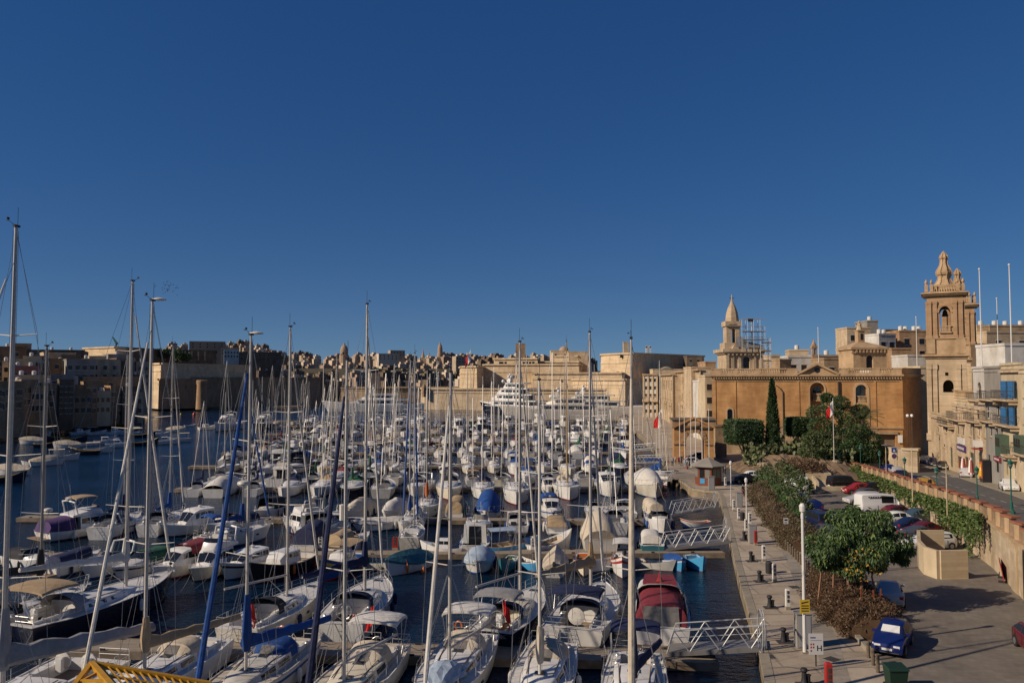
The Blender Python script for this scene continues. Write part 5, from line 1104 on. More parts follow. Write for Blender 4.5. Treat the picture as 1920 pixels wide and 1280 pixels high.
# ------------------------------------------------ tall bell towers
TY = 150.0; TC = XY(1785, TY, 25)
def tower(label, loc, sc=1.0):
    t = thing('bell_tower', label, 'church tower', loc, -math.atan2(loc[0],loc[1]), 'twin church towers'); g = (TY*math.cos(PITCH))/1500
    def w(px): return (px)*.1003
    def z(py): return ZY(py, TY) - zr(140)
    def sect(q, w0, z0, z1, m=0): q.box((-w0,-w0,z0),(w0,w0,z1), m)
    def lower(q):
        wall(q, (-4.2,-4.2,0), (1,0,0), (0,-1,0), 8.4, z(672), [(3.4,5.6,z(735),z(712),True,.7),(3.9,4.6,z(704),z(698),False,.5)], .6)
        for a, c, d_, e in (((-4.2,4.2),(-4.2,-4.2),0,0),((4.2,-4.2),(4.2,4.2),0,0),((4.2,4.2),(-4.2,4.2),0,0)): q.face([(*a,0),(*c,0),(*c,z(672)),(*a,z(672))])
        for x in (-3.9,-2.7,2.2,3.4): q.box((x-.1,-4.5,z(812)),(x+.75,-4.19,z(686))); q.box((x-.2,-4.6,z(692)),(x+.85,-4.2,z(682.5)))
        q.box((-4.5,-4.55,z(825)),(4.5,-4.1,z(812.1)))
    part('lower_stage', t, ['stone_pale'], lower)
    part('cornice', t, 'stone_ochre_trim', lambda q: (sect(q,4.5,z(672),z(668)), sect(q,5.0,z(668)+.002,z(664)))); part('cornice', t, 'stone_ochre_trim', lambda q: sect(q,4.35,z(635.5),z(633.5))); part('cornice', t, 'stone_ochre_trim', lambda q: (sect(q,4.6,z(554),z(551.2)), sect(q,5.0,z(551.1),z(548.8))))
    part('plinth_stage', t, 'stone_ochre_trim', lambda q: (sect(q,4.05,z(664),z(635.5)), [q.box((x,-4.35,z(663)),(x+1.9,-4.06,z(636))) for x in (-4.1,2.2)]))
    def belf(q):
        n0, n1 = z(633.5), z(554)
        for s in range(4):
            ang = s*math.pi/2; U = Vector((math.cos(ang), math.sin(ang), 0)); N = Vector((math.sin(ang), -math.cos(ang), 0)); O = N*3.75 - U*3.75
            wall(q, tuple(O + Vector((0,0,n0))), U, N, 7.5, n1-n0, [(2.6,4.9,z(622)-n0,z(575)-n0,True,.9)], .9)
            for x in (.05,1.25,5.4,6.6):
                c = O + U*(x+.42) + N*.02; q.M = Matrix.Translation((c.x,c.y,0)) @ Matrix.Rotation(ang,4,'Z')
                q.box((-.42,-.3,n0+.02),(.42,0,z(570))); q.box((-.5,-.4,z(570)),(.5,0,z(565))); q.box((-.55,-.42,n0+.01),(.55,0,n0+.5)); q.M = Matrix.Identity(4)
            c = N*3.75; q.M = Matrix.Translation((c.x,c.y,0)) @ Matrix.Rotation(ang,4,'Z'); r = 1.25
            for k in range(10):
                a0, a1 = math.pi*k/10, math.pi*(k+1)/10
                q.rings([[(-(r)*math.cos(a0),y,z(575)-1.15+r*math.sin(a0)),(-(r)*math.cos(a1),y,z(575)-1.15+r*math.sin(a1)),(-(r+.45)*math.cos(a1),y,z(575)-1.15+(r+.45)*math.sin(a1)),(-(r+.45)*math.cos(a0),y,z(575)-1.15+(r+.45)*math.sin(a0))] for y in (-.25,-.01)])
            q.M = Matrix.Identity(4)
    part('belfry_stage', t, 'stone_tower', belf)
    part('belfry_floor', t, 'stone_dark', lambda q: (q.box((-3.5,-3.5,z(633)),(3.5,3.5,z(622)-.1)), q.box((-3.6,-3.6,z(560)),(3.6,3.6,z(554)-.02))))
    part('bell', t, 'iron', lambda q: (q.lathe([(.75,0),(.62,.3),(.48,.9),(.35,1.15),(.05,1.3)], (0,-.6,z(592)), 12), q.bar((-2.5,-.6,z(577)),(2.5,-.6,z(577)),.25,.3)), smooth=True)
    part('balcony_balustrade', t, 'stone_ochre_trim', lambda q: (baluster_row(q, (-1.15,-4.0,z(622)), (1,0,0), 6, 2.3, .95, .14), q.box((-1.3,-4.15,z(622)+.95),(1.3,-3.85,z(622)+1.1)), q.box((-1.3,-4.2,z(622)-.25),(1.3,-3.76,z(622)))))
    def topb(q):
        zb = z(548.8)+.01; hh = 1.5
        for s in range(4):
            ang = s*math.pi/2; q.M = Matrix.Rotation(ang,4,'Z')
            for a, c in ((-2.4,2.4),): baluster_row(q, (a,-3.9,zb+.2), (1,0,0), 9, c-a, .95, .15)
            q.box((-4.1,-4.1,zb),(4.1,-3.6,zb+.2)); q.box((-3.2,-4.08,zb+1.15),(3.2,-3.65,zb+1.35))
            for x in (-3.8,-2.7,2.7): q.box((x-.35,-4.2,zb+.2),(x+.35,-3.55,zb+1.5)); q.lathe([(.3,0),(.12,.15),(.34,.45),(.22,.8),(.05,1.05)], (x,-3.9,zb+1.5), 8)
            q.M = Matrix.Identity(4)
    part('top_balustrade', t, 'stone_ochre_trim', topb)
    prof = [(2.15,533),(1.75,529),(1.45,524),(1.25,518),(1.25,514.5),(1.55,513),(1.65,509),(1.45,504),(1.1,499),(.82,494),(.68,486),(.66,483),(.9,481.5),(.85,478.5),(.5,474),(.22,470),(.06,467.5)]
    def sp(q):
        q.box((-2.4,-2.4,z(548)),(2.4,2.4,z(533)))
        q.lathe([(r*1.12, z(py)) for r, py in prof], (0,0,0), 8, rot=R(22.5))
        for k in range(8):
            a = k*math.pi/4+R(22.5); q.tube([(r*1.14*math.cos(a), r*1.14*math.sin(a), z(py)) for r, py in prof[:-1]], .13, 5)
    part('onion_spire', t, 'stone_ochre_trim', sp); t.scale = (.79,.79,1); return t
tw = tower('tall baroque bell tower with onion spire, the nearer and larger of the pair', (XY(1785,TY,20), TY+2, zr(140)))
dup(tw, (XY(1797,174,30), 174, zr(140)-.2), None, 'second bell tower, mostly hidden behind the right of the nearer one')
# ------------------------------------------------ street of houses at right
F0, F1 = Vector((74.4,142,0)), Vector((52.5,76,0)); FU = (F1-F0).normalized(); FN = Vector((FU.y, -FU.x, 0)); FL = (F1-F0).length
if FN.x > 0: FN = -FN
def fac(px, py, off=0.0):
    d = ray(px, py); o = F0 + FN*off
    t = (o.x*FN.x+o.y*FN.y)/(d.x*FN.x+d.y*FN.y); q = Vector((d.x*t, d.y*t, CAM_H+d.z*t)); return (q-o).dot(FU), q.z
def house_seg(name, label, px0, px1, topy, wins, wm='stone_pale', off=0.0, depth=10, base=None, doors=(), extra=None, cat='house', pxt=None):
    u0 = fac(px0, 800, off)[0]; u1 = fac(px1, 800, off)[0]; zt = fac(pxt or (px0+px1)/2, topy, off)[1]; z0 = (base if base is not None else QZ)
    o = F0 + FN*off + FU*u0; t = thing(name, label, cat, (o.x, o.y, z0), math.atan2(FU.y, FU.x)); Wd = u1-u0; Hh = zt-z0
    hs = []; rec = []
    for wn in wins:
        a, c, ya, yb = wn[:4]; ua = fac(a, (ya+yb)/2, off)[0]-u0; ub = fac(c, (ya+yb)/2, off)[0]-u0; vb = fac((a+c)/2, yb, off)[1]-z0; vt = fac((a+c)/2, ya, off)[1]-z0
        ua = max(ua,.05); ub = min(ub,Wd-.05); vt = min(vt,Hh-.1)
        if ub-ua < .15 or vt-vb < .15: continue
        kind = wn[4] if len(wn) > 4 else 'w'; hs.append((ua,ub,max(vb,.02),vt, kind == 'a')); rec.append((ua,ub,max(vb,.02),vt,kind))
    us = MB(); wall(us, (0,0,0), (1,0,0), (0,-1,0), Wd, Hh, hs, .28)
    us.face([(0,depth,0),(0,0,0),(0,0,Hh),(0,depth,Hh)]); us.face([(Wd,0,0),(Wd,depth,0),(Wd,depth,Hh),(Wd,0,Hh)]); us.face([(Wd,depth,0),(0,depth,0),(0,depth,Hh),(Wd,depth,Hh)]); us.face([(0,0,Hh),(Wd,0,Hh),(Wd,depth,Hh),(0,depth,Hh)])
    us.build('wall', wm, t)
    part('parapet', t, wm, lambda q: (q.box((-.08,-.14,Hh-.02),(Wd+.08,.25,Hh+.28)), q.box((0,-.10,Hh-.5),(Wd,-.003,Hh-.36))))
    for h in rec:
        k = h[4]
        if k == 'w': part('window', t, ['paint_white','window_hole'], lambda q: infill(q,(0,0,0),(1,0,0),(0,-1,0),h,.28,0,1)); part('sill', t, 'stone_ochre_trim', lambda q: q.box((h[0]-.12,-.12,h[2]-.12),(h[1]+.12,-.004,h[2]-.01)))
        elif k == 'a': part('window', t, ['stone_ochre_trim','window_hole'], lambda q: infill(q,(0,0,0),(1,0,0),(0,-1,0),h,.28,0,1,0))
        elif k in ('dg','db','dw','dn'):
            part('door', t, [{'dg':'wood_green','db':'wood_brown','dw':'paint_white','dn':'window_hole'}[k],'window_hole'], lambda q: (infill(q,(0,0,0),(1,0,0),(0,-1,0),h,.28,0,0,1), q.box((h[0]+.1,.12,h[3]-.6),(h[1]-.1,.2,h[3]-.1),1)))
        elif k == 's':   # blue shutters, opened outwards, with dark window
            wo = part('window', t, ['paint_white','window_hole'], lambda q: infill(q,(0,0,0),(1,0,0),(0,-1,0),h,.28,0,1))
            wdt = (h[1]-h[0])*.55
            for s in (0,1):
                def sh(q):
                    x = h[0] if s == 0 else h[1]; e = x-wdt*.82 if s == 0 else x+wdt*.82
                    q.rings([[(x,-.02,h[2]),(e,-.55*wdt,h[2]),(e,-.55*wdt,h[3]),(x,-.02,h[3])],[(x,-.08,h[2]),(e,-.55*wdt-.06,h[2]),(e,-.55*wdt-.06,h[3]),(x,-.08,h[3])]])
                part('shutter', wo, 'shutter_blue', sh)
        elif k == 'g':   # enclosed timber balcony
            part('enclosed_balcony', t, ['wood_green','window_hole'], lambda q: (q.box((h[0]-.2,-1.0,h[2]-.3),(h[1]+.2,-.01,h[3]+.2)), [q.pane((lerp(h[0],h[1],a),-1.0,h[2]),(lerp(h[0],h[1],a+.28),-1.0,h[2]),(lerp(h[0],h[1],a+.28),-1.0,h[3]),(lerp(h[0],h[1],a),-1.0,h[3]),0,1,.4,.92,.015,.0,1) for a in (0,.36,.72)]))
    if extra: extra(t, u0, z0, Wd, Hh)
    return t
def balcony(t, u0, z0, px0, px1, py, off=0.0, out=1.1, h=1.0, solid=False):
    a = fac(px0, py, off)[0]-u0; c = fac(px1, py, off)[0]-u0; z = fac((px0+px1)/2, py, off)[1]-z0
    bo = part('balcony', t, 'stone_pale', lambda q: (q.box((a,-out,z-.22),(c,-.005,z)), [q.box((x,-out*.8,z-.6),(x+.2,-.005,z-.221)) for x in (a+.2,c-.4)]))
    if solid: part('balustrade', bo, 'stone_ochre_trim', lambda q: (baluster_row(q,(a,-out+.15,z),(1,0,0),int((c-a)/.35),c-a,h-.12,.1), q.box((a,-out+.02,z+h-.12),(c,-out+.28,z+h))))
    else: part('railing', bo, 'iron', lambda q: (q.tube([(a,-.02,z+h),(a,-out+.05,z+h),(c,-out+.05,z+h),(c,-.02,z+h)], .03, 4), [q.tube([(x,-out+.05,z),(x,-out+.05,z+h)], .016, 3) for x in [lerp(a,c,k/max(2,int((c-a)/.28))) for k in range(max(2,int((c-a)/.28))+1)]], [q.tube([(x,y,z),(x,y,z+h)], .016, 3) for x in (a,c) for y in (-.25,-.5,-.75)]))
def sign(t, u0, z0, px0, px1, ya, yb, m, name='sign', out=.15, text=None, tm='paint_white'):
    a = fac(px0,(ya+yb)/2)[0]-u0; c = fac(px1,(ya+yb)/2)[0]-u0; zb = fac((px0+px1)/2,yb)[1]-z0; zt = fac((px0+px1)/2,ya)[1]-z0
    o = part(name, t, m, lambda q: q.box((a,-out,zb),(c,-.005,zt)))
    if text:
        def tx(q):
            n = len(text); w = (c-a)/(n+1)
            for i in range(n): q.box((a+w*(i+.65),-out-.02,zb+(zt-zb)*.3),(a+w*(i+1.25),-out-.001,zb+(zt-zb)*.7))
        part('lettering', o, tm, tx)
    return o
def exA(t, u0, z0, Wd, Hh):
    balcony(t,u0,z0,1770,1790,795); 
    part('cornice', t, 'stone_pale', lambda q: q.box((0,-.3,fac(1765,786)[1]-z0),(Wd,-.005,fac(1765,786)[1]-z0+.35)))
house_seg('corner_house', 'low cream house with curved terrace at the foot of the tall bell tower', 1746, 1786, 778, [(1771,1776,792,811,'w'),(1783,1786,795,814,'a'),(1768,1772,832,839,'w'),(1781,1786,838,875,'dg'),(1757,1760,800,812,'w')], 'stone_pale', extra=exA, depth=7)
def exB(t, u0, z0, Wd, Hh):
    balcony(t,u0,z0,1788,1810,785); balcony(t,u0,z0,1822,1842,788)
    sign(t,u0,z0,1797,1812,834,845,'paint_purple','shop_sign',.25,'xxxxxx'); sign(t,u0,z0,1798,1809,820,832,'paint_white','upper_sign',.2)
    a = fac(1843,829)[0]-u0; part('air_conditioner', t, 'paint_white', lambda q: q.box((a-1.6,-.9,fac(1843,838)[1]-z0),(a,-.01,fac(1843,826)[1]-z0)))
    part('awning', t, 'cloth_red', lambda q: q.prism([(a-1.5,-1.1),(a,-1.1),(a,-.01),(a-1.5,-.01)], fac(1843,843)[1]-z0, fac(1843,841)[1]-z0))
    part('drainpipe', t, 'iron', lambda q: q.tube([(fac(1827,800)[0]-u0,-.1,.5),(fac(1827,800)[0]-u0,-.1,Hh-1)], .05, 5))
house_seg('shop_house', 'cream shop house with red brown doors and small shop sign in the right street', 1786, 1848, 765, [(1792,1795,752,772,'a'),(1803,1806,752,772,'w'),(1817,1821,756,776,'w'),(1794,1798,798,815,'w'),(1803,1807,800,817,'w'),(1817,1821,800,818,'w'),(1833,1837,800,818,'w'),(1845,1848,800,820,'w'),(1795,1803,855,878,'db'),(1809,1816,856,880,'db'),(1818,1826,848,882,'dg'),(1834,1842,852,884,'dw'),(1831,1836,762,785,'dn'),(1843,1847,765,785,'dw')], 'stone_pale', extra=exB, depth=5)
house_seg('terrace_house', 'grey beige upper house with long stone balustrade right of the tall tower', 1787, 1827, 747, [(1794,1797,757,778,'w'),(1808,1812,758,778,'w')], 'render_cream', off=-5.2, depth=8, extra=lambda t,u0,z0,Wd,Hh: part('balustrade', t, 'stone_ochre_trim', lambda q: (baluster_row(q,(0,0,Hh+.3),(1,0,0),18,Wd,1.0,.13), q.box((0,-.15,Hh+1.3),(Wd,.15,Hh+1.5)))))
house_seg('white_house', 'tall white rendered house with one arched balcony door', 1827, 1848, 690, [(1833,1840,716,748,'a')], 'render_white', off=-2.5, depth=6, extra=lambda t,u0,z0,Wd,Hh: balcony(t,u0,z0,1826,1848,749,-2.5))
house_seg('shaded_wall_house', 'plain rendered wall with shade painted grey between the white house and the blue shuttered house', 1848, 1880, 690, [(1849,1855,762,784,'w'),(1868,1874,760,782,'w'),(1866,1871,800,820,'w'),(1852,1857,852,882,'dn'),(1866,1873,850,885,'dn'),(1855,1860,800,818,'w')], 'render_grey', depth=9,  # the grey render paints in the shade on this wall
          extra=lambda t,u0,z0,Wd,Hh: (balcony(t,u0,z0,1849,1878,748), balcony(t,u0,z0,1850,1870,788), sign(t,u0,z0,1866,1878,856,865,'paint_maroon','shop_sign',.2,'xxxx'), part('plaster', t, 'stone_pale', lambda q: q.box((0,-.04,0),(Wd,-.006,fac(1864,750)[1]-z0))) if False else None))
house_seg('shuttered_house', 'cream house with four bright blue shutters and iron balconies at the right edge', 1880, 1914, 684, [(1887,1893,714,747,'s'),(1900,1906,714,747,'s'),(1887,1893,764,798,'s'),(1901,1906,764,800,'s'),(1884,1892,818,850,'g'),(1904,1908,822,850,'w'),(1886,1890,868,890,'dn'),(1900,1905,868,895,'dw')], 'render_cream', depth=10,
          extra=lambda t,u0,z0,Wd,Hh: (balcony(t,u0,z0,1876,1909,748), balcony(t,u0,z0,1880,1912,796), balcony(t,u0,z0,1896,1908,853), part('cornice', t, 'stone_pale', lambda q: q.box((-.1,-.35,fac(1896,698)[1]-z0),(Wd,-.005,fac(1896,698)[1]-z0+.25)))))
house_seg('end_house', 'cream house cut by the right edge of the photo', 1914, 1990, 690, [(1918,1926,715,745,'w'),(1918,1926,765,795,'w'),(1920,1932,820,850,'g'),(1920,1930,870,900,'dw'),(1940,1950,765,795,'w')], 'render_cream', depth=10, extra=lambda t,u0,z0,Wd,Hh: balcony(t,u0,z0,1915,1940,850))
# ------------------------------------------------ generic flat roofed block, far or near
def block(px0, px1, topy, Y, label, m='stone_pale', base=QZ, rot=0.0, dpt=8, win=(0,0), group=None, name='house', trim=True, tanks=0, cat='house', boty=None, wmode=0, lit=None):
    """front face spans px0..px1 at depth Y; rot turns it about its left front corner"""
    zt = ZY(topy, Y); x0 = XY(px0, Y, zt); x1 = XY(px1, Y, zt); Wd = (x1-x0)
    t = thing(name, label, cat, (x0, Y, base), rot, group); Hh = zt-base
    if rot: Wd = Wd/max(.35, math.cos(rot)) if abs(rot) < 1.2 else Wd
    wv = []
    nx, nz = win; s = min(1.0, Y/150)
    if nx:
        for i in range(nx):
            for j in range(nz):
                u = Wd*(i+.5)/nx; w = min(.55*s+.1, Wd/nx*.3); v = Hh - 2.6 - j*3.3*min(1.3,max(1,s)); 
                if boty is not None and v < ZY(boty,Y)-base: continue
                if v < 1: continue
                wv.append((u-w, u+w, v-.8, v+.8))
    def f(q):
        q.prism([(0,0),(Wd,0),(Wd,dpt),(0,dpt)], 0, Hh, 0, 1)
        if trim: q.box((-.12,-.12,Hh),(Wd+.12,.2,Hh+.45)); q.box((-.12,.2,Hh),(.2,dpt,Hh+.45))
    part('wall', t, [m, 'roof_flat'], f)
    if wv:
        if wmode: part('windows', t, 'window_hole', lambda q: [q.box((a,-.05,c),(b_,-.004,d_)) for a,b_,c,d_ in wv])
        else:
            for a,b_,c,d_ in wv: part('window', t, ['paint_white','window_hole'], lambda q: (q.box((a-.1,-.10,c-.1),(b_+.1,-.003,c),0), q.box((a-.1,-.08,d_),(b_+.1,-.003,d_+.1),0), q.box((a,-.03,c),(b_,-.003,d_),1)))
    if tanks:
        for k in range(tanks): part('water_tank', t, 'paint_white', lambda q: (q.lathe([(.55,0),(.6,.1),(.6,1.2),(.1,1.35)], (Wd*(k+.6)/(tanks+.4), 1.5+ (k%2), Hh+.35), 10)))
    return t
bk = [ # behind the ochre hall and around the tower
 (1443,1462,668,196,'small cream rooftop house right of the scaffolding','stone_pale',0,(1,1),0,.0),(1462,1486,676,190,'low cream building with flat roof behind the hall','stone_base',.3,(0,0),0,0),
 (1480,1514,658,215,'cream block with white water tank behind the hall','stone_pale',-.2,(2,1),1,0),(1478,1536,670,200,'long white low building behind the pediment','render_white',.0,(3,1),0,0),
 (1530,1590,668,205,'sand coloured low block with small windows left of the pavilion','stone_pale',.1,(4,1),1,0),(1545,1600,674,192,'brown low wall building left of the pavilion','stone_base',.0,(2,1),0,0),
 (1588,1632,616,225,'tall sandy block rising left behind the pavilion','stone_pale',.0,(2,3),0,0),(1626,1646,603,232,'grey stair tower with blue tank on the sandy block','render_grey',.0,(0,0),1,0),
 (1640,1688,620,238,'dark brown top floor right of the grey stair tower','stone_dark',.0,(5,1),0,0),(1648,1684,628,212,'bright white house with dishes on its roof behind the pavilion','render_white',.25,(2,2),2,0),
 (1686,1742,622,215,'tan building with row of water tanks left of the tall tower','stone_tower',.0,(2,3),4,0),(1672,1708,655,196,'brown low house with dark windows right of the pavilion','stone_tower',.0,(2,1),0,0),
 (1702,1740,668,186,'small pale blue grey panelled rooftop room by the tall tower','render_white',.0,(0,0),0,0),(1726,1746,690,165,'narrow cream house with balconies left of the tall tower','render_cream',.0,(1,4),0,0),
 (1832,1862,612,215,'beige far house right of the twin towers','stone_pale',.0,(1,1),1,0),(1856,1990,612,210,'weathered long building with small windows at far right','stone_base',.0,(9,1),5,0),
 (1850,1990,624,190,'plain sandy wall block below the weathered building','stone_pale',.1,(3,1),0,0),(1830,1888,648,168,'shaded brown building behind the white house','stone_dark',.0,(2,2),0,0),  # the brown building's shade is put into its dark stone colour
 (1884,1990,648,128,'white rooftop room with dark opening at far right','render_white',.0,(1,1),0,0)]
for a,c,ty,Y,l,m,rt,wn,tk,_ in bk: block(a,c,ty,Y,l,m,rot=rt,win=wn,tanks=tk,boty=700)
ct = thing('rooftop_belfry', 'tiny reddish belfry on a roof left of a white pole, behind the hall', 'belfry', (XY(1526,200,24),200,ZY(672,200)))
part('shaft', ct, 'stone_tower', lambda q: (q.box((-.55,-.5,0),(-.25,.5,3.4)), q.box((.25,-.5,0),(.55,.5,3.4)), q.box((-.6,-.55,0),(.6,.55,1)), q.box((-.7,-.65,2.6),(.7,.65,3.1)), q.lathe([(.6,3.1),(.45,3.8),(.15,4.4),(.05,4.9)],(0,0,0),8)))
# ------------------------------------------------ gate building
GY = 146.0; gx0 = XY(1268,GY,8); gx1 = XY(1346,GY,8); gz = lambda py: ZY(py,GY)-QZ; gu = lambda px: XY(px,GY,8)-gx0
gt = thing('arched_gatehouse', 'ochre gatehouse with triangular pediment and big arched opening', 'gatehouse', (gx0, GY+2, QZ), R(-9))
def gf(q):
    hs = [(gu(1290),gu(1324),.0,gz(812),True,7)]
    wall(q,(0,0,0),(1,0,0),(0,-1,0),gu(1341),gz(802),hs,7); Wd = gu(1341)
    wall(q,(Wd,7,0),(-1,0,0),(0,1,0),Wd,gz(802),[(Wd-gu(1324),Wd-gu(1290),0,gz(812),True,.01)],.01)
    q.face([(0,7,0),(0,0,0),(0,0,gz(802)),(0,7,gz(802))]); q.face([(Wd,0,0),(Wd+.6,7,0),(Wd+.6,7,gz(802)),(Wd,0,gz(802))]); q.face([(0,0,gz(802)),(Wd,0,gz(802)),(Wd,7,gz(802)),(0,7,gz(802))])
part('wall', gt, 'stone_ochre', gf)
part('parapet', gt, 'stone_base', lambda q: q.box((-.3,-.2,gz(801.9)),(gu(1345),7.2,gz(788))))
part('cornice', gt, 'stone_dark', lambda q: (q.box((-.6,-.5,gz(788)),(gu(1347),7.3,gz(786.5))), q.box((-.4,-.35,gz(803.5)),(gu(1342),-.01,gz(802))), q.box((-.1,-.18,gz(835)),(gu(1289),-.01,gz(833.5))), q.box((gu(1325),-.18,gz(835)),(gu(1341),-.01,gz(833.5)))))
part('pediment', gt, 'stone_ochre', lambda q: (q.rings([[(gu(1269),y,gz(801)),(gu(1340),y,gz(801)),(gu(1305),y,gz(784))] for y in (-.45,-.21)]), q.bar((gu(1267),-.55,gz(801)),(gu(1305),-.55,gz(783)),.5,.35), q.bar((gu(1342),-.55,gz(801)),(gu(1305),-.55,gz(783)),.5,.35)))
part('crest', gt, 'stone_tower', lambda q: q.ell((gu(1305),-.5,gz(795)),(1.3,.25,.6)))
def vous(q):
    r0 = (gu(1324)-gu(1290))/2; cx = (gu(1324)+gu(1290))/2; zc = gz(812)-r0
    for k in range(11):
        a0, a1 = math.pi*(k+.08)/11, math.pi*(k+.92)/11; o = [(cx-g*math.cos(a), zc+g*math.sin(a)) for g in (r0+.02,r0+(.75 if k % 2 == 0 else .55)) for a in (a0,a1)]
        q.rings([[(o[0][0],y,o[0][1]),(o[1][0],y,o[1][1]),(o[3][0],y,o[3][1]),(o[2][0],y,o[2][1])] for y in (-.12,-.005)])
part('arch_stone', gt, 'stone_tower', vous)
block(1341,1362,800,158,'low stone annexe right of the gatehouse','stone_base',win=(0,0),dpt=5,name='annexe')
# ------------------------------------------------ palazzi on the quay
def pal(px0, px1, topy, Y, px2, Y2, label, m, win, name='palazzo', wcol=None):
    # lit side face px0->px1 running from (px0,Y) to (px1,Y2 nearer)
    a = Vector((XY(px0,Y,12),Y,0)); c = Vector((XY(px1,Y2,12),Y2,0)); U = (c-a).normalized(); Lw = (c-a).length; t = thing(name, label, 'building', (a.x,a.y,QZ), math.atan2(U.y,U.x)); Hh = ZY(topy,(Y+Y2)/2)-QZ
    hs = []; nx, nz = win
    for i in range(nx):
        for j in range(nz):
            u = Lw*(i+.5)/nx; w = Lw/nx*.26; v = Hh*(j+.45)/nz*.92+.3; hs.append((u-w,u+w,v,v+Hh/nz*.42))
    b = MB(); wall(b,(0,0,0),(1,0,0),(0,-1,0),Lw,Hh,hs,.5); b.face([(0,14,0),(0,0,0),(0,0,Hh),(0,14,Hh)]); b.face([(Lw,0,0),(Lw,14,0),(Lw,14,Hh),(Lw,0,Hh)]); b.face([(0,0,Hh),(Lw,0,Hh),(Lw,14,Hh),(0,14,Hh)]); b.build('wall', m, t)
    for h in hs: part('window', t, ['paint_white','window_hole'], lambda q: infill(q,(0,0,0),(1,0,0),(0,-1,0),h,.5,0,1))
    part('cornice', t, 'stone_ochre_trim', lambda q: (q.box((-.5,-.8,Hh),(Lw+.5,.5,Hh+.5)), q.box((0,-.25,Hh*.48),(Lw,-.005,Hh*.48+.35))))
    part('pilaster', t, 'stone_pale', lambda q: [q.box((Lw*i/nx-.35,-.28,.02),(Lw*i/nx+.35,-.004,Hh-.01)) for i in range(nx+1)])
    part('balcony', t, 'stone_ochre_trim', lambda q: [q.box((Lw*(i+.5)/nx-1.3,-1.2,Hh*.36),(Lw*(i+.5)/nx+1.3,-.006,Hh*.36+.25)) for i in range(0,nx,2)])
    part('balustrade', t, 'stone_pale', lambda q: [q.box((Lw*(i+.5)/nx-1.3,-1.2,Hh*.36+.251),(Lw*(i+.5)/nx+1.3,-1.05,Hh*.36+1.2)) for i in range(0,nx,2)])
    return t
pal(1207,1232,703,330,0,328,'white framed glass fronted building at the foot of the dark fort wall','render_white',(3,5))
pal(1233,1262,704,345,0,270,'cream palazzo with balconies right of the glass fronted building','stone_pale',(7,2))
pal(1268,1314,697,290,0,212,'cream palazzo with heavy cornice left of the hall, larger of two','stone_pale',(8,3))
block(1312,1323,716,206,'narrow white house with four tall windows beside the hall','render_white',win=(2,3),dpt=8)
block(1322,1337,706,200,'narrow cream house squeezed against the left end of the hall','render_cream',win=(1,4),dpt=8)
block(1296,1336,690,225,'plain tan upper storey behind the narrow houses','stone_pale',win=(0,0),dpt=10)
block(1323,1342,680,240,'small brown and white rooftop block left of the belfry','stone_tower',win=(0,0),dpt=10)
# ------------------------------------------------ fort
def fort(label, pts, topy, Yt, name='fort_wall', base=0, batter=.06, m='stone_fort', extra=None, cat='fort', ztop=None, tmat='roof_flat'):
    z1 = ztop if ztop is not None else ZY(topy, Yt); P_ = [Vector((XY(px,Y,z1),Y)) for px, Y in pts]
    cx = sum(p.x for p in P_)/len(P_); cy = sum(p.y for p in P_)/len(P_)
    o = P_[0]; t = thing(name, label, cat, (o.x, o.y, base)); h = z1-base
    bot = []
    for p in P_:
        d = Vector((p.x-cx, p.y-cy)); d.normalize(); bot.append((p.x-o.x+d.x*h*batter, p.y-o.y+d.y*h*batter))
    top = [(p.x-o.x, p.y-o.y) for p in P_]
    ar = sum(top[i][0]*top[(i+1)%len(top)][1]-top[(i+1)%len(top)][0]*top[i][1] for i in range(len(top)))
    if ar < 0: top = top[::-1]; bot = bot[::-1]
    part('wall', t, [m, tmat], lambda q: q.prism(bot, 0, h, 0, 1, top=top))
    # rounded string course
    zc = h*.84
    def ring(q):
        bt2 = [(lerp(a[0],c[0],.84), lerp(a[1],c[1],.84)) for a,c in zip(bot,top)]
        n = len(bt2)
        for i in range(n): q.bar((*bt2[i],zc),(*bt2[(i+1)%n],zc),.7,.5)
    part('string_course', t, m, ring)
    part('parapet', t, m, lambda q: [q.bar((*top[i],h+.25),(*top[(i+1)%len(top)],h+.25),1.6,.9) for i in range(len(top))])
    if extra: extra(t, P_, h)
    return t
def holes(spec, m='window_hole', name='embrasure'):
    def f(t, P_, h):
        o = t.location
        for px, py, w, hh, Y in spec:
            q = PY(px, py, Y); part(name, t, m, lambda b: b.cbox((q.x-o.x, q.y-o.y, q.z-o.z),(w,.6,hh)))
    return f
fort('long low sea wall of pale stone along the water below the fort', [(797,452),(1170,428),(1172,470),(790,480)], 730, 440, batter=.05, extra=holes([(905,742,1.5,1.5,446),(1010,760,1.2,1.2,438)]))
fort('middle terrace wall of the fort above the sea wall at right', [(1000,452),(1095,446),(1166,440),(1172,480),(1000,490)], 700, 446, extra=holes([(1050,712,.8,.8,448)]))
fort('square bastion with battered walls at the left end of the fort', [(866,468),(894,462),(906,474),(900,500),(862,500)], 688, 465)
fort('long middle wall of the fort with barrack windows', [(906,480),(1085,468),(1090,520),(906,530)], 684, 474)
fort('upper wall below the domed church in the fort', [(945,500),(1040,492),(1086,488),(1086,540),(945,545)], 679, 494)
fort('barrack block of the fort with a row of small windows', [(926,494),(1008,486),(1008,520),(926,525)], 673, 488, name='barrack', batter=.0, extra=holes([(p,682,1.5,2.6,485.5) for p in (938,942,948,982,988,994,1000)] , name='window'))
fort('great corner cavalier of the fort, lit front and dark right side', [(1127,470),(1166,452),(1186,446),(1320,500),(1300,560),(1130,540)], 664, 455, batter=.05, extra=holes([(1165,668,1.5,1.5,451),(1158,700,1.2,2,451)]))
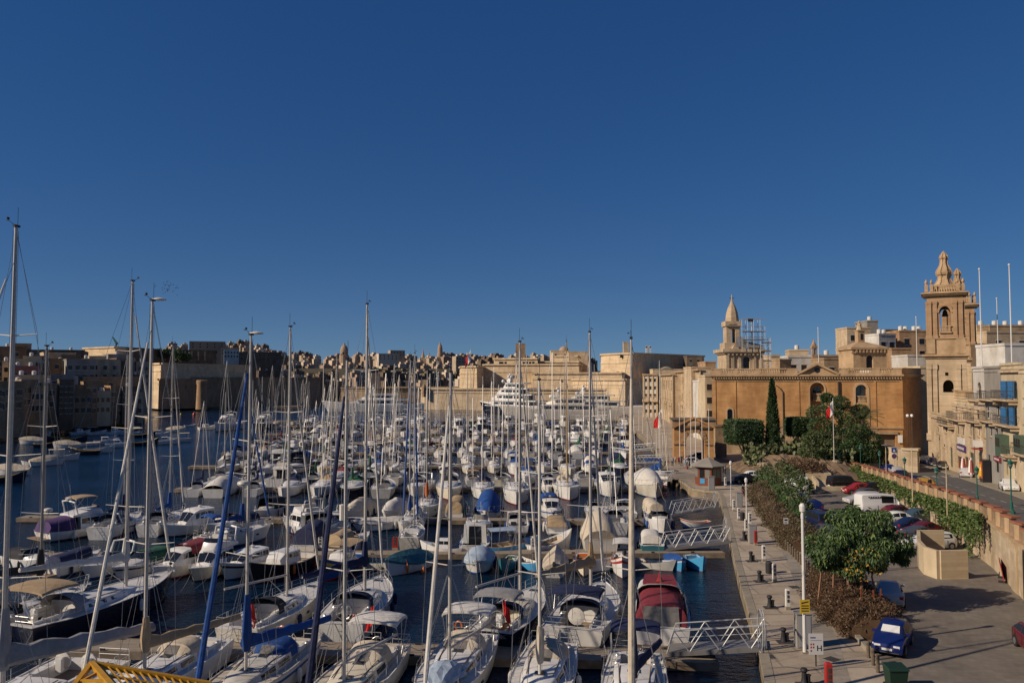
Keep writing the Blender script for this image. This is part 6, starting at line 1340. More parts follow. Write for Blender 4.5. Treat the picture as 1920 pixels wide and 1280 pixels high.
fort('big lower corner bastion with its right face in deep shade', [(1064,450),(1166,422),(1172,421),(1330,500),(1330,540),(1070,520)], 712, 425, batter=.02)
fort('sunlit low wall stub between the two upper fort walls', [(1040,505),(1084,500),(1084,530),(1040,530)], 668, 500)
block(1033,1068,658,508,'domed fort church building, pale block','stone_fort',win=(2,1),name='fort_church',dpt=14,cat='church')
block(1066,1102,660,500,'fort building right of the dome','stone_fort',win=(0,0),name='fort_building',dpt=12)
dt = thing('dome', 'brown stone dome on the fort church', 'dome', (XY(1057,515,35),515,ZY(660,515)-.5))
part('shell', dt, 'stone_far_red', lambda q: q.lathe([(3.3,0),(3.3,.8),(3.0,2.0),(2.2,3.3),(1.1,4.0),(.2,4.2),(.1,5)],(0,0,0),14), smooth=True)
block(967,985,645,560,'square watch tower standing behind the fort','stone_tower',win=(0,0),name='watch_tower',dpt=6,cat='tower')
block(1169,1179,642,480,'short tower stump on top of the cavalier','stone_pale',win=(0,0),name='tower_stump',dpt=3,base=28,cat='tower')
tt = thing('open_belfry', 'small white open bell frame on the cavalier', 'bell frame', (XY(1216,500,35),500,ZY(662,500)))
part('frame', tt, 'render_white', lambda q: (q.box((-1.6,0,0),(-.7,1.5,4.6)), q.box((.6,0,0),(1.6,1.5,4.6)), q.box((-1.6,0,3.4),(1.6,1.5,4.2))))
ch2 = block(1224,1326,693,440,'low chapel building with gabled end in front of the cavalier','stone_fort',win=(0,0),name='chapel',dpt=10,cat='chapel')
part('roof', ch2, 'roof_flat', lambda q: q.rings([[(5,y,ZY(693,440)-QZ+.5),(11,y,ZY(693,440)-QZ+.5),(8,y,ZY(687,440)-QZ)] for y in (-.3,9)]))
block(1288,1316,668,470,'dark stone house at the right end of the fort','stone_dark',win=(2,2),name='fort_house',dpt=10)
# ------------------------------------------------ left shore town and bastions
mat('hill_shaded_earth', (.09, .07, .045), .95, (.05, .045, .025), .02)  # dark browns put the hillside's shade and haze into its colour
b = MB()
def hillpoly(pts, z0, z1, inset): 
    c = Vector((sum(p[0] for p in pts)/len(pts), sum(p[1] for p in pts)/len(pts)))
    top = [(lerp(p[0],c.x,inset), lerp(p[1],c.y,inset)) for p in pts]; b.prism(pts, z0, z1, 0, 0, top=top)
def PX(px, Y): return (XY(px,Y,5), Y)
hillpoly([PX(-500,700),PX(-60,760),PX(300,720),PX(560,740),PX(940,760),PX(1200,800),(600,1700),(-1500,1700)], -2, 16, .15)
hillpoly([PX(-500,900),PX(-60,900),PX(300,880),PX(560,900),PX(940,920),PX(1150,950),(500,1700),(-1500,1700)], 15, 30, .2)
struct('hill', b, 'hill_shaded_earth')
b = MB(); b.prism([(-400,120),(-190,150),PX(0,212),PX(60,262),PX(240,300),PX(272,330),PX(250,420),PX(300,455),PX(560,470),PX(600,520),PX(520,600),(-700,620)][::1], -2, 1.1, 0, 0); struct('left_shore', b, 'quay_stone')
rg = random.Random(5)
left = [ # px0, px1, topy, Y, material, windows, label
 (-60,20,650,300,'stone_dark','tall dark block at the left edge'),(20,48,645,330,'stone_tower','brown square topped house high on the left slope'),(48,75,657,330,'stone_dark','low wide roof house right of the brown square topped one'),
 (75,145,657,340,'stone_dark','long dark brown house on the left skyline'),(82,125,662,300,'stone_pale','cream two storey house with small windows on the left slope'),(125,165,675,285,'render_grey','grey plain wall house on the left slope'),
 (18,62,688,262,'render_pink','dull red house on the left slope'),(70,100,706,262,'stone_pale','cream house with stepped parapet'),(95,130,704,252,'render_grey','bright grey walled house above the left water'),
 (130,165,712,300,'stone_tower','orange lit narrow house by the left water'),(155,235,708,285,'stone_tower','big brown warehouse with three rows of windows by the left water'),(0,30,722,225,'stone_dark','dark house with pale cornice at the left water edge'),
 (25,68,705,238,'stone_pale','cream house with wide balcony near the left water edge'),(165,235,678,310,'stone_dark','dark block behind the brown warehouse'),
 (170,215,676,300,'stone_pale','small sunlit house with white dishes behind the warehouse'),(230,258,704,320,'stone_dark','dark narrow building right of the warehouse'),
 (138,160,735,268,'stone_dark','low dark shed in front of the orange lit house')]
for i, (a,c,ty,Y,m,l) in enumerate(left):
    rot = rg.uniform(.35,.65)
    block(a,c,ty,Y,l,m,base=1.1,rot=rot,dpt=9+rg.random()*5,win=(3+(i%2), 3 if Y < 300 else 2),boty=770,tanks=(i%3 == 0)*2)
for i in range(34):
    up = i % 2; px = -30 + i*8.6 + rg.uniform(-4,4); w = rg.uniform(15,30); Y = (262 if up else 212) + max(0,px)*.32 + rg.uniform(-8,8); m = rg.choice(['stone_dark','stone_tower','render_cream','stone_pale','render_grey','stone_base','stone_dark'])
    ty = (668 if up else 722) + rg.uniform(-9,14) + max(0,px-150)*.08
    block(px, px+w, ty, Y, f"small {dict(stone_dark='dark',stone_tower='orange brown',stone_pale='cream',render_cream='pale yellow',render_grey='grey',stone_base='tan')[m]} house, {ordn[i//2]} from left on the {'upper' if up else 'lower'} left slope", m, base=1.1, rot=rg.uniform(.35,.8), dpt=5+rg.random()*4, win=(rg.choice((2,3)), 3), boty=775, tanks=i % 3 == 0)
fort('sharp pale bastion with bright left face and dark right face on the left shore', [(270,455),(302,430),(468,500),(420,560),(275,520)], 683, 440, base=1, batter=.08, m='stone_fort')
fort('lower dark curtain wall of the left bastion', [(302,440),(560,500),(600,520),(560,540),(300,520)], 709, 450, base=1, m='stone_base')
fort('pale stone house block low in front of the left bastion', [(298,424),(376,446),(380,465),(300,470)], 712, 428, base=1, m='stone_tower', name='low_house', batter=.02, extra=holes([(p,725,1.2,1.6,425) for p in (312,330,348)]), cat='house')
tt = thing('round_turret', 'round stone turret on the left waterfront in front of the dark curtain wall', 'turret', (XY(378,424,5),424,1))
part('shaft', tt, 'stone_tower', lambda q: q.lathe([(2.9,0),(2.5,13),(2.8,13.5),(2.8,15.2),(2.4,15.4)],(0,0,0),16), smooth=True)
fort('pale long bastion wall with gardens on the left skyline', [(156,520),(216,500),(246,540),(160,580)], 652, 505, base=8, m='stone_fort')
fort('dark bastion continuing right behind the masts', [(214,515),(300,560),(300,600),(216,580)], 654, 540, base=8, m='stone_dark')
fort('arcaded garden wall with rows of arches on the left hill', [(285,560),(405,585),(405,620),(285,620)], 657, 570, base=10, m='stone_dark', name='arcade_wall', extra=lambda t,P_,h: [part('arch', t, 'stone_fort', lambda q: q.cbox((XY(307+k*9.7,572,30)-t.location.x, 563+k*2.6-t.location.y, ZY(666,565)-t.location.z),(1.2,2.2,7))) for k in range(8)])
# small white and dish things
# ------------------------------------------------ far city on the ridge
FM = ['stone_far','stone_far','stone_far_light','stone_far','stone_far_red','stone_far','stone_far_light','stone_dark','stone_dark']
def fwords(m): return {'stone_far':'brown','stone_far_light':'pale','stone_far_red':'reddish','stone_dark':'dark'}[m]
protos = {}; rg = random.Random(21)
for mi, m in enumerate(sorted(set(FM))):
    for k in range(3):
        t = thing('far_house', 'x', 'house', (0,0,0), 0, 'houses of the far city on the ridge'); Wd, D_, Hh = [(16,12,14),(22,14,18),(12,10,20)][k]
        def f(q):
            q.box((-Wd/2,-D_/2,-6),(Wd/2,D_/2,Hh),0); q.box((-Wd*.3,-D_*.3,Hh),(Wd*.05,D_*.2,Hh+2.6),0); q.box((Wd*.2,-D_*.3,Hh),(Wd*.35,0,Hh+1.6),2)
            for s in (0,1):
                for i in range(int((Wd if s == 0 else D_)/3.2)):
                    for j in range(int(Hh/3.6)):
                        if rg.random() < .25: continue
                        if s == 0: x = -Wd/2+1.8+i*3.2; q.box((x-.55,-D_/2-.08,Hh-2.8-j*3.5),(x+.55,-D_/2-.01,Hh-1.2-j*3.5),1)
                        else: y = -D_/2+1.8+i*3.2; q.box((Wd/2+.01,y-.55,Hh-2.8-j*3.5),(Wd/2+.08,y+.55,Hh-1.2-j*3.5),1); 
        part('wall', t, [m,'window_hole','render_white'], f); protos[(m,k)] = t
cnt = {}
def sky_y(px):
    pts = [(-80,668),(0,660),(160,662),(290,662),(330,640),(360,645),(420,650),(445,640),(520,655),(600,668),(700,662),(760,668),(860,664),(950,668),(1000,664),(1100,668),(1140,672)]
    for (a,c),(d_,e) in zip(pts, pts[1:]):
        if a <= px <= d_: return c+(e-c)*(px-a)/(d_-a)
    return 668
zone = ['far left','left','left middle','middle','right middle','right']
fused = set(); nfar = 0
for row, (Y, dy, st) in enumerate(((1250,2,14),(1150,8,15),(1060,16,16),(960,26,17),(860,37,19),(780,48,21))):
    px = 285 + rg.random()*8 if row > 2 else 225
    while px < (1110 if row < 3 else 880):
        if row > 2 and px < 480: px += 30; continue
        m = rg.choice(FM); 
        if row >= 3 and rg.random() < .45: m = 'stone_dark'
        k = rg.randrange(3); zt = ZY(sky_y(px)+dy+rg.uniform(-5,4), Y); Hh = [14,18,20][k]; src = protos[(m,k)]
        ro = cnt[row] = cnt.get(row,0)+1; size = ['broad','large','tall narrow'][k]
        lab = f"{size} {fwords(m)} house, {ordn[ro-1]} from the left in the {['skyline','second','third','fourth','fifth','lowest'][row]} row of the ridge"
        loc = (XY(px,Y,zt), Y+rg.uniform(-20,20), zt-Hh); rz = .62+rg.uniform(-.1,.1)
        if src.name not in fused: fused.add(src.name); src.location = loc; src.rotation_euler = (0,0,rz); src['label'] = lab
        else: dup(src, loc, rz, lab, scale=(rg.uniform(.55,.85),.75,1))
        nfar += 1; px += st*rg.uniform(.6,1.15)
print('far houses', nfar)
for k, o in protos.items():
    if o.name not in fused:
        for c in list(o.children): bpy.data.objects.remove(c)
        bpy.data.objects.remove(o)
def fardome(px, topy, Y, w, label, kind=0):
    zt = ZY(topy,Y); t = thing('church_dome' if kind == 0 else 'steeple', label, 'church' if kind == 0 else 'steeple', (XY(px,Y,40),Y,zt-32 if kind == 0 else zt-34))
    if kind == 0: part('drum', t, 'stone_far_red', lambda q: (q.lathe([(w*1.15,0),(w*1.15,14),(w*.95,14.1),(w*.95,20),(w*.88,23),(w*.6,27),(w*.25,28.6),(w*.22,30.3),(w*.05,31.2),(.15,34)],(0,0,0),12)))
    else: part('spire', t, 'stone_far_red', lambda q: (q.box((-w,-w,0),(w,w,20)), q.lathe([(w*1.2,20),(w*.5,26),(.15,34)],(0,0,0),8,rot=R(22.5))))
    return t
fardome(825,640,1180,3.8,'reddish far church with tall ribbed dome on the skyline in the middle')
fardome(645,642,1150,6.0,'broad far church dome with lantern behind the masts')
fardome(793,652,1160,2.5,'thin far steeple left of the tall ribbed dome',1)
fardome(805,658,1170,2.2,'second short steeple between the thin steeple and the dome',1)
for i,(a,c,ty,Y,m,l) in enumerate(((290,325,663,640,'stone_dark','dark garden terrace block left of the skyline trees'),(355,415,640,900,'stone_far_red','long reddish palace block on the left skyline'),(415,445,652,860,'stone_far','brown block right of the long reddish palace'),
                         (420,445,655,700,'render_white','white tower block on the left hill'),(445,520,660,760,'stone_dark','dark block row behind blue jib'),(710,745,663,1000,'stone_far_light','pale block on the skyline right of the tallest middle mast'),(732,758,657,1050,'stone_far','tan twin block on the skyline'),
                         (855,880,668,900,'stone_far','tan block above the red and white flag'),(697,712,700,640,'stone_pale','small sunlit gate tower on the waterfront bastion'))):
    block(a,c,ty,Y,l,m,base=4,rot=.35,dpt=16,win=(5,2) if i not in (0,) else (0,0),boty=700,wmode=1,name='far_block')
fort('long pale waterfront bastion in the middle distance behind the sleek superyacht', [(640,600),(700,590),(870,600),(870,680),(640,680)], 728, 595, base=0, m='stone_base')
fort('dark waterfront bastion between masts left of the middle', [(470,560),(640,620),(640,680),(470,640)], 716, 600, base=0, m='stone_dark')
tt = thing('guard_turret', 'small round guard turret at the left corner of the sea wall', 'turret', (XY(795,450,10),450,ZY(734,450)))
part('shaft', tt, 'stone_tower', lambda q: q.lathe([(1.2,-3),(1.2,2.2),(1.4,2.3),(.9,3.6),(.1,4.4)],(0,0,0),8))
# ================================================================== PLANTS
def leafmat(n, a, b_, rough=.6):
    m = mat(n, a, rough, b_, 1.1); return n
leafmat('leaf_dark', (.018,.038,.012), (.030,.060,.016)); leafmat('leaf_mid', (.035,.075,.018), (.06,.11,.025)); leafmat('leaf_bright', (.075,.13,.025), (.12,.17,.04)); leafmat('leaf_cactus', (.10,.13,.05), (.17,.19,.08))
leafmat('leaf_brown', (.075,.042,.020), (.12,.07,.035)); leafmat('leaf_olive', (.06,.07,.025), (.09,.095,.035)); leafmat('flower_orange', (.34,.19,.02), (.40,.24,.03)); mat('bark', (.10,.075,.05), .9, (.16,.12,.08), 6, bump=.5, bscale=15)
mat('bark_red', (.20,.10,.06), .9, (.26,.14,.08), 5)
def leaves(q, n, fn, s, rg, m=0, droop=0, flat_=0.0, ar=.45):
    for _ in range(n):
        p, nr = fn(rg); 
        d = Vector((rg.gauss(0,1), rg.gauss(0,1), rg.gauss(0,1)-droop)); d = (d + nr*1.1).normalized() if droop == 0 else (d*.6+Vector((0,0,-droop))+nr*.5).normalized()
        a = d.cross(Vector((rg.gauss(0,1),rg.gauss(0,1),rg.gauss(0,1)))).normalized(); L_ = s*rg.choice((.5,.8,1,1.2,1.6)); w = L_*ar
        p = Vector(p); q.face([p - a*w*.5, p + d*L_*.5 - a*w*.1 - a*w*.4, p + d*L_, p + d*L_*.5 + a*w*.5], m if not isinstance(m, (list,tuple)) else rg.choice(m))
def clumps(cs):
    # points on and inside ellipsoidal clumps
    def fn(rg):
        c, r = rg.choice(cs); v = Vector((rg.gauss(0,1),rg.gauss(0,1),rg.gauss(0,1))).normalized(); k = rg.uniform(.55,1.0)**.5
        return (c[0]+v.x*r[0]*k, c[1]+v.y*r[1]*k, c[2]+v.z*r[2]*k), v
    return fn
def tree(name, label, loc, trunk_pts, r0, crown, n, s, mats, rg, limbs=5, droop=0, cat='tree', ar=.45, group=None, bark='bark'):
    t = thing(name, label, cat, loc, 0, group)
    def tr(q):
        q.tube(trunk_pts, [r0, r0*.8, r0*.55][:len(trunk_pts)] if len(trunk_pts) <= 3 else [lerp(r0,r0*.4,i/(len(trunk_pts)-1)) for i in range(len(trunk_pts))], 7)
        top = trunk_pts[-1]
        for c, r in crown[:limbs*2]: q.tube([top, tuple(Vector(top).lerp(Vector(c),.5)+Vector((0,0,.1))), c], [r0*.45, r0*.25, r0*.08], 5)
    part('trunk', t, bark, tr); b = MB(); leaves(b, n, clumps(crown), s, rg, list(range(len(mats))) if len(mats) > 1 else 0, droop, ar=ar); b.build('crown', mats, t); return t
rg = random.Random(3)
# clipped trees: rounded box of leaves
def clipped(label, px0, px1, ty, by, Y, base_y, dp):
    zt, zb = ZY(ty,Y), ZY(by,Y); x0, x1 = XY(px0,Y,zt), XY(px1,Y,zt); w, h = (x1-x0)/2, (zt-zb)/2; c = ((0),(0),(zb+zt)/2-QZ)
    t = thing('clipped_tree', label, 'clipped tree', ((x0+x1)/2, Y, QZ), 0, 'clipped trees in front of the ochre hall')
    part('trunk', t, 'bark', lambda q: (q.tube([(.5,0,0),(.1,.1,(zb-QZ)*.55),(-.1,0,zb-QZ+.5)],[.28,.2,.22],7), q.tube([(.1,.1,(zb-QZ)*.5),(1.0,0,zb-QZ+.3)],[.14,.1],6), q.tube([(.1,.1,(zb-QZ)*.5),(-1.0,.2,zb-QZ+.3)],[.14,.1],6)))
    def srf(rg):
        th = rg.uniform(0,2*math.pi); u = rg.uniform(-1,1); 
        if rg.random() < .3: 
            rr = math.sqrt(rg.random()); ct, st = math.cos(th), math.sin(th); k = (abs(ct)**5+abs(st)**5)**(-1/5); return (ct*k*w*rr, st*k*dp*rr, c[2]+h*(1 if rg.random()<.7 else -1)*(1-.10*rr**6)), Vector((0,0,1))
        ct, st = math.cos(th), math.sin(th); k = (abs(ct)**5+abs(st)**5)**(-1/5); tp = 1-.12*abs(u)**5 - (.10 if u < 0 else 0)*abs(u)
        rr = rg.uniform(.94,1.0)*tp; return (ct*k*w*rr, st*k*dp*rr, c[2]+u*h), Vector((ct,st,0))
    b = MB(); 
    rs = []
    for i in range(7):
        u = -1+2*i/6; tp = (1-.12*abs(u)**5 - (.10 if u < 0 else 0)*abs(u))*.93
        rs.append([(math.cos(a)*(abs(math.cos(a))**5+abs(math.sin(a))**5)**(-.2)*w*tp, math.sin(a)*(abs(math.cos(a))**5+abs(math.sin(a))**5)**(-.2)*dp*tp, c[2]+u*h*.96) for a in [k*math.pi/14 for k in range(28)]])
    b.rings(rs, 0); leaves(b, 9000, srf, .26, rg, [0,0,1]); b.build('crown', ['leaf_dark','leaf_mid'], t); return t
clipped('larger clipped tree trimmed to a rounded box, left of the cypress', 1361, 1426, 788, 832, 143, 864, 3.2)
clipped('smaller clipped tree trimmed to a rounded box, right of the cypress', 1475, 1517, 784, 817, 143, 830, 2.2)
# cypress
zt = ZY(710,141); t = thing('cypress_tree', 'tall narrow dark cypress in front of the ochre hall', 'tree', (XY(1449,141,8),141,QZ)); hC = zt-QZ
part('trunk', t, 'bark', lambda q: q.tube([(0,0,0),(0,0,hC*.5),(0,0,hC*.9)],[.3,.18,.04],7))
def cyp(rg):
    v = rg.random()**.8; r = 1.12*(min(1,v*5+.35))*(1-v**2.2)+.06; th = rg.uniform(0,6.283); r *= rg.uniform(.8,1.0)*(1+.12*math.sin(th*5+v*20)); return (r*math.cos(th), r*math.sin(th), .8+v*(hC-.9)), Vector((math.cos(th),math.sin(th),1.6))
b = MB(); leaves(b, 11000, cyp, .30, rg, [0,0,1], ar=.35); b.rings([[(r*math.cos(k*.7854),r*math.sin(k*.7854),.8+v*(hC-1)) for k in range(8)] for v, r in ((0,.35),(.2,.9),(.5,.72),(.8,.35),(.97,.05))], 0); b.build('crown', ['leaf_dark','leaf_mid'], t)
# pine and mixed trees right of centre
def cr(lst, Y): return [((XY(px,Y+dy,zz)-X0, dy, zz-QZ),(r*1.0,r*1.05,r*.72)) for px, py, dy, r in lst for zz in (ZY(py,Y+dy),)]
Y = 137; X0 = XY(1545,Y,8)
tree('pine_tree', 'broad dark green tree behind the white and red flag', (X0,Y,QZ), [(0,0,0),(.2,0,3),(.1,0,5)], .35, cr([(1535,775,0,2.0),(1560,762,1,2.0),(1575,755,0,1.6),(1540,800,-1,2.2),(1570,790,-1,2.6),(1595,780,1,2.4),(1600,800,0,2.6),(1560,815,-2,2.4),(1585,825,-2,2.6),(1530,820,0,1.6),(1550,745,1,1.0),(1612,770,1,1.5)],Y), 24000, .25, ['leaf_dark','leaf_mid','leaf_mid','leaf_olive'], rg, 5)
Y = 133; X0 = XY(1615,Y,6)
tree('bush_tree', 'dark rounded tree right of the flag, under the palm fronds', (X0,Y,QZ), [(0,0,0),(0,0,2.5)], .3, cr([(1610,812,0,2.0),(1625,825,0,2.2),(1600,838,-1,2.0),(1635,842,0,1.8),(1618,850,-1,2.0),(1590,850,-1,1.8)],Y), 12000, .27, ['leaf_dark','leaf_mid'], rg, 4)
Y = 135; X0 = XY(1618,Y,6); t = thing('palm_tree', 'palm with spreading fronds against the hall, right of the flag', 'palm', (X0,Y,QZ)); zc = ZY(785,Y)-QZ
part('trunk', t, 'bark', lambda q: q.tube([(0,0,0),(0,0,zc*.6),(0,0,zc)],[.35,.3,.32],8))
def palm(q):
    for i in range(26):
        th = i*2.4; el = .2+1.1*((i*7)%26)/26; Lf = 3.6; pts = [Vector((0,0,zc))]
        for k in range(1,8): s_ = k/7; pts.append(Vector((math.cos(th)*Lf*s_*math.cos(el*(1-s_*.4)), math.sin(th)*Lf*s_*math.cos(el*(1-s_*.4)), zc+Lf*s_*math.sin(el)-1.6*s_**2.2)))
        sd_ = Vector((-math.sin(th),math.cos(th),0))
        for k in range(7):
            for j in range(3):
                p = pts[k].lerp(pts[k+1], j/3)
                for s in (-1,1): q.face([p, p+(pts[k+1]-pts[k]).normalized()*.10, p+sd_*s*.55*(1-((k+j/3)/7-.4)**2)+(pts[k+1]-pts[k]).normalized()*.35-Vector((0,0,.22))], (k+j) % 2)
part('frond', t, ['leaf_mid','leaf_olive'], palm)
# rocky bank with prickly pears
mat('rock', (.34,.27,.18), .9, (.20,.155,.10), 2.5, bump=.6, bscale=5)
b = MB(); N = 26
def bank_h(i, j):
    f = math.sin(math.pi*min(1,max(0,i/N)))**.6*math.sin(math.pi*min(1,j/8*.75+.02))**.8; return 2.9*f*(.85+.3*math.sin(i*1.7+j*2.3)*.5)
bx0, bx1, by0, by1 = XY(1398,128,2), XY(1640,128,2), 119, 141
G = [[(lerp(bx0,bx1,i/N)+rg.uniform(-.2,.2), lerp(by0+ (3 if i < 8 else 0),by1,j/8), QZ+.05+bank_h(i,j)+rg.uniform(-.15,.15)*(0<j<8)) for j in range(9)] for i in range(N+1)]
for i in range(N):
    for j in range(8): b.face([G[i][j],G[i+1][j],G[i+1][j+1],G[i][j+1]])
struct('rocky_bank', b, 'soil')
def onbank(px, py): 
    best = P(px,py,QZ+1.5)
    for z in (QZ, QZ+.8, QZ+1.6, QZ+2.4, QZ+3.0):
        q = P(px,py,z)
        i = int((q.x-bx0)/(bx1-bx0)*N); j = int((q.y-by0)/(by1-by0)*8)
        if 0 <= i <= N and 0 <= j <= 8 and abs(G[i][j][2]-z) < .5: return Vector((q.x,q.y,G[i][j][2]-.1))
    return best
proto = None
for k in range(34):
    px, py = 1412+(k%17)*13.5+rg.uniform(-5,5), 868-(26 if k > 16 else 10)*math.sin(math.pi*min(1,(k%17)/16))**.7*rg.uniform(.6,1.3)-(k%3)*4; q = onbank(px,py)
    lab = f"pale green prickly pear clump on the rocky bank, {'upper' if k > 16 else 'lower'} row, {ordn[k%17]} from left"
    if proto is None:
        proto = thing('prickly_pear', lab, 'cactus', q, 0, 'prickly pear clumps on the bank')
        def ca(qb):
            for s in range(34):
                p = Vector((rg.uniform(-1.5,1.5),rg.uniform(-1.1,1.1),0))
                for lv in range(rg.randint(2,5)):
                    th = rg.uniform(0,6.28); ti = rg.uniform(-.6,.6); w = rg.uniform(.16,.26); hh = w*1.7; u = Vector((math.cos(th),math.sin(th),0)); up = (Vector((0,0,1))+Vector((math.sin(th),-math.cos(th),0))*ti+u*rg.uniform(-.5,.5)).normalized()
                    c = p+up*hh*.55; qb.face([c+u*w*math.cos(a*.785)+up*hh*.6*math.sin(a*.785) for a in range(8)], lv % 2); nr = u.cross(up)*.05; qb.face([c+nr+u*w*math.cos(a*.785)+up*hh*.6*math.sin(a*.785) for a in range(8)][::-1], (lv+1) % 2); p = c+up*hh*.5
        part('pads', proto, ['leaf_cactus','leaf_olive'], ca)
    else: s_ = rg.uniform(.9,1.5); c = dup(proto, q, rg.uniform(0,6), lab); c.scale = (s_,)*3
def shrub(name, label, px, py, r, n, s, mats, z=QZ, hh=1.0, cat='shrub', group=None, q=None):
    q = q or P(px,py,z); t = thing(name, label, cat, q, 0, group); cs = [((rg.uniform(-r,r)*.55, rg.uniform(-r,r)*.55, hh*r*rg.uniform(.45,.8)), (r*.55,r*.55,hh*r*.5)) for _ in range(9)]
    part('stems', t, 'bark', lambda qb: [qb.tube([(0,0,0),tuple(Vector(c)*.9)],[.05,.02],4) for c,_ in cs]); b = MB(); leaves(b, n, clumps(cs), s, rg, list(range(len(mats))) if len(mats) > 1 else 0); b.build('foliage', mats, t); return t
shrub('shrub','dark shrub at the foot of the cypress',0,0,2.2,1800,.3,['leaf_dark','leaf_olive'],q=onbank(1440,862))
shrub('shrub','olive shrub in the middle of the rocky bank',0,0,2.4,2000,.3,['leaf_olive','leaf_mid'],q=onbank(1525,868))
shrub('shrub','dark green shrub low on the bank near the dry round bush',0,0,2.6,2200,.3,['leaf_dark','leaf_mid'],q=onbank(1560,872))
shrub('shrub','light green shrub at the corner where the parapet starts',1612,898,1.8,1500,.25,['leaf_bright','leaf_olive'])
rk = None
for k in range(14):
    q = onbank(1410+k*13+rg.uniform(-4,4), 872+rg.uniform(-8,6)); l = f"pale rock at the foot of the bank, {ordn[k]} from the left"
    if rk is None:
        rk = thing('rock', l, 'rock', q, 0, 'rocks along the foot of the bank'); part('stone', rk, 'rock', lambda qb: qb.rings([[(r*math.cos(a*.9)*rg.uniform(.8,1.2),r*math.sin(a*.9)*rg.uniform(.8,1.2),z) for a in range(7)] for r,z in ((.6,-.2),(.75,.2),(.55,.5),(.2,.62))]))
    else: c = dup(rk, q, rg.uniform(0,6), l); s_ = rg.uniform(.5,1.3); c.scale = (s_,s_,s_*.8)
shrub('dry_bush','round dry brown bush in a stone edged bed by the ramp',1528,900,3.4,5200,.30,['leaf_brown'],hh=.8,q=P(1518,904,QZ)+Vector((0,2,0)))
# brown hedges along the quay
def hedge(label, pts, w, h, n, mats, s=.28, name='dry_hedge'):
    P_ = [P(px,py,QZ) for px,py in pts]; o = P_[0]; t = thing(name, label, 'hedge', o); seg = [(p-o) for p in P_]
    def fn(rg):
        k = rg.random()*(len(seg)-1); i = int(k); f = k-i; c = seg[i].lerp(seg[i+1],f); d = (seg[i+1]-seg[i]).normalized(); nr = Vector((d.y,-d.x,0)); th = rg.uniform(-.1,math.pi+.1); r = rg.uniform(.72,1.05)*(1+.16*math.sin(k*9+th*3)+.10*math.sin(k*31+th*7)); ww = w(k/(len(seg)-1)) if callable(w) else w; hh = h*(.85+.25*math.sin(k*7.3))
        v = nr*math.cos(th)*ww*r + Vector((0,0,hh*r*math.sin(th))); return tuple(c+v), v.normalized()
    def core(qb):
        for i in range(len(seg)-1):
            for f in range(3):
                a = seg[i].lerp(seg[i+1],f/3); c = seg[i].lerp(seg[i+1],(f+1)/3); d = (c-a).normalized(); nr = Vector((d.y,-d.x,0)); ww = (w((i+f/3)/(len(seg)-1)) if callable(w) else w)*.78
                qb.rings([[tuple(p+nr*math.cos(x*.6283)*ww+Vector((0,0,h*.76*math.sin(x*.6283)))) for x in range(6)] for p in (a,c)])
    b = MB(); core(b); leaves(b, n, fn, s, rg, list(range(len(mats))) if len(mats) > 1 else 0, ar=.35); b.build('foliage', mats, t); return t
hedge('long dry brown hedge along the far quay beside parked cars', [(1420,925),(1440,950),(1462,980),(1488,1010),(1510,1035)], 1.7, 1.7, 30000, ['leaf_brown','leaf_brown','leaf_olive'], .17)
hedge('dry brown hedge under the yellow flowering tree, nearest the camera', [(1553,1090),(1580,1125),(1608,1160),(1640,1200)], lambda f: 1.5+.9*math.sin(f*math.pi), 1.6, 36000, ['leaf_brown'], .15)
hedge('green shrubs mixed with thin saplings behind the long dry hedge', [(1432,905),(1452,925),(1480,955),(1505,985)], 1.4, 2.3, 9000, ['leaf_mid','leaf_dark','leaf_olive'], .32, 'green_hedge')
for k,(px,py) in enumerate(((1462,935),(1478,948),(1492,962),(1505,985))):
    q = P(px,py,QZ); tree('sapling', f"thin sapling rising from the green shrubs, {ordn[k]} from the far end", q, [(0,0,0),(.1,0,2),(.1,0,3.2)], .06, [((0,0,3.6),(.9,.9,.9)),((.4,.2,4.2),(.7,.7,.6))], 500, .3, ['leaf_olive','leaf_mid'], rg, 2, group='thin saplings behind the hedge')
q = P(1522,890,QZ); tree('sapling','thin tree with two thin stems at the stone edged bed', q, [(0,0,0),(.2,0,3),(.1,0,4.6)], .09, [((0,0,5.2),(1.3,1.2,1.1)),((.6,.2,6.2),(1.0,.9,.8)),((-.6,0,5.8),(.9,.9,.8))], 1300, .3, ['leaf_olive','leaf_mid'], rg, 3)
# tree with yellow flowers near the camera
q = P(1592,1150,QZ); YT = q.y+1; X0 = q.x
tc = []
for px,py,dy,r in [(1560,1010,0,1.5),(1590,990,1,1.6),(1620,985,0,1.7),(1650,1000,1,1.6),(1672,1015,0,1.4),(1545,1035,-.5,1.2),(1575,1035,-1,1.5),(1610,1030,-1.3,1.6),(1645,1035,-.8,1.5),(1678,1038,.2,1.1),(1600,965,1,.9),(1630,1055,-1,1.2),(1590,1058,-.8,1.1),(1552,1052,0,.9),(1598,972,.5,1.0),(1686,1045,.3,.5),(1640,975,.6,1.1)]:
    zz = ZY(py,YT+dy); tc += [((XY(px,YT+dy,zz)-X0+rg.uniform(-.7,.7)*r, dy+1+rg.uniform(-.7,.7)*r, zz-QZ+rg.uniform(-.35,.5)*r),(r*.5,r*.5,r*.36)) for _ in range(4)]
tr_ = tree('flowering_tree','wide drooping green tree with yellow flowers and several thin trunks beside the car park', (q.x,q.y,QZ), [(0,0,0),(.1,.3,1.5),(.2,.6,2.6)], .12, tc, 34000, .24, ['leaf_mid','leaf_mid','leaf_dark','leaf_bright'], rg, 7, droop=.9, ar=.28, bark='bark_red')
b = MB()
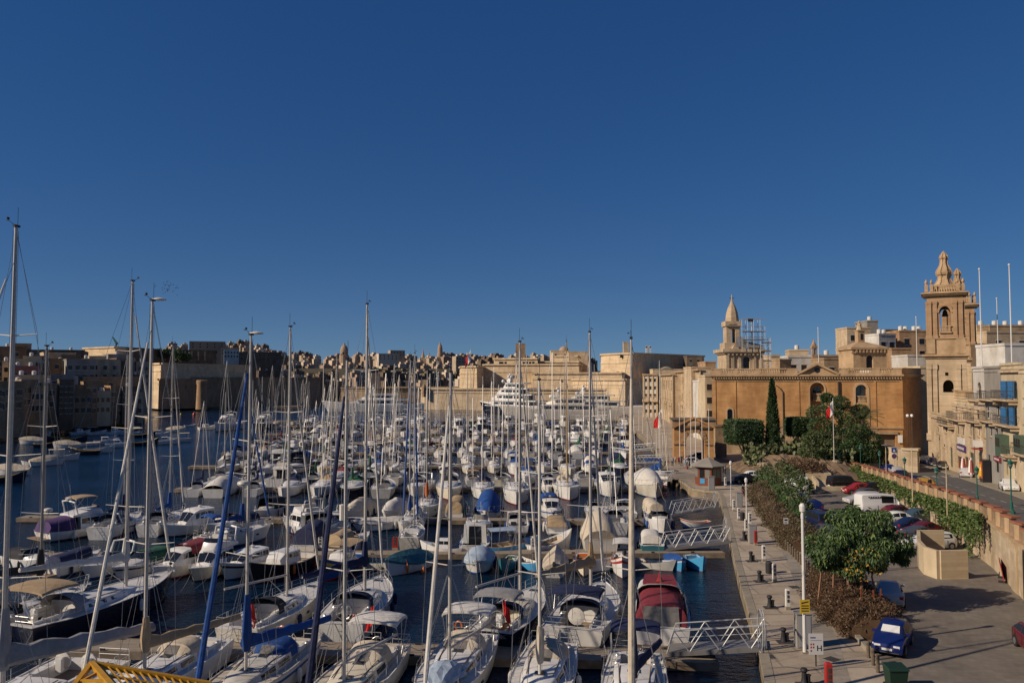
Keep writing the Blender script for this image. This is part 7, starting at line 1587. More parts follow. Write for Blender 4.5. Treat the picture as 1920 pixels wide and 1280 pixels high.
for cx_,cy_,r in ((1622,1040,.75),(1640,1062,.45),(1600,1062,.55),(1590,1045,.4),(1612,1080,.3),(1585,1070,.3)):
    zz = ZY(cy_,YT-1.6); c = (XY(cx_,YT-1.6,zz)-X0,-.9,zz-QZ); leaves(b, int(75*r), clumps([(c,(r,.5,r*.8))]), .13, rg, 0, ar=.8)
b.build('flowers', 'flower_orange', tr_)
for k,(dx,dy) in enumerate(((-.9,.4),(1.2,.1),(1.9,-.4),(.7,-.9),(-1.6,1.2))): part('stem', tr_, 'bark_red', lambda qb: qb.tube([(dx,dy,0),(dx*.8,dy*.8+.3,2.4),(dx*1.2,dy+.8,4.3)],[.08,.06,.03],5))
part('support_post', tr_, 'wood_brown', lambda qb: [qb.box((x-.04,y-.04,0),(x+.04,y+.04,1.9)) for x,y in ((.3,-1.2),(1.0,-1.4),(1.6,-1.1),(-.6,-.4))])
# creeper on the retaining wall
def creeper(label, w0, w1, zt0, zt1, n, drop):
    a, c = Vector(w0), Vector(w1); t = thing('creeper', label, 'climbing plant', (a.x,a.y,QZ)); d = (c-a); N_ = Vector((-d.y,d.x,0)).normalized()
    if N_.x > 0: N_ = -N_
    def fn(rg):
        f = rg.random(); zt = lerp(zt0,zt1,f)-QZ; dr = drop*(.35+.65*abs(math.sin(f*23)*math.sin(f*9+1))); z = zt - dr*rg.random()**1.6; f += .02*math.sin(f*60); p = d*f+N_*(.15+rg.uniform(0,.35)); return (p.x,p.y,max(z,.1)), N_
    b = MB(); leaves(b, n, fn, .24, rg, [0,0,1,2]); b.build('foliage', ['leaf_bright','leaf_mid','leaf_olive'], t)
creeper('green creeper hanging over the far part of the retaining wall', WALL[6]-Vector((.5,0,0)), WALL[4]-Vector((.5,0,0)), zr(128)+.5, zr(98)+.5, 6000, 2.6)
creeper('bright creeper along the wall above the parked estate cars', WALL[4]-Vector((.5,0,0)), WALL[3]-Vector((.5,0,0)), zr(98)+.2, zr(80)+.3, 5000, 2.2)
creeper('thick green creeper hanging down the pale wall behind the curved stone enclosure', WALL[3]-Vector((.5,0,0)), WALL[2]-Vector((.5,0,0)), zr(80)+.4, zr(66)+.6, 9000, 4.2)
# ================================================================== WALLS, STREET FURNITURE, CARS, PEOPLE
mat('cap_terracotta', (.30,.11,.055), .85, (.22,.08,.045), 3)
mat('wall_pale', (.60,.49,.34), .85, (.46,.36,.235), .5, bump=.3, bscale=3, bricks=(1.2,.45,.85), streak=.35)
mat('enclosure_stone', (.56,.45,.29), .8, (.50,.39,.25), 1, bricks=(8,.28,.75))
# retaining wall with parapet
rw = thing('retaining_wall', 'long pale retaining wall with pillared parapet between car park and upper road', 'wall', (0,0,0))
W2 = [Vector((29,36,0))] + WALL
def rwf(q):
    for a, c in zip(W2, W2[1:]):
        n = 4
        for k in range(n):
            p, r = a.lerp(c,k/n), a.lerp(c,(k+1)/n); q.face([(r.x,r.y,QZ),(p.x,p.y,QZ),(p.x,p.y,zr(p.y)),(r.x,r.y,zr(r.y))]); q.face([(p.x,p.y,zr(p.y)),(p.x+1,p.y,zr(p.y)),(r.x+1,r.y,zr(r.y)),(r.x,r.y,zr(r.y))])
part('wall', rw, 'wall_pale', rwf)
def cor(q):
    for a, c in zip(W2, W2[1:]): q.bar((a.x-.12,a.y,zr(a.y)+.02),(c.x-.12,c.y,zr(c.y)+.02),.45,.22)
part('cornice', rw, 'stone_ochre_trim', cor)
def parap(q):
    for a, c in zip(W2, W2[1:]): q.bar((a.x+.12,a.y,zr(a.y)+.52),(c.x+.12,c.y,zr(c.y)+.52),.22,.8)
part('parapet', rw, 'stone_base', parap)
pil_pts = []; acc = 0
for a, c in zip(W2, W2[1:]):
    L_ = (c-a).length; n = max(1,round(L_/3.4))
    for k in range(n): pil_pts.append(a.lerp(c,k/n))
for p in pil_pts:
    part('pillar', rw, 'stone_ochre_trim', lambda q: q.box((p.x-.16,p.y-.28,zr(p.y)-.1),(p.x+.40,p.y+.28,zr(p.y)+1.18)))
    part('cap', rw, 'cap_terracotta', lambda q: q.box((p.x-.24,p.y-.7,zr(p.y)+1.181),(p.x+.48,p.y+.7,zr(p.y)+1.32)))
for px, py, w, h in ((1882,1062,1.5,3.4),(1915,1060,2.2,4.2)):    # arched doors in the wall at right
    A_ = WALL[1].lerp(WALL[2], .38 if px < 1900 else .06); D_ = (WALL[2]-WALL[1]).normalized(); N_ = Vector((-D_.y,D_.x,0))
    for nm_, mm_, g, e in (('arch_surround','stone_ochre_trim',.28,.05),('arched_door','window_hole' if px > 1900 else 'wall_pale',0,.09)):
        part(nm_, rw, mm_, lambda q: q.rings([[tuple(A_+D_*(w/2+g)*math.cos(a)+N_*(.01+k*e)+Vector((0,0,QZ+h-w/2+(w/2+g)*math.sin(a)))) for a in [math.pi*i/10 for i in range(11)]]+[tuple(A_+D_*(s*(w/2+g))+N_*(.01+k*e)+Vector((0,0,QZ))) for s in (-1,1)] for k in (0,1)]))
# curved enclosure
e0 = P(1722,1062,QZ); en = thing('stone_enclosure', 'curved pale stone enclosure with horizontal grooves at the edge of the car park', 'enclosure', e0)
ea = [P(1723,1040,QZ)-e0, P(1724,1062,QZ)-e0, P(1735,1076,QZ)-e0, P(1760,1085,QZ)-e0]; eb = P(1814,1084,QZ)-e0; ec = P(1782,1045,QZ)-e0
hE = 2.15
def enf(q):
    for a, c in zip(ea, ea[1:]): q.bar((a.x,a.y,hE/2),(c.x,c.y,hE/2),.28,hE)
part('curved_wall', en, 'render_cream', enf)
part('front_wall', en, 'enclosure_stone', lambda q: q.bar((ea[-1].x+.14,ea[-1].y,hE/2+.01),(eb.x,eb.y,hE/2+.01),.26,hE+.02))
part('back_wall', en, 'enclosure_stone', lambda q: (q.bar((ea[0].x,ea[0].y,hE/2),(ec.x,ec.y+1,hE/2),.26,hE)))
# planter kerbs
for l, pts in (('low stone kerb of the near planter with the flowering tree', [(1632,1225),(1590,1178),(1550,1110),(1533,1082)]), ('low stone kerb of the far hedge bed along the quay', [(1512,1040),(1470,990),(1425,935),(1410,912)]), ('white stone kerb around the dry round bush', [(1480,902),(1500,912),(1532,926),(1545,922)])):
    P_ = [P(a,c,QZ) for a,c in pts]; t = thing('planter_kerb', l, 'kerb', P_[0]); part('stone', t, 'kerb' if 'white' not in l else 'render_cream', lambda q: [q.bar(tuple(a-P_[0]+Vector((0,0,.14))),tuple(c-P_[0]+Vector((0,0,.14))),.3,.28+.004*i) for i,(a,c) in enumerate(zip(P_,P_[1:]))])
q = P(1572,912,QZ); t = thing('ramp_wall', 'pale stone ramp and steps beside the black off roader', 'ramp', q); part('slab', t, 'render_cream', lambda b: b.prism([(-4.5,-4),(3.4,-4),(3.4,3),(-1,8)],0,.5)); part('side_wall', t, 'render_cream', lambda b: (b.bar((-4.5,-4.1,.6),(-1,8,.6),.35,1.2), b.prism([(-3.6,3),(-1,8),(1.5,8),(.2,3)],.5,1.5)))
# ------------------------------------------------ quay furniture
def bollard(px, py, label):
    global BOL
    q = P(px,py,QZ)
    if BOL is None:
        BOL = thing('mooring_bollard', label, 'bollard', q, 0, 'black iron bollards on the quay edge')
        part('post', BOL, 'black_rubber', lambda b: (b.lathe([(.24,.02),(.17,.1),(.13,.35),(.12,.62),(.19,.72),(.15,.82),(.03,.85)],(0,0,0),10), b.lathe([(.10,.1),(.09,.42),(.14,.5),(.02,.55)],(.22,0,0),8)), smooth=True); part('base_plate', BOL, 'iron', lambda b: b.box((-.38,-.3,.004),(.5,.3,.05)))
    else: dup(BOL, q, None, label)
BOL = None
for k,(px,py) in enumerate(((1408,1052),(1424,1090),(1443,1139),(1469,1203),(1508,1283),(1395,1012))): bollard(px,py,f"black iron mooring bollard on the quay, {'the one by the first gangway' if k==3 else ordn[[2,3,4,0,5,1][k]]+' of the row from the far end' if k!=3 else ''}")
def pedestal(px, py, m, label, h=1.35, w=.26):
    q = P(px,py,QZ if px > 1350 else .5); t = thing('service_pedestal', label, 'service pedestal', q, 0, 'service pedestals along the quay')
    b_ = part('housing', t, m, lambda b: b.rings([[(-w/2,-w/2,z),(w/2,-w/2,z),(w/2,w/2,z),(-w/2,w/2,z)] if k == 1 else [(-w/2*k,-w/2*k,z),(w/2*k,-w/2*k,z),(w/2*k,w/2*k,z),(-w/2*k,w/2*k,z)] for z,k in ((.22,1),(h-.08,1),(h,.7))])); part('foot', t, 'kerb', lambda b: b.box((-w/2-.02,-w/2-.02,0),(w/2+.02,w/2+.02,.22)))
    part('socket', b_, 'iron', lambda b: [b.box((-w*.25,-w/2-.02,z),(w*.25,-w/2-.001,z+.2)) for z in (.5,.78,1.06)]); return t
for k,(px,py) in enumerate(((1432,1052),(1452,1090),(1477,1142),(1399,998),(1385,975),(1376,958),(1406,985),(1350,902),(1360,912))): pedestal(px,py,'paint_white',f"white service pedestal with dark sockets on the quay, {'near the round black bin' if k == 1 else ('beside the tall lamp post' if k == 2 else ordn[k]+' along the row')}")
pedestal(1417,1022,'paint_red','red fire pedestal beside the grey cabinet in the middle of the quay'); pedestal(1554,1300,'paint_red','red fire pedestal at the bottom edge of the photo',1.5,.3); pedestal(741,1030,'paint_red','red pedestal on the second pontoon',1.2,.5); pedestal(1289,888,'paint_red','red pedestal by the wooden deck and kiosk')
pedestal(843,1031,'paint_white','white service pedestal with blue sign left of the pilothouse cruiser',1.2,.4); pedestal(601,1030,'paint_white','white service pedestal beside the boat with tall navy canopy',1.2,.4); pedestal(1000,1033,'paint_white','broad white pedestal right of the blue barge',1.2,.5); pedestal(877,968,'paint_white','white pedestal on the third pontoon left of the old wooden yacht',1.2,.4)
def cabinet(px,py,w,h,label):
    q = P(px,py,QZ); t = thing('grey_cabinet', label, 'cabinet', q); b_ = part('housing', t, 'render_grey', lambda b: (b.box((-w/2,-w*.35,.02),(w/2,w*.35,h)), b.box((-w/2-.04,-w*.4,h),(w/2+.04,w*.4,h+.06)))); part('door', b_, 'paint_grey', lambda b: b.box((-w*.4,-w*.35-.02,.1),(w*.4,-w*.35-.001,h-.1)))
cabinet(1506,1212,.85,1.9,'tall grey electrical cabinet behind the lamp post with the yellow sign'); cabinet(1411,1018,.7,1.7,'grey cabinet left of the red fire pedestal'); cabinet(1386,950,.7,1.7,'grey cabinet on the quay near the second gangway'); cabinet(1334,918,.8,1.8,'grey cabinet at the corner of the kiosk')
def lamp(px,py,ty,label,sgn=None,r=.075,cam_=True):
    q = P(px,py,QZ); h = PY(px,ty,q.y).z-QZ; t = thing('lamp_post', label, 'lamp post', q, 0, 'white posts along the quay'); part('pole', t, 'paint_white', lambda b: b.tube([(0,0,0),(0,0,h*.4),(0,0,h)],[r*1.25,r,r*.9],8)); part('base', t, 'kerb', lambda b: b.box((-.18,-.18,.004),(.18,.18,.06)))
    if cam_: part('lamp_head', t, 'paint_white', lambda b: (b.lathe([(.05,-.35),(.16,-.3),(.18,0),(.10,.14),(.02,.16)],(0,0,h),10), b.lathe([(.10,-.7),(.10,-.45)],(0,0,h),8)))
    if sgn: 
        o = part('sign', t, 'paint_yellow', lambda b: b.box((-.27,-r-.05,sgn),(.27,-r-.02,sgn+.75))); part('lettering', o, 'stripe_black', lambda b: (b.face([(-.2,-r-.055,sgn+.52),(.2,-r-.055,sgn+.62),(.2,-r-.055,sgn+.68),(-.2,-r-.055,sgn+.6)]), [b.box((-.2,-r-.06,sgn+z),(.2,-r-.052,sgn+z+.05)) for z in (.12,.26,.40)]))
    return t
lamp(1509,1223,948,'tall white lamp post with yellow warning sign, nearest on the quay',2.2,.09); lamp(1400,984,898,'white lamp post standing by the grey cabinet',None,.06); lamp(1371,950,866,'white lamp post with small orange sign near the kiosk',None,.06)
for k,px in enumerate((1275,1284,1296,1305,1317,1330)): 
    q = P(px,[872,874,876,878,880,880][k],QZ); h = PY(px,[760,764,765,758,762,768][k],q.y).z-QZ; t = thing('flagpole', f"bare white flagpole in front of the gatehouse, {ordn[k]} from the left", 'flagpole', q, 0, 'bare white flagpoles before the gatehouse'); part('pole', t, 'paint_white', lambda b: b.tube([(0,0,0),(0,0,h)],[.09,.05],6)); part('finial', t, 'paint_white', lambda b: b.ell((0,0,h+.05),(.1,.1,.1)))
for k,px in enumerate((1214,1222,1231,1243,1250,1236,1205,1198)):
    q = P(px,[836,846,858,866,872,840,812,806][k],QZ); h = PY(px,[790,802,808,812,818,780,770,768][k],q.y).z-QZ; t = thing('quay_post', f"thin white post on the far quay walk, {ordn[k]} of the cluster", 'post', q, 0, 'thin white posts on the far quay walk'); part('pole', t, 'paint_white', lambda b: b.tube([(0,0,0),(0,0,h)],[.08,.05],6)); part('lamp_head', t, 'paint_white', lambda b: b.cbox((0,0,h),(.3,.3,.2)))
def flagpole(px, py, ty, label, z=QZ, flag=None, Y=None, r=.06):
    q = P(px,py,z) if Y is None else Vector((XY(px,Y,z),Y,z)); h = PY(px,ty,q.y).z-z; t = thing('flagpole', label, 'flagpole', q); part('pole', t, 'paint_white', lambda b: b.tube([(0,0,0),(0,0,h)],[r,r*.6],6)); part('finial', t, 'paint_white', lambda b: b.ell((0,0,h+.05),(r*1.5,r*1.5,r*1.5),n=8,k=5))
    if flag:
        def fl(b):
            s = flag; rs = []
            for i in range(7):
                f = i/6; rs.append([(-.9*f*s*.55+.08*math.sin(f*9+k), .15*math.sin(f*7+k)*s, h-.2-s*1.0*k/4*(1)-f*s*.75) for k in range(5)])
            for a,c in zip(rs,rs[1:]):
                for k in range(4): b.face([a[k],a[k+1],c[k+1],c[k]], 0 if rs.index(a) < 3 else 1)
        part('flag', t, ['flag_white','flag_red'], fl)
flagpole(1564,0,748,'flagpole with white and red flag in front of the broad dark tree',QZ+1.5,2.0,Y=129)
flagpole(1241,800,765,'flagpole with white and red flag in front of the cream palazzo',QZ,5,Y=255)
flagpole(882,740,656,'flagpole with red and white flag at the left end of the fort',4,6,Y=462,r=.2)
for px,Y,z,ty,l in ((1842,120,16,505,'tallest white pole on the white house right of the bell tower'),(1898,110,17.5,497,'tall white pole at far right rising above the blue shuttered house'),(1873,150,17,560,'thinner white pole between the two tall white poles'),(1720,170,18,595,'white pole left of the bell tower on the hall roof'),(1535,178,20,615,'white pole beside the tiny rooftop belfry')): flagpole(px,0,ty,l,z,None,Y,.11)
# bins, signs, life rings
q = P(1442,1074,QZ); t = thing('litter_bin','round black litter bin on the quay','bin',q); part('drum', t, 'black_rubber', lambda b: b.lathe([(.24,0),(.27,.05),(.27,.8),(.24,.85)],(0,0,0),14)); part('lid', t, 'iron', lambda b: b.lathe([(.20,.851),(.2,.88),(.1,.9)],(0,0,0),12))
q = P(1392,975,QZ); t = thing('litter_bin','black litter bin beside the far white pedestals','bin',q); part('drum', t, 'black_rubber', lambda b: b.lathe([(.24,0),(.27,.05),(.27,.8),(.24,.85)],(0,0,0),14)); part('lid', t, 'iron', lambda b: b.lathe([(.20,.851),(.2,.88),(.1,.9)],(0,0,0),12))
q = P(1530,1248,QZ); t = thing('berth_sign','white berth sign with red marks and a big letter H on a short post','sign',q); part('post', t, 'iron', lambda b: b.box((-.03,-.03,0),(.03,.03,.7)))
so = part('panel', t, 'paint_white', lambda b: b.box((-.38,-.06,.62),(.38,-.031,1.72)))
def txt(parent, body, size, loc, m, name='lettering', ext=.004, rz=0):
    cu_ = bpy.data.curves.new(name,'FONT'); cu_.body = body; cu_.size = size; cu_.extrude = ext; cu_.align_x = 'CENTER'; o = bpy.data.objects.new(name, cu_); me = bpy.data.meshes.new_from_object(o); me.name = name; bpy.data.objects.remove(o); me.materials.clear(); me.materials.append(MATS[m]); o = bpy.data.objects.new(name, me); COL.objects.link(o); o.parent = parent; o.location = loc; o.rotation_euler = (R(90),0,rz); return o
txt(so,'H',.42,(.17,-.066,.82),'stripe_black'); part('lettering', so, 'paint_red', lambda b: [b.box((x,-.066,z),(x+.07,-.0605,z+.09)) for x,z in ((-.3,1.12),(-.17,1.12),(-.3,.96),(-.17,.96),(-.3,.78))]); part('lettering', so, 'paint_blue', lambda b: (b.box((-.3,-.066,1.48),(-.02,-.0605,1.54)), b.box((-.3,-.066,1.36),(.3,-.0605,1.375))))
q = P(1474,1017,QZ); t = thing('small_sign','small white sign with dark text on a thin post beside the wooden posts','sign',q); part('post', t, 'iron', lambda b: b.tube([(0,0,0),(0,0,2.3)],.03,5)); so = part('panel', t, 'paint_white', lambda b: b.box((-.22,-.05,1.75),(.22,-.031,2.3))); part('lettering', so, 'stripe_black', lambda b: (b.box((-.15,-.055,2.05),(.15,-.0505,2.2)), b.box((-.15,-.055,1.9),(.12,-.0505,1.93)), b.box((-.15,-.055,1.82),(.1,-.0505,1.85))))
for k,(px,py,tp) in enumerate(((1426,1222,1142),(1359,1012,970),(1340,944,920))):
    q = P(px,py,QZ); h = .7; hh = PY(px,tp,q.y).z-QZ; t = thing('gangway_guard', ['tall oval steel hoop at the first gangway','tall oval steel hoop at the middle gangway','oval steel hoop at the far gangway'][k], 'steel hoop', q); part('hoop', t, 'steel', lambda b: (b.tube([(0,.5*math.cos(a),hh/2+hh/2*math.sin(a)) for a in [x*math.pi/10 for x in range(21)]], .035, 6), b.tube([(.12,.5*math.cos(a),hh/2+hh/2*math.sin(a)) for a in [x*math.pi/10 for x in range(21)]], .03, 6)))
# wooden posts between planters
q0, q1 = P(1474,1030,QZ), P(1527,1085,QZ); WP = None
for k in range(12):
    q = q0.lerp(q1,k/11); l = f"short wooden post between the two hedges, {ordn[k]} from the far end"
    if WP is None: WP = thing('wooden_post', l, 'post', q, 0, 'wooden posts edging the car park'); part('post', WP, 'bark', lambda b: b.lathe([(.10,0),(.10,.85),(.06,.9)],(0,0,0),8)); part('band', WP, 'iron', lambda b: b.lathe([(.105,.7),(.105,.76)],(0,0,0),8))
    else: dup(WP, q, None, l)
for k in range(3): dup(WP, P(1628+k*9,1232+k*14,QZ), None, f"wooden post near the blue hatchback, {['farthest','middle','nearest'][k]} of the three")
# gangways
def gangway(a, c, z0, z1, w, label, hh=1.15, n=4):
    a = Vector((a.x,a.y,z0)); c = Vector((c.x,c.y,z1)); d = c-a; L_ = d.length; t = thing('gangway', label, 'gangway', a, math.atan2(d.y,d.x), 'steel gangways to the pontoons'); sl_ = (z1-z0)
    Lx = math.hypot(d.x,d.y); f = lambda x: sl_*x/Lx
    part('walkway', t, 'alu_dark', lambda b: (b.bar((0,0,.02),(Lx,0,sl_+.02),w,.08), b.bar((0,-w/2-.03,-.06),(Lx,-w/2-.03,sl_-.06),.06,.26), b.bar((0,w/2+.03,-.06),(Lx,w/2+.03,sl_-.06),.06,.26)))
    def tr(b):
        for s in (-1,1):
            y = s*(w/2+.03); k = Lx*.04
            b.tube([(k*.0,y,f(0)),(Lx*.08,y,f(Lx*.08)+hh),(Lx,y,sl_+hh),(Lx,y,sl_)], .038, 6); b.tube([(Lx*.05,y,f(Lx*.05)+hh*.7),(Lx*1.04,y,sl_+hh*.7)], .022, 5)
            for i in range(n):
                x0 = Lx*(.08+.92*i/n); x1 = Lx*(.08+.92*(i+1)/n); xm = (x0+x1)/2
                b.tube([(x0,y,f(x0)+hh),(xm,y,f(xm))], .033, 5); b.tube([(xm,y,f(xm)),(x1,y,f(x1)+hh)], .033, 5)
    part('truss', t, 'steel', tr); return t
gangway(P(1252,1221,.5), P(1436,1210,QZ), .65, QZ+.12, 1.5, 'wide steel gangway nearest the camera', 1.25, 3)
gangway(P(1238,1030,.5), P(1366,1014,QZ), .65, QZ+.12, 1.3, 'steel gangway to the second pontoon', 1.3, 4); gangway(P(1256,966,.5), P(1345,951,QZ), .65, QZ+.12, 1.2, 'steel gangway to the third pontoon', 1.4, 4)
gangway(P(1180,905,.5), P(1262,900,QZ), .65, QZ+.12, 1.2, 'steel gangway to the fourth pontoon', 1.3, 4); gangway(P(1188,868,.5), P(1250,866,QZ), .65, QZ+.1, 1.2, 'far steel gangway left of the group of people', 1.3, 4); gangway(P(1180,846,.5), P(1232,842,QZ), .65, QZ+.1, 1.2, 'farthest small steel gangway from the quay', 1.3, 4)
# wooden deck and kiosk
q = P(1268,896,QZ); t = thing('timber_deck','timber deck on posts reaching over the water by the kiosk','deck',q); part('planking', t, 'pontoon_top', lambda b: b.prism([(-3.4,9),(-1.0,-1.5),(4.4,-3.2),(5,2),(0,12)],.0,.14)); part('post', t, 'stone_dark', lambda b: [b.box((x,y,-2),(x+.2,y+.2,-.01)) for x,y in ((-2.6,6),(-1.9,3),(-1,-.9),(1,-1.7),(3,-2.4))])
q = P(1328,908,QZ); t = thing('kiosk','hexagonal wooden kiosk with grey tent roof on the quay','kiosk',q); KR = 1.95; hx = lambda r, ro=30: [(r*math.cos(R(60*k+ro)), r*math.sin(R(60*k+ro))) for k in range(6)]
part('wall', t, 'wood_brown', lambda b: b.prism(hx(KR),0,2.7)); rf = part('roof', t, 'render_grey', lambda b: b.rings([[(x,y,2.72) for x,y in hx(KR*1.35)],[(x,y,2.85) for x,y in hx(KR*1.35)],[(x,y,3.9) for x,y in hx(.25)]]))
part('finial', rf, 'iron', lambda b: b.lathe([(.1,3.9),(.03,4.3)],(0,0,0),6))
for k in range(6):
    A, C = Vector((*hx(KR)[k],0)), Vector((*hx(KR)[(k+1)%6],0)); up = Vector((0,0,2.7))
    part('window', t, 'window_hole' if k % 2 else 'glass_clear', lambda b: b.pane(A,C,C+up,A+up,.12,.47,.42,.88,.03,.0)); part('window', t, 'glass_clear', lambda b: b.pane(A,C,C+up,A+up,.53,.88,.42,.88,.03,.0))
part('poster', t, 'paint_skyblue', lambda b: b.pane(Vector((*hx(KR)[3],0)),Vector((*hx(KR)[4],0)),Vector((*hx(KR)[4],2.7)),Vector((*hx(KR)[3],2.7)),.15,.5,.12,.38,.05,.0))
# green street lamps on the upper road
def glamp(px, Yv, ty, label, twin=False):
    z = zr(Yv); x = XY(px,Yv,z); h = ZY(ty,Yv)-z; t = thing('street_lamp', label, 'street lamp', (x,Yv,z), 0, 'green street lamps along the parapet')
    part('pole', t, 'wood_green' if False else mat('lamp_green',(.015,.10,.07),.5) and 'lamp_green', lambda b: b.lathe([(.34,0),(.30,.18),(.14,.4),(.12,1.0),(.065,1.1),(.05,h-.75),(.12,h-.7)],(0,0,0),8)); part('lantern', t, 'lamp_green', lambda b: (b.lathe([(.12,h-.68),(.26,h-.2),(.28,h-.18),(.10,h-.02),(.03,h+.12)],(0,0,0),6))); part('lamp_glass', t, 'glass_clear', lambda b: b.lathe([(.14,h-.62),(.24,h-.25)],(0,0,.0),6) if False else b.ell((0,0,h-.42),(.20,.20,.2)))
for px,Y,ty,l in ((1897,71,862,'tall green street lamp at the right, in front of the white hatchback'),(1833,76,875,'green street lamp in front of the red and white parasols'),(1757,84,876,'green street lamp behind the yellow hatchback'),(1697,99,858,'green street lamp in front of the dark parked saloon'),(1650,112,846,'green street lamp near the white van'),(1614,125,834,'green street lamp before the dark rounded tree')): glamp(px,Y,ty,l)
for px,Y,z0,py,ty,l,r in ((1776,74,0,962,868,'plain pale pole on the parapet, right of the lamp','a',),(1711,86,0,950,838,'plain rusty pole beside the yellow hatchback','a'),(1662,108,0,908,838,'plain pole near the blue round signs','a')):
    z = zr(Y); t = thing('plain_pole', l, 'pole', (XY(px,Y,z),Y,z-.5), 0); h = ZY(ty,Y)-z+.5; part('pole', t, 'stone_pale', lambda b: b.tube([(0,0,0),(0,0,h)],[.06,.05],6)); part('cap', t, 'iron', lambda b: b.ell((0,0,h),(.08,.08,.06)))
z = zr(128); t = thing('road_sign','blue and purple round road signs on one grey post by the white van','road sign',(XY(1677,128,z),128,z)); part('post', t, 'steel', lambda b: b.tube([(0,0,0),(0,0,3.6)],.05,5)); part('sign_plate', t, 'paint_blue', lambda b: b.prism([(-.4,-.06),(.4,-.06),(.4,-.03),(-.4,-.03)],2.9,3.7)); part('sign_plate', t, 'paint_purple', lambda b: b.rings([[(.4*math.cos(a*.628),y,2.35+.4*math.sin(a*.628)) for a in range(10)] for y in (-.06,-.03)])); part('pictogram', t, 'paint_white', lambda b: b.rings([[(-.2,y,3.05),(.2,y,3.05),(0,y,3.5)] for y in (-.075,-.061)]))
z = zr(134); t = thing('twin_globe_lamp','twin globe lamp on the wall corner at the right end of the hall','street lamp',(XY(1708,134,z),134,z)); hh = ZY(779,134)-z
part('pole', t, 'iron', lambda b: (b.tube([(-.35,0,1.6),(-.35,0,hh)],.07,6), b.tube([(.35,0,1.6),(.35,0,hh)],.07,6), b.box((-.6,-.4,0),(.6,.4,1.6)))); part('globe', t, 'flag_white', lambda b: (b.ell((-.35,0,hh),(.26,.26,.28)), b.ell((.35,0,hh),(.26,.26,.28))), smooth=True)
z = zr(126); t = thing('stair_wall','pale stone stair wall with shaded side at the street corner below the tower','wall',(XY(1708,126,z),126,z)); part('wall', t, 'wall_pale', lambda b: b.prism([(-1.2,0),(.3,-1.5),(1.2,-.3),(1.2,10),(-.6,9)],0,3.4)); part('coping', t, 'render_cream', lambda b: b.prism([(-1.4,-.1),(.3,-1.8),(1.4,-.4),(1.4,.3),(-1.3,.4)],3.401,3.7))
# shop front things on the footway
def atfac(px, off):
    q = F0+FU*fac(px,890)[0]+FN*off; return Vector((q.x,q.y,zr(q.y)+.13))
def onroad(px, py):
    q = P(px,py,3)
    for _ in range(12): q = P(px,py,zr(q.y))
    return q
for k,(px,py) in enumerate(((1826,893),(1841,898))):
    q = atfac(px,1.3); t = thing('parasol', ['closed red and white parasol, left one of the pair','closed red and white parasol, right one of the pair'][k], 'parasol', q, 0, 'closed parasols outside the shop'); part('pole', t, 'steel', lambda b: b.tube([(0,0,0),(0,0,3.0)],.04,6))
    def pf(b):
        n = 10; prof = [(.10,2.95),(.20,2.6),(.33,1.6),(.38,.9),(.30,.65)]
        for (r0,z0),(r1,z1) in zip(prof,prof[1:]):
            for i in range(n):
                a0, a1 = i*6.283/n, (i+1)*6.283/n; kk = lambda r,a,i_: (r*(1 if i_ % 2 else .6)*math.cos(a), r*(1 if i_ % 2 else .6)*math.sin(a)); b.face([(*kk(r0,a0,i),z0),(*kk(r0,a1,i+1),z0),(*kk(r1,a1,i+1),z1),(*kk(r1,a0,i),z1)], (i+int(z1*3)) % 2)
    part('canopy', t, ['cloth_red','flag_white'], pf)
q = atfac(1857,.55); t = thing('drinks_machine','black drinks machine with glowing orange bottle picture against the house','vending machine',q,math.atan2(FU.y,FU.x)); bo = part('cabinet', t, 'stripe_black', lambda b: b.box((-.9,-.5,0),(.9,.4,2.9))); part('picture', bo, 'cloth_orange', lambda b: (b.box((-.6,-.54,.5),(.6,-.501,2.6)))); part('bottle', bo, 'paint_yellow', lambda b: b.lathe([(.02,.7),(.22,.75),(.22,1.5),(.09,1.9),(.09,2.3),(.02,2.32)],(0,-.56,0),8))
q = P(1883,1088,QZ); t = thing('barrier_panel','red plastic barrier leaning by the arched doors at right','barrier',q,R(60)); part('panel', t, 'cloth_red', lambda b: b.rings([[(-1.1,0,.15),(1.1,0,.15),(1.1,.25,1.5),(-1.1,.25,1.5)],[(-1.1,.06,.15),(1.1,.06,.15),(1.1,.31,1.5),(-1.1,.31,1.5)]])); part('foot', t, 'black_rubber', lambda b: (b.box((-.9,-.3,0),(-.7,.4,.14)), b.box((.7,-.3,0),(.9,.4,.14))))
q = P(1680,1290,QZ); t = thing('wheelie_bin','dark green wheelie bin with hinged lid at the bottom edge','bin',q); part('body', t, mat('bin_green',(.006,.028,.014),.6) and 'bin_green', lambda b: b.rings([[(-.55*k,-.45*k,z),(.55*k,-.45*k,z),(.55*k,.45*k,z),(-.55*k,.45*k,z)] for z,k in ((.12,.8),(1.15,1))])); part('lid', t, 'bin_green', lambda b: b.rings([[(-.62,-.52,1.16),(.62,-.52,1.16),(.62,.5,1.22),(-.62,.5,1.22)],[(-.55,-.4,1.27),(.55,-.4,1.27),(.55,.45,1.36),(-.55,.45,1.36)]])); part('wheel', t, 'black_rubber', lambda b: (b.tube([(-.5,.45,.12),(-.42,.45,.12)],.12,10), b.tube([(.42,.45,.12),(.5,.45,.12)],.12,10)))
for o_ in COL.objects:
    if o_.name.startswith('wheelie_bin'): o_.scale = (.85,)*3
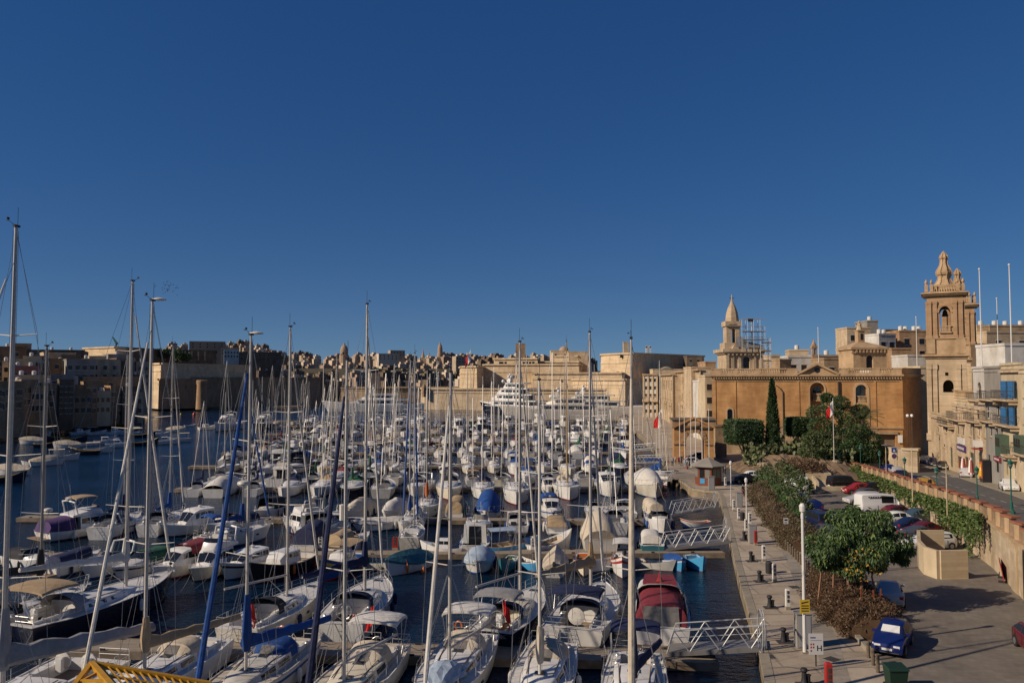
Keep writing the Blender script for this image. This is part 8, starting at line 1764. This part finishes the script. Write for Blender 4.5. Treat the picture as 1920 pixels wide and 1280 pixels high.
for k,(px,py) in enumerate(((1440,1230),(1490,1100),(1462,1010),(1430,960),(1560,1235))):
    t = thing('drain_cover', f"square iron drain cover in the quay paving, {ordn[k]} of five", 'drain cover', P(px,py,QZ+.006), R(8*k), 'iron drain covers in the quay paving'); part('plate', t, 'iron', lambda b: b.box((-.35,-.35,0),(.35,.35,.012))); part('frame', t, 'kerb', lambda b: b.box((-.42,-.42,0),(.42,.42,.006)))
# yellow lattice frame in the foreground
yA = PY(172,1243,27.0); yE = PY(395,1282,27.5); yL = PY(118,1312,24.5); yR = PY(232,1312,23.5); yE2 = PY(420,1340,25)
mat('yellow_paint', (.52,.27,.012), .5, (.40,.20,.01), 3); t = thing('yellow_lattice_frame','yellow painted steel lattice frame with pitched top, at the bottom left edge','steel frame',(yA.x,yA.y,0))
def yf(b):
    o = Vector((yA.x,yA.y,0)); A,E,Lp,Rp,E2 = [p-o for p in (yA,yE,yL,yR,yE2)]
    b.bar(A,E,.16,.16); b.bar(A,Lp,.16,.16); b.bar(A,Rp,.16,.16); b.bar(Rp,E2,.10,.10); b.bar(Lp,Rp,.08,.08)
    for k in range(1,15):
        f = k/15; b.bar(A.lerp(E,f), Rp.lerp(E2,f), .035, .05)
    for f in (.33,.6): b.bar(A.lerp(Rp,f), E.lerp(E2,f), .12, .05)
    b.bar(A.lerp(Lp,.5), A.lerp(Rp,.5), .09,.09); b.bar(A.lerp(Lp,.6), A.lerp(Rp,.25), .07,.07)
part('lattice', t, 'yellow_paint', yf)
def yl(b):
    o = Vector((yA.x,yA.y,0))
    for p in (yL,yR,yE2): q = p-o; b.bar(q,Vector((q.x,q.y,-1.5)),.18,.18)
part('leg', t, 'yellow_paint', yl)
# ------------------------------------------------ cars
mat('car_glass', (.014,.016,.018), .18, spec=.25); mat('tyre', (.012,.012,.013), .8); mat('rim', (.30,.30,.31), .35, metal=.7); mat('lamp_clear', (.65,.65,.62), .1); mat('lamp_red', (.30,.01,.01), .2); mat('plate', (.6,.6,.56), .6)
for nm, c in (('blue',(.008,.018,.105)),('white',(.66,.66,.64)),('silver',(.42,.42,.42)),('black',(.012,.012,.014)),('red',(.28,.02,.02)),('maroon',(.10,.012,.018)),('navy',(.012,.018,.05)),('grey',(.06,.062,.068)),('gold',(.34,.20,.03)),('skyblue',(.05,.085,.11))): mat('car_'+nm, c, .22, metal=0)
CARS = {}
SH = { # y front->back stations: (y, z_low, z_belt, z_top, half width, half width top)   y negative = front
 'hatch': (3.9,1.70,[(-1.95,.32,.55,.55,.62,.6),(-1.85,.22,.70,.70,.78,.7),(-1.0,.20,.90,.93,.84,.72),(-.85,.20,.92,.96,.85,.70),(-.15,.20,.93,1.42,.85,.60),(.6,.20,.95,1.46,.85,.60),(1.35,.20,.97,1.38,.84,.58),(1.80,.22,.96,1.02,.80,.66),(1.95,.34,.62,.66,.72,.66)]),
 'saloon': (4.4,1.72,[(-2.2,.32,.52,.52,.62,.6),(-2.1,.22,.66,.66,.78,.7),(-1.1,.20,.86,.89,.85,.72),(-.95,.20,.88,.92,.86,.70),(-.2,.20,.90,1.36,.86,.60),(.6,.20,.92,1.38,.86,.60),(1.35,.20,.94,1.0,.85,.66),(2.05,.22,.92,.95,.80,.68),(2.2,.34,.6,.64,.72,.66)]),
 'estate': (4.6,1.76,[(-2.3,.32,.54,.54,.64,.6),(-2.2,.22,.70,.70,.80,.7),(-1.2,.20,.90,.93,.87,.74),(-1.05,.20,.92,.96,.88,.72),(-.35,.20,.94,1.44,.88,.62),(.6,.20,.96,1.50,.88,.62),(1.9,.20,.98,1.44,.86,.60),(2.2,.22,.97,1.03,.82,.68),(2.3,.34,.62,.66,.74,.68)]),
 'offroad': (4.6,1.86,[(-2.3,.42,.75,.75,.80,.78),(-2.25,.32,1.0,1.0,.90,.8),(-1.2,.30,1.12,1.15,.92,.82),(-1.1,.30,1.12,1.18,.92,.80),(-.7,.30,1.14,1.80,.92,.74),(.6,.30,1.16,1.84,.92,.74),(2.1,.30,1.16,1.82,.92,.74),(2.25,.32,1.14,1.2,.9,.78),(2.3,.42,.8,.84,.82,.78)]),
 'van': (5.4,1.95,[(-2.7,.40,.70,.70,.82,.78),(-2.6,.30,1.05,1.05,.94,.84),(-2.0,.28,1.25,1.30,.97,.88),(-1.9,.28,1.28,1.36,.97,.86),(-1.1,.28,1.34,2.30,.97,.80),(.5,.28,1.38,2.42,.97,.80),(2.5,.28,1.38,2.40,.97,.80),(2.66,.30,1.36,2.30,.95,.80),(2.7,.40,1.2,2.2,.94,.80)])}
def make_car(kind, col):
    Lc, Wc, st = SH[kind]; t = thing(kind+'_car' if kind != 'van' else 'white_van', 'x', 'van' if kind == 'van' else 'car'); rs = []
    for y, zl, zb, zt, w, wt in st:
        rs.append([(-w*.93,y,zl),(-w,y,zl+.16),(-w*1.0,y,zb-.08),(-w*.96,y,zb),(-wt,y,max(zt-.05,zb+.002)),(-wt*.82,y,zt+.002),(0,y,zt+.025),(wt*.82,y,zt+.002),(wt,y,max(zt-.05,zb+.002)),(w*.96,y,zb),(w,y,zb-.08),(w,y,zl+.16),(w*.93,y,zl)])
    bd = MB(); bd.rings(rs, 0, True, True); body = bd.build('body', 'car_'+col, t, smooth=True)
    for i in (4,5,6) if kind != 'van' else (4,):
        a, b2 = rs[i-1+0], rs[i]
    cab = [i for i in range(len(st)-1) if st[i][3]-st[i][2] > .25 or st[i+1][3]-st[i+1][2] > .25]
    for i in cab:
        if kind == 'van' and i > 4: continue
        a, b2 = rs[i], rs[i+1]; ha = st[i][3]-st[i][2] > .25; hb_ = st[i+1][3]-st[i+1][2] > .25
        for s in (0,1):
            A, B_, C, D = (a[9],b2[9],b2[8],a[8]) if s else (b2[3],a[3],a[4],b2[4])
            lo = .10
            if ha and hb_: part('side_window', body, 'car_glass', lambda q: q.pane(A,B_,C,D,.06,.94,lo,.90,.008,.01))
            else:
                tri = [Vector(A),Vector(B_),Vector(C),Vector(D)]; nn = (tri[1]-tri[0]).cross(tri[3]-tri[0] if (tri[3]-tri[0]).length > .1 else tri[2]-tri[0]).normalized()*.012; c = sum(tri,Vector())/4
                part('side_window', body, 'car_glass', lambda q: q.face([tuple(c+(p-c)*.74+nn) for p in tri]))
    i = min(cab); a, b2 = rs[i], rs[i+1]
    part('windscreen', body, 'car_glass', lambda q: q.pane(a[4],a[8],b2[8],b2[4],.04,.96,.04,.94,.03,.0))
    i = max(cab); a, b2 = rs[i], rs[i+1]
    if kind != 'van': part('rear_window', body, 'car_glass', lambda q: q.pane(b2[8],b2[4],a[4],a[8],.06,.94,.12,.92,.03,.0))
    y0, y1 = st[0][0], st[-1][0]; zl = st[1][2]
    for s in (-1,1):
        part('headlight', body, 'lamp_clear', lambda q: q.box((s*st[1][4]*.62-.16,y0-.0+.02,zl-.17),(s*st[1][4]*.62+.16,y0+.22,zl-.02)) if kind != 'van' else q.box((s*.7-.15,y0-.01,.78),(s*.7+.15,y0+.2,1.05)))
        part('tail_light', body, 'lamp_red', lambda q: q.box((s*st[-1][4]*.86-.12,y1-.16,st[-2][2]-.30),(s*st[-1][4]*.86+.14,y1-.02,st[-2][2]-.08)))
        part('wing_mirror', body, 'car_'+col, lambda q: q.box((s*(Wc/2+.02)-.10,st[3][0]+.25,.92 if kind != 'van' else 1.3),(s*(Wc/2+.02)+.10,st[3][0]+.40,1.06 if kind != 'van' else 1.6)))
    part('number_plate', body, 'plate', lambda q: (q.box((-.26,y0-.015,.40),(.26,y0+.05,.52)), q.box((-.26,y1-.05,.48),(.26,y1+.015,.60))))
    part('grille', body, 'iron', lambda q: q.box((-.36,y0-.01,.56),(.36,y0+.06,.64)) if False else (q.box((-.34,y0-.004,.50 if kind in ('offroad','van') else .46),(.34,y0+.03,.545)), q.box((-.6,y0+.01,.26),(.6,y0+.12,.34))))
    for y in ((-.85,.25,1.2) if kind != 'van' else (-1.9,-.7,.9)):
        for s in (-1,1): part('door_seam', body, 'stripe_black', lambda q: q.box((s*(Wc/2)-.012,y,.34),(s*(Wc/2)+.012,y+.018,st[4][2]-.1)))
    wy = (st[1][0]+.62, st[-2][0]-.55); wr = .31 if kind in ('hatch','saloon','estate') else .37
    for s in (-1,1):
        for y in wy:
            wh = part('wheel', t, 'tyre', lambda q: q.tube([(s*(Wc/2-.19),y,wr),(s*(Wc/2+.015),y,wr)], wr, 16)); part('rim', wh, 'rim', lambda q: (q.tube([(s*(Wc/2+.014),y,wr),(s*(Wc/2+.03),y,wr)], wr*.62, 10)))
            part('wheel_arch', body, 'stripe_black', lambda q: q.rings([[(s*(Wc/2-.02+k*.022), y+(wr+.06)*math.cos(a), wr+(wr+.06)*math.sin(a)) for a in [math.pi*j/8 for j in range(9)]] for k in (0,1)]))
    return t
def car(kind, col, px, py, yaw, label, z=None, group=None, road=False):
    q = onroad(px,py) if road else P(px,py,QZ+.004); key = (kind,col); z_ = (zr(q.y)+.01) if road else QZ+.01
    if key not in CARS: CARS[key] = make_car(kind,col); t = CARS[key]
    else: t = dup(CARS[key], None)
    t.location = (q.x,q.y,z_); t.rotation_euler = (math.atan(-.0475)*math.cos(yaw) if road and 60 < q.y < 140 else 0,0,yaw); t['label'] = label
    if group: t['group'] = group
    return t
# yaw 0 = front towards the camera (-Y)
PKG = 'cars parked in the lower car park'; RG = 'cars parked on the upper road'
c_ = car('hatch','blue',1674,1214,R(-34),'dark blue hatchback facing the camera with a sunshade in its windscreen',group=PKG)
part('sunshade', c_, 'glass_clear' if False else 'lamp_clear', lambda q: q.pane((-.48,-.72,1.06),(.48,-.72,1.06),(.44,-.30,1.33),(-.44,-.30,1.33),0,1,0,1,.04,.0))
car('saloon','silver',1668,1126,R(158),'silver saloon seen from behind beside the flowering tree',group=PKG)
car('hatch','maroon',1952,1226,R(-12),'dark red hatchback cut by the right edge of the photo',group=PKG)
car('estate','white',1742,1028,R(-80),'white estate car behind the curved stone enclosure',group=PKG); car('estate','silver',1752,1037,R(-78),'silver estate car close behind the white estate, nearest of the row',group=PKG) if 0 else None; car('saloon','grey',1728,1013,R(100),'dark grey saloon second behind the white estate car',group=PKG); car('saloon','maroon',1733,1004,R(-76),'dark red car with rounded roof in the parked row',group=PKG)
car('saloon','navy',1712,995,R(104),'very dark blue hatchback behind the white hatchback with red tail lights',group=PKG); car('hatch','white',1690,984,R(98),'white hatchback with red tail lights in the middle of the row',group=PKG); car('saloon','skyblue',1718,977,R(-78),'teal blue saloon right of the brown hatchback',group=PKG); car('hatch','maroon',1688,971,R(100),'brown red hatchback in front of the white van',group=PKG)
v_ = car('van','white',1652,965,R(96),'long white high roof van with small square vents along its side',group=PKG)
part('roof_vent', v_, 'stripe_black', lambda q: [q.box((sx*.91-.004 if sx < 0 else sx*.91-.02, -.9+k*.27, 2.05),(sx*.91+.02 if sx < 0 else sx*.91+.004, -.9+k*.27+.17, 2.2)) for sx in (-1,1) for k in range(11)])
car('estate','silver',1617,944,R(-80),'silver crossover left of the white van',group=PKG); car('hatch','grey',1633,936,R(98),'grey small car between the silver crossover and the white off roader',group=PKG); car('estate','black',1632,925,R(-80),'black and white estate behind the grey small car',group=PKG); car('hatch','red',1607,925,R(-82),'bright red small car behind the estate cars',group=PKG); car('offroad','black',1583,916,R(98),'black boxy off roader at the far end of the parked row',group=PKG)
car('offroad','navy',1533,990,R(183),'dark off roader on the left side of the car park, nearest of its row',group=PKG); car('saloon','grey',1546,1008,R(184),'silver grey saloon parked before the dark off roader',group=PKG)
car('van','blue' if False else 'white',1492,922,R(178),'white van with pale roof at the far left of the car park',group=PKG); car('hatch','skyblue',1500,945,R(182),'pale blue car partly hidden by saplings',group=PKG); car('estate','blue',1517,958,R(182),'bright blue van roofed car in the left row',group=PKG)
car('van','white',1668,858,R(5),'white delivery van coming down the street towards the camera',road=True,group=RG)
for k,(kd,cl,px,py,yw,l) in enumerate((('saloon','grey',1735,868,-28,'black car first in the row parked at the corner house'),('hatch','white',1746,872,-25,'small white car squeezed between dark cars'),('estate','navy',1752,874,-25,'dark estate in the row by the green door'),('saloon','black',1768,880,-25,'black saloon nearest in the row by the green door'),('hatch','silver',1812,895,150,'silver blue hatchback pulling out by the parasols'),
                                       ('saloon','white',1892,920,-25,'white hatchback by the right edge on the upper road'),('hatch','blue',1665,888,165,'blue car parked along the parapet, farthest'),('saloon','silver',1681,892,165,'silver car along the parapet behind the blue one'),('saloon','black',1690,900,165,'dark car with dark roof along the parapet'),('saloon','navy',1716,912,165,'dark blue car left of the gold hatchback'),('hatch','gold',1732,918,170,'gold yellow hatchback behind the parapet'))):
    car(kd,cl,px,py,R(yw),l,road=True,group=RG)
car('hatch','grey',1308,862,R(-100),'small grey car passing through the gatehouse'); car('hatch','silver',1303,872,R(80),'pale blue grey car leaving the gatehouse behind the people'); car('saloon','black',1402,905,R(90),'dark car half hidden behind the far hedge end'); car('hatch','white',1418,900,R(90),'white car with blue door mark behind the hedge end')
car('hatch','white',1912,893,R(-25),'white car behind the lamp at the far right kerb',road=True,group=RG)
for n in list(CARS.values()):
    if n.get('label') == 'x': print('unused car', n.name)
# ------------------------------------------------ people
mat('skin', (.42,.24,.16), .6); mat('hair', (.03,.02,.015), .7)
def person_mesh(walk=0.0):
    me = bpy.data.meshes.new('person_body'); J = {'pelvis':(0,0,.95,.15),'belly':(0,.01,1.12,.14),'chest':(0,.01,1.32,.16),'neck':(0,.0,1.49,.06),'head0':(0,-.01,1.58,.085),'head1':(0,-.005,1.70,.08)}
    for s,n in ((-1,'l'),(1,'r')):
        w = walk*s; J.update({'hip'+n:(s*.10,0,.90,.095),'knee'+n:(s*.11,-.04-w*.5,.50,.065),'ank'+n:(s*.11,.04-w,.09,.042),'toe'+n:(s*.12,-.12-w,.04,.035),'sh'+n:(s*.19,0,1.41,.06),'elb'+n:(s*.25,.03+w*.3,1.13,.042),'wr'+n:(s*.25,-.06+w*.7,.90,.032),'hand'+n:(s*.25,-.09+w*.8,.80,.035)})
    E = [('pelvis','belly'),('belly','chest'),('chest','neck'),('neck','head0'),('head0','head1')]
    for n in 'lr': E += [('pelvis','hip'+n),('hip'+n,'knee'+n),('knee'+n,'ank'+n),('ank'+n,'toe'+n),('chest','sh'+n),('sh'+n,'elb'+n),('elb'+n,'wr'+n),('wr'+n,'hand'+n)]
    K = list(J); me.from_pydata([J[k][:3] for k in K], [(K.index(a),K.index(b)) for a,b in E], []); o = bpy.data.objects.new('tmp', me); COL.objects.link(o)
    sk = o.modifiers.new('s','SKIN'); 
    for i,k in enumerate(K): me.skin_vertices[0].data[i].radius = (J[k][3],J[k][3]*.85); me.skin_vertices[0].data[i].use_root = (k == 'pelvis')
    o.modifiers.new('u','SUBSURF').levels = 1
    dg = bpy.context.evaluated_depsgraph_get(); m2 = bpy.data.meshes.new_from_object(o.evaluated_get(dg)); bpy.data.objects.remove(o); return m2
def shell(src, cond, off, name):
    src.calc_loop_triangles(); vs = [v.co+v.normal*off for v in src.vertices]; fs = [tuple(p.vertices) for p in src.polygons if cond(sum((src.vertices[i].co for i in p.vertices),Vector())/len(p.vertices))]
    us = sorted({i for f in fs for i in f}); mp = {i:k for k,i in enumerate(us)}; me = bpy.data.meshes.new(name); me.from_pydata([vs[i] for i in us],[],[tuple(mp[i] for i in f) for f in fs]); return me
PM = [person_mesh(.0), person_mesh(.16)]; PS = []
for pm in PM:
    pm.materials.clear(); pm.materials.append(MATS['skin']); PS.append((pm, shell(pm, lambda c: .1 < c.z < .97, .014, 'trousers'), shell(pm, lambda c: (.93 < c.z < 1.46 and abs(c.x) < .24) or (c.z > 1.1 and abs(c.x) >= .2 and c.z < 1.46), .018, 'shirt'), shell(pm, lambda c: c.z > 1.66 or (c.z > 1.56 and c.y > .02), .016, 'hair')))
def person(q, rz, shirt, trou, label, k=0, group=None):
    t = thing('person', label, 'person', q, rz, group); s = PS[k]
    for nm, me, m in (('body',s[0],None),('trousers',s[1],trou),('shirt',s[2],shirt),('hair',s[3],'hair')):
        me2 = me.copy() if m else me
        if m: me2.materials.clear(); me2.materials.append(MATS[m])
        o = bpy.data.objects.new(nm, me2); COL.objects.link(o); o.parent = t; me2.polygons.foreach_set('use_smooth',[True]*len(me2.polygons))
    return t
ppl = [(1261,874,'cloth_lightblue','cloth_navy','person in pale blue shirt and dark trousers, leftmost of the group'),(1268,862,'cloth_grey','cloth_black','person in grey top at the back of the group'),(1267,873,'cloth_white','cloth_grey','person in white shirt beside the one in pale blue'),(1273,872,'cloth_red','cloth_navy','person in red top in the group on the quay'),
       (1278,870,'cloth_black','cloth_black','person all in black right of the one in red'),(1283,868,'cloth_navy','cloth_black','person in navy top, fifth of the group'),(1287,870,'cloth_maroon','cloth_black','person in dark red top towards the right of the group'),(1291,873,'cloth_black','cloth_grey','person in black top with grey trousers at the right of the group'),
       (1284,878,'cloth_lightblue','cloth_grey','person in light shirt standing nearest the red pedestal'),(1356,887,'cloth_black','cloth_black','person in black crossing the road behind the kiosk, left one'),(1360,890,'cloth_grey','cloth_black','person in grey crossing the road behind the kiosk, right one'),(1275,866,'cloth_tan','cloth_navy','person in tan top behind the one in red')]
for k,(px,py,a,c,l) in enumerate(ppl): person(P(px,py,QZ), rg.uniform(0,6.28), a, c, l, k%2, 'people standing on the quay' if k not in (9,10) else None)
person(onroad(1744,923), R(20), 'cloth_black','cloth_black','person in black standing beside the gold hatchback',0); person(P(1364,932,QZ)+Vector((2,0,0)), 1, 'cloth_black','cloth_maroon','person seated level with the far white pedestals, in dark clothes',1)
# birds
bd = None
for k in range(42):
    q = PY(318+rg.gauss(0,9), 537+rg.gauss(0,6), 420)
    if bd is None: bd = thing('bird','tiny dark bird in the loose flock left of centre in the sky','bird',q,0,'flock of birds in the sky'); part('body', bd, 'black_rubber', lambda b: (b.ell((0,0,0),(.12,.35,.1),n=6,k=4), b.face([(0,-.12,.05),(.65,.1,.25),(.6,-.1,.25),(0,.12,.05)]), b.face([(0,-.12,.05),(-.65,.1,.25),(-.6,-.1,.25),(0,.12,.05)])))
    else: dup(bd, q, rg.uniform(0,6), 'tiny dark bird in the loose flock left of centre in the sky')
# harbour crane behind the left bastion
q = PY(217,652,620); t = thing('harbour_crane','small dark green crane jib on the left skyline','crane',(q.x,q.y,q.z-4)); part('mast', t, 'lamp_green', lambda b: b.bar((0,0,0),(.3,0,8),.9,.9)); part('jib', t, 'lamp_green', lambda b: b.rings([[(.3,0,6),(1.6,0,7.5),(-2.6,0,12.6),(-3.0,0,12)],[(.3,.8,6),(1.6,.8,7.5),(-2.6,.8,12.6),(-3.0,.8,12)]]))
Y = 560
for k,(px,w) in enumerate(((300,5.5),(318,6.5),(340,4.5),(180,7))):
    Yq = 560 if k < 3 else 470; zt = ZY([652,650,655,668][k],Yq); tree('skyline_tree', ['dark tree on the left skyline, left of three','largest dark tree on the left skyline','smallest dark tree right of the largest','dark tree below the pale long bastion'][k], (XY(px,Yq,zt),Yq,zt-9), [(0,0,0),(0,0,5)], .5, [((rg.uniform(-w,w),rg.uniform(-2,2),rg.uniform(3,6)),(w*.55,3,2.4)) for _ in range(5)], 1400, 1.0, ['leaf_dark','leaf_mid'], rg, 2, group='trees on the left skyline')
for o in list(bpy.data.objects):
    if o.get('label') == 'x':
        for c in list(o.children_recursive): bpy.data.objects.remove(c)
        bpy.data.objects.remove(o)
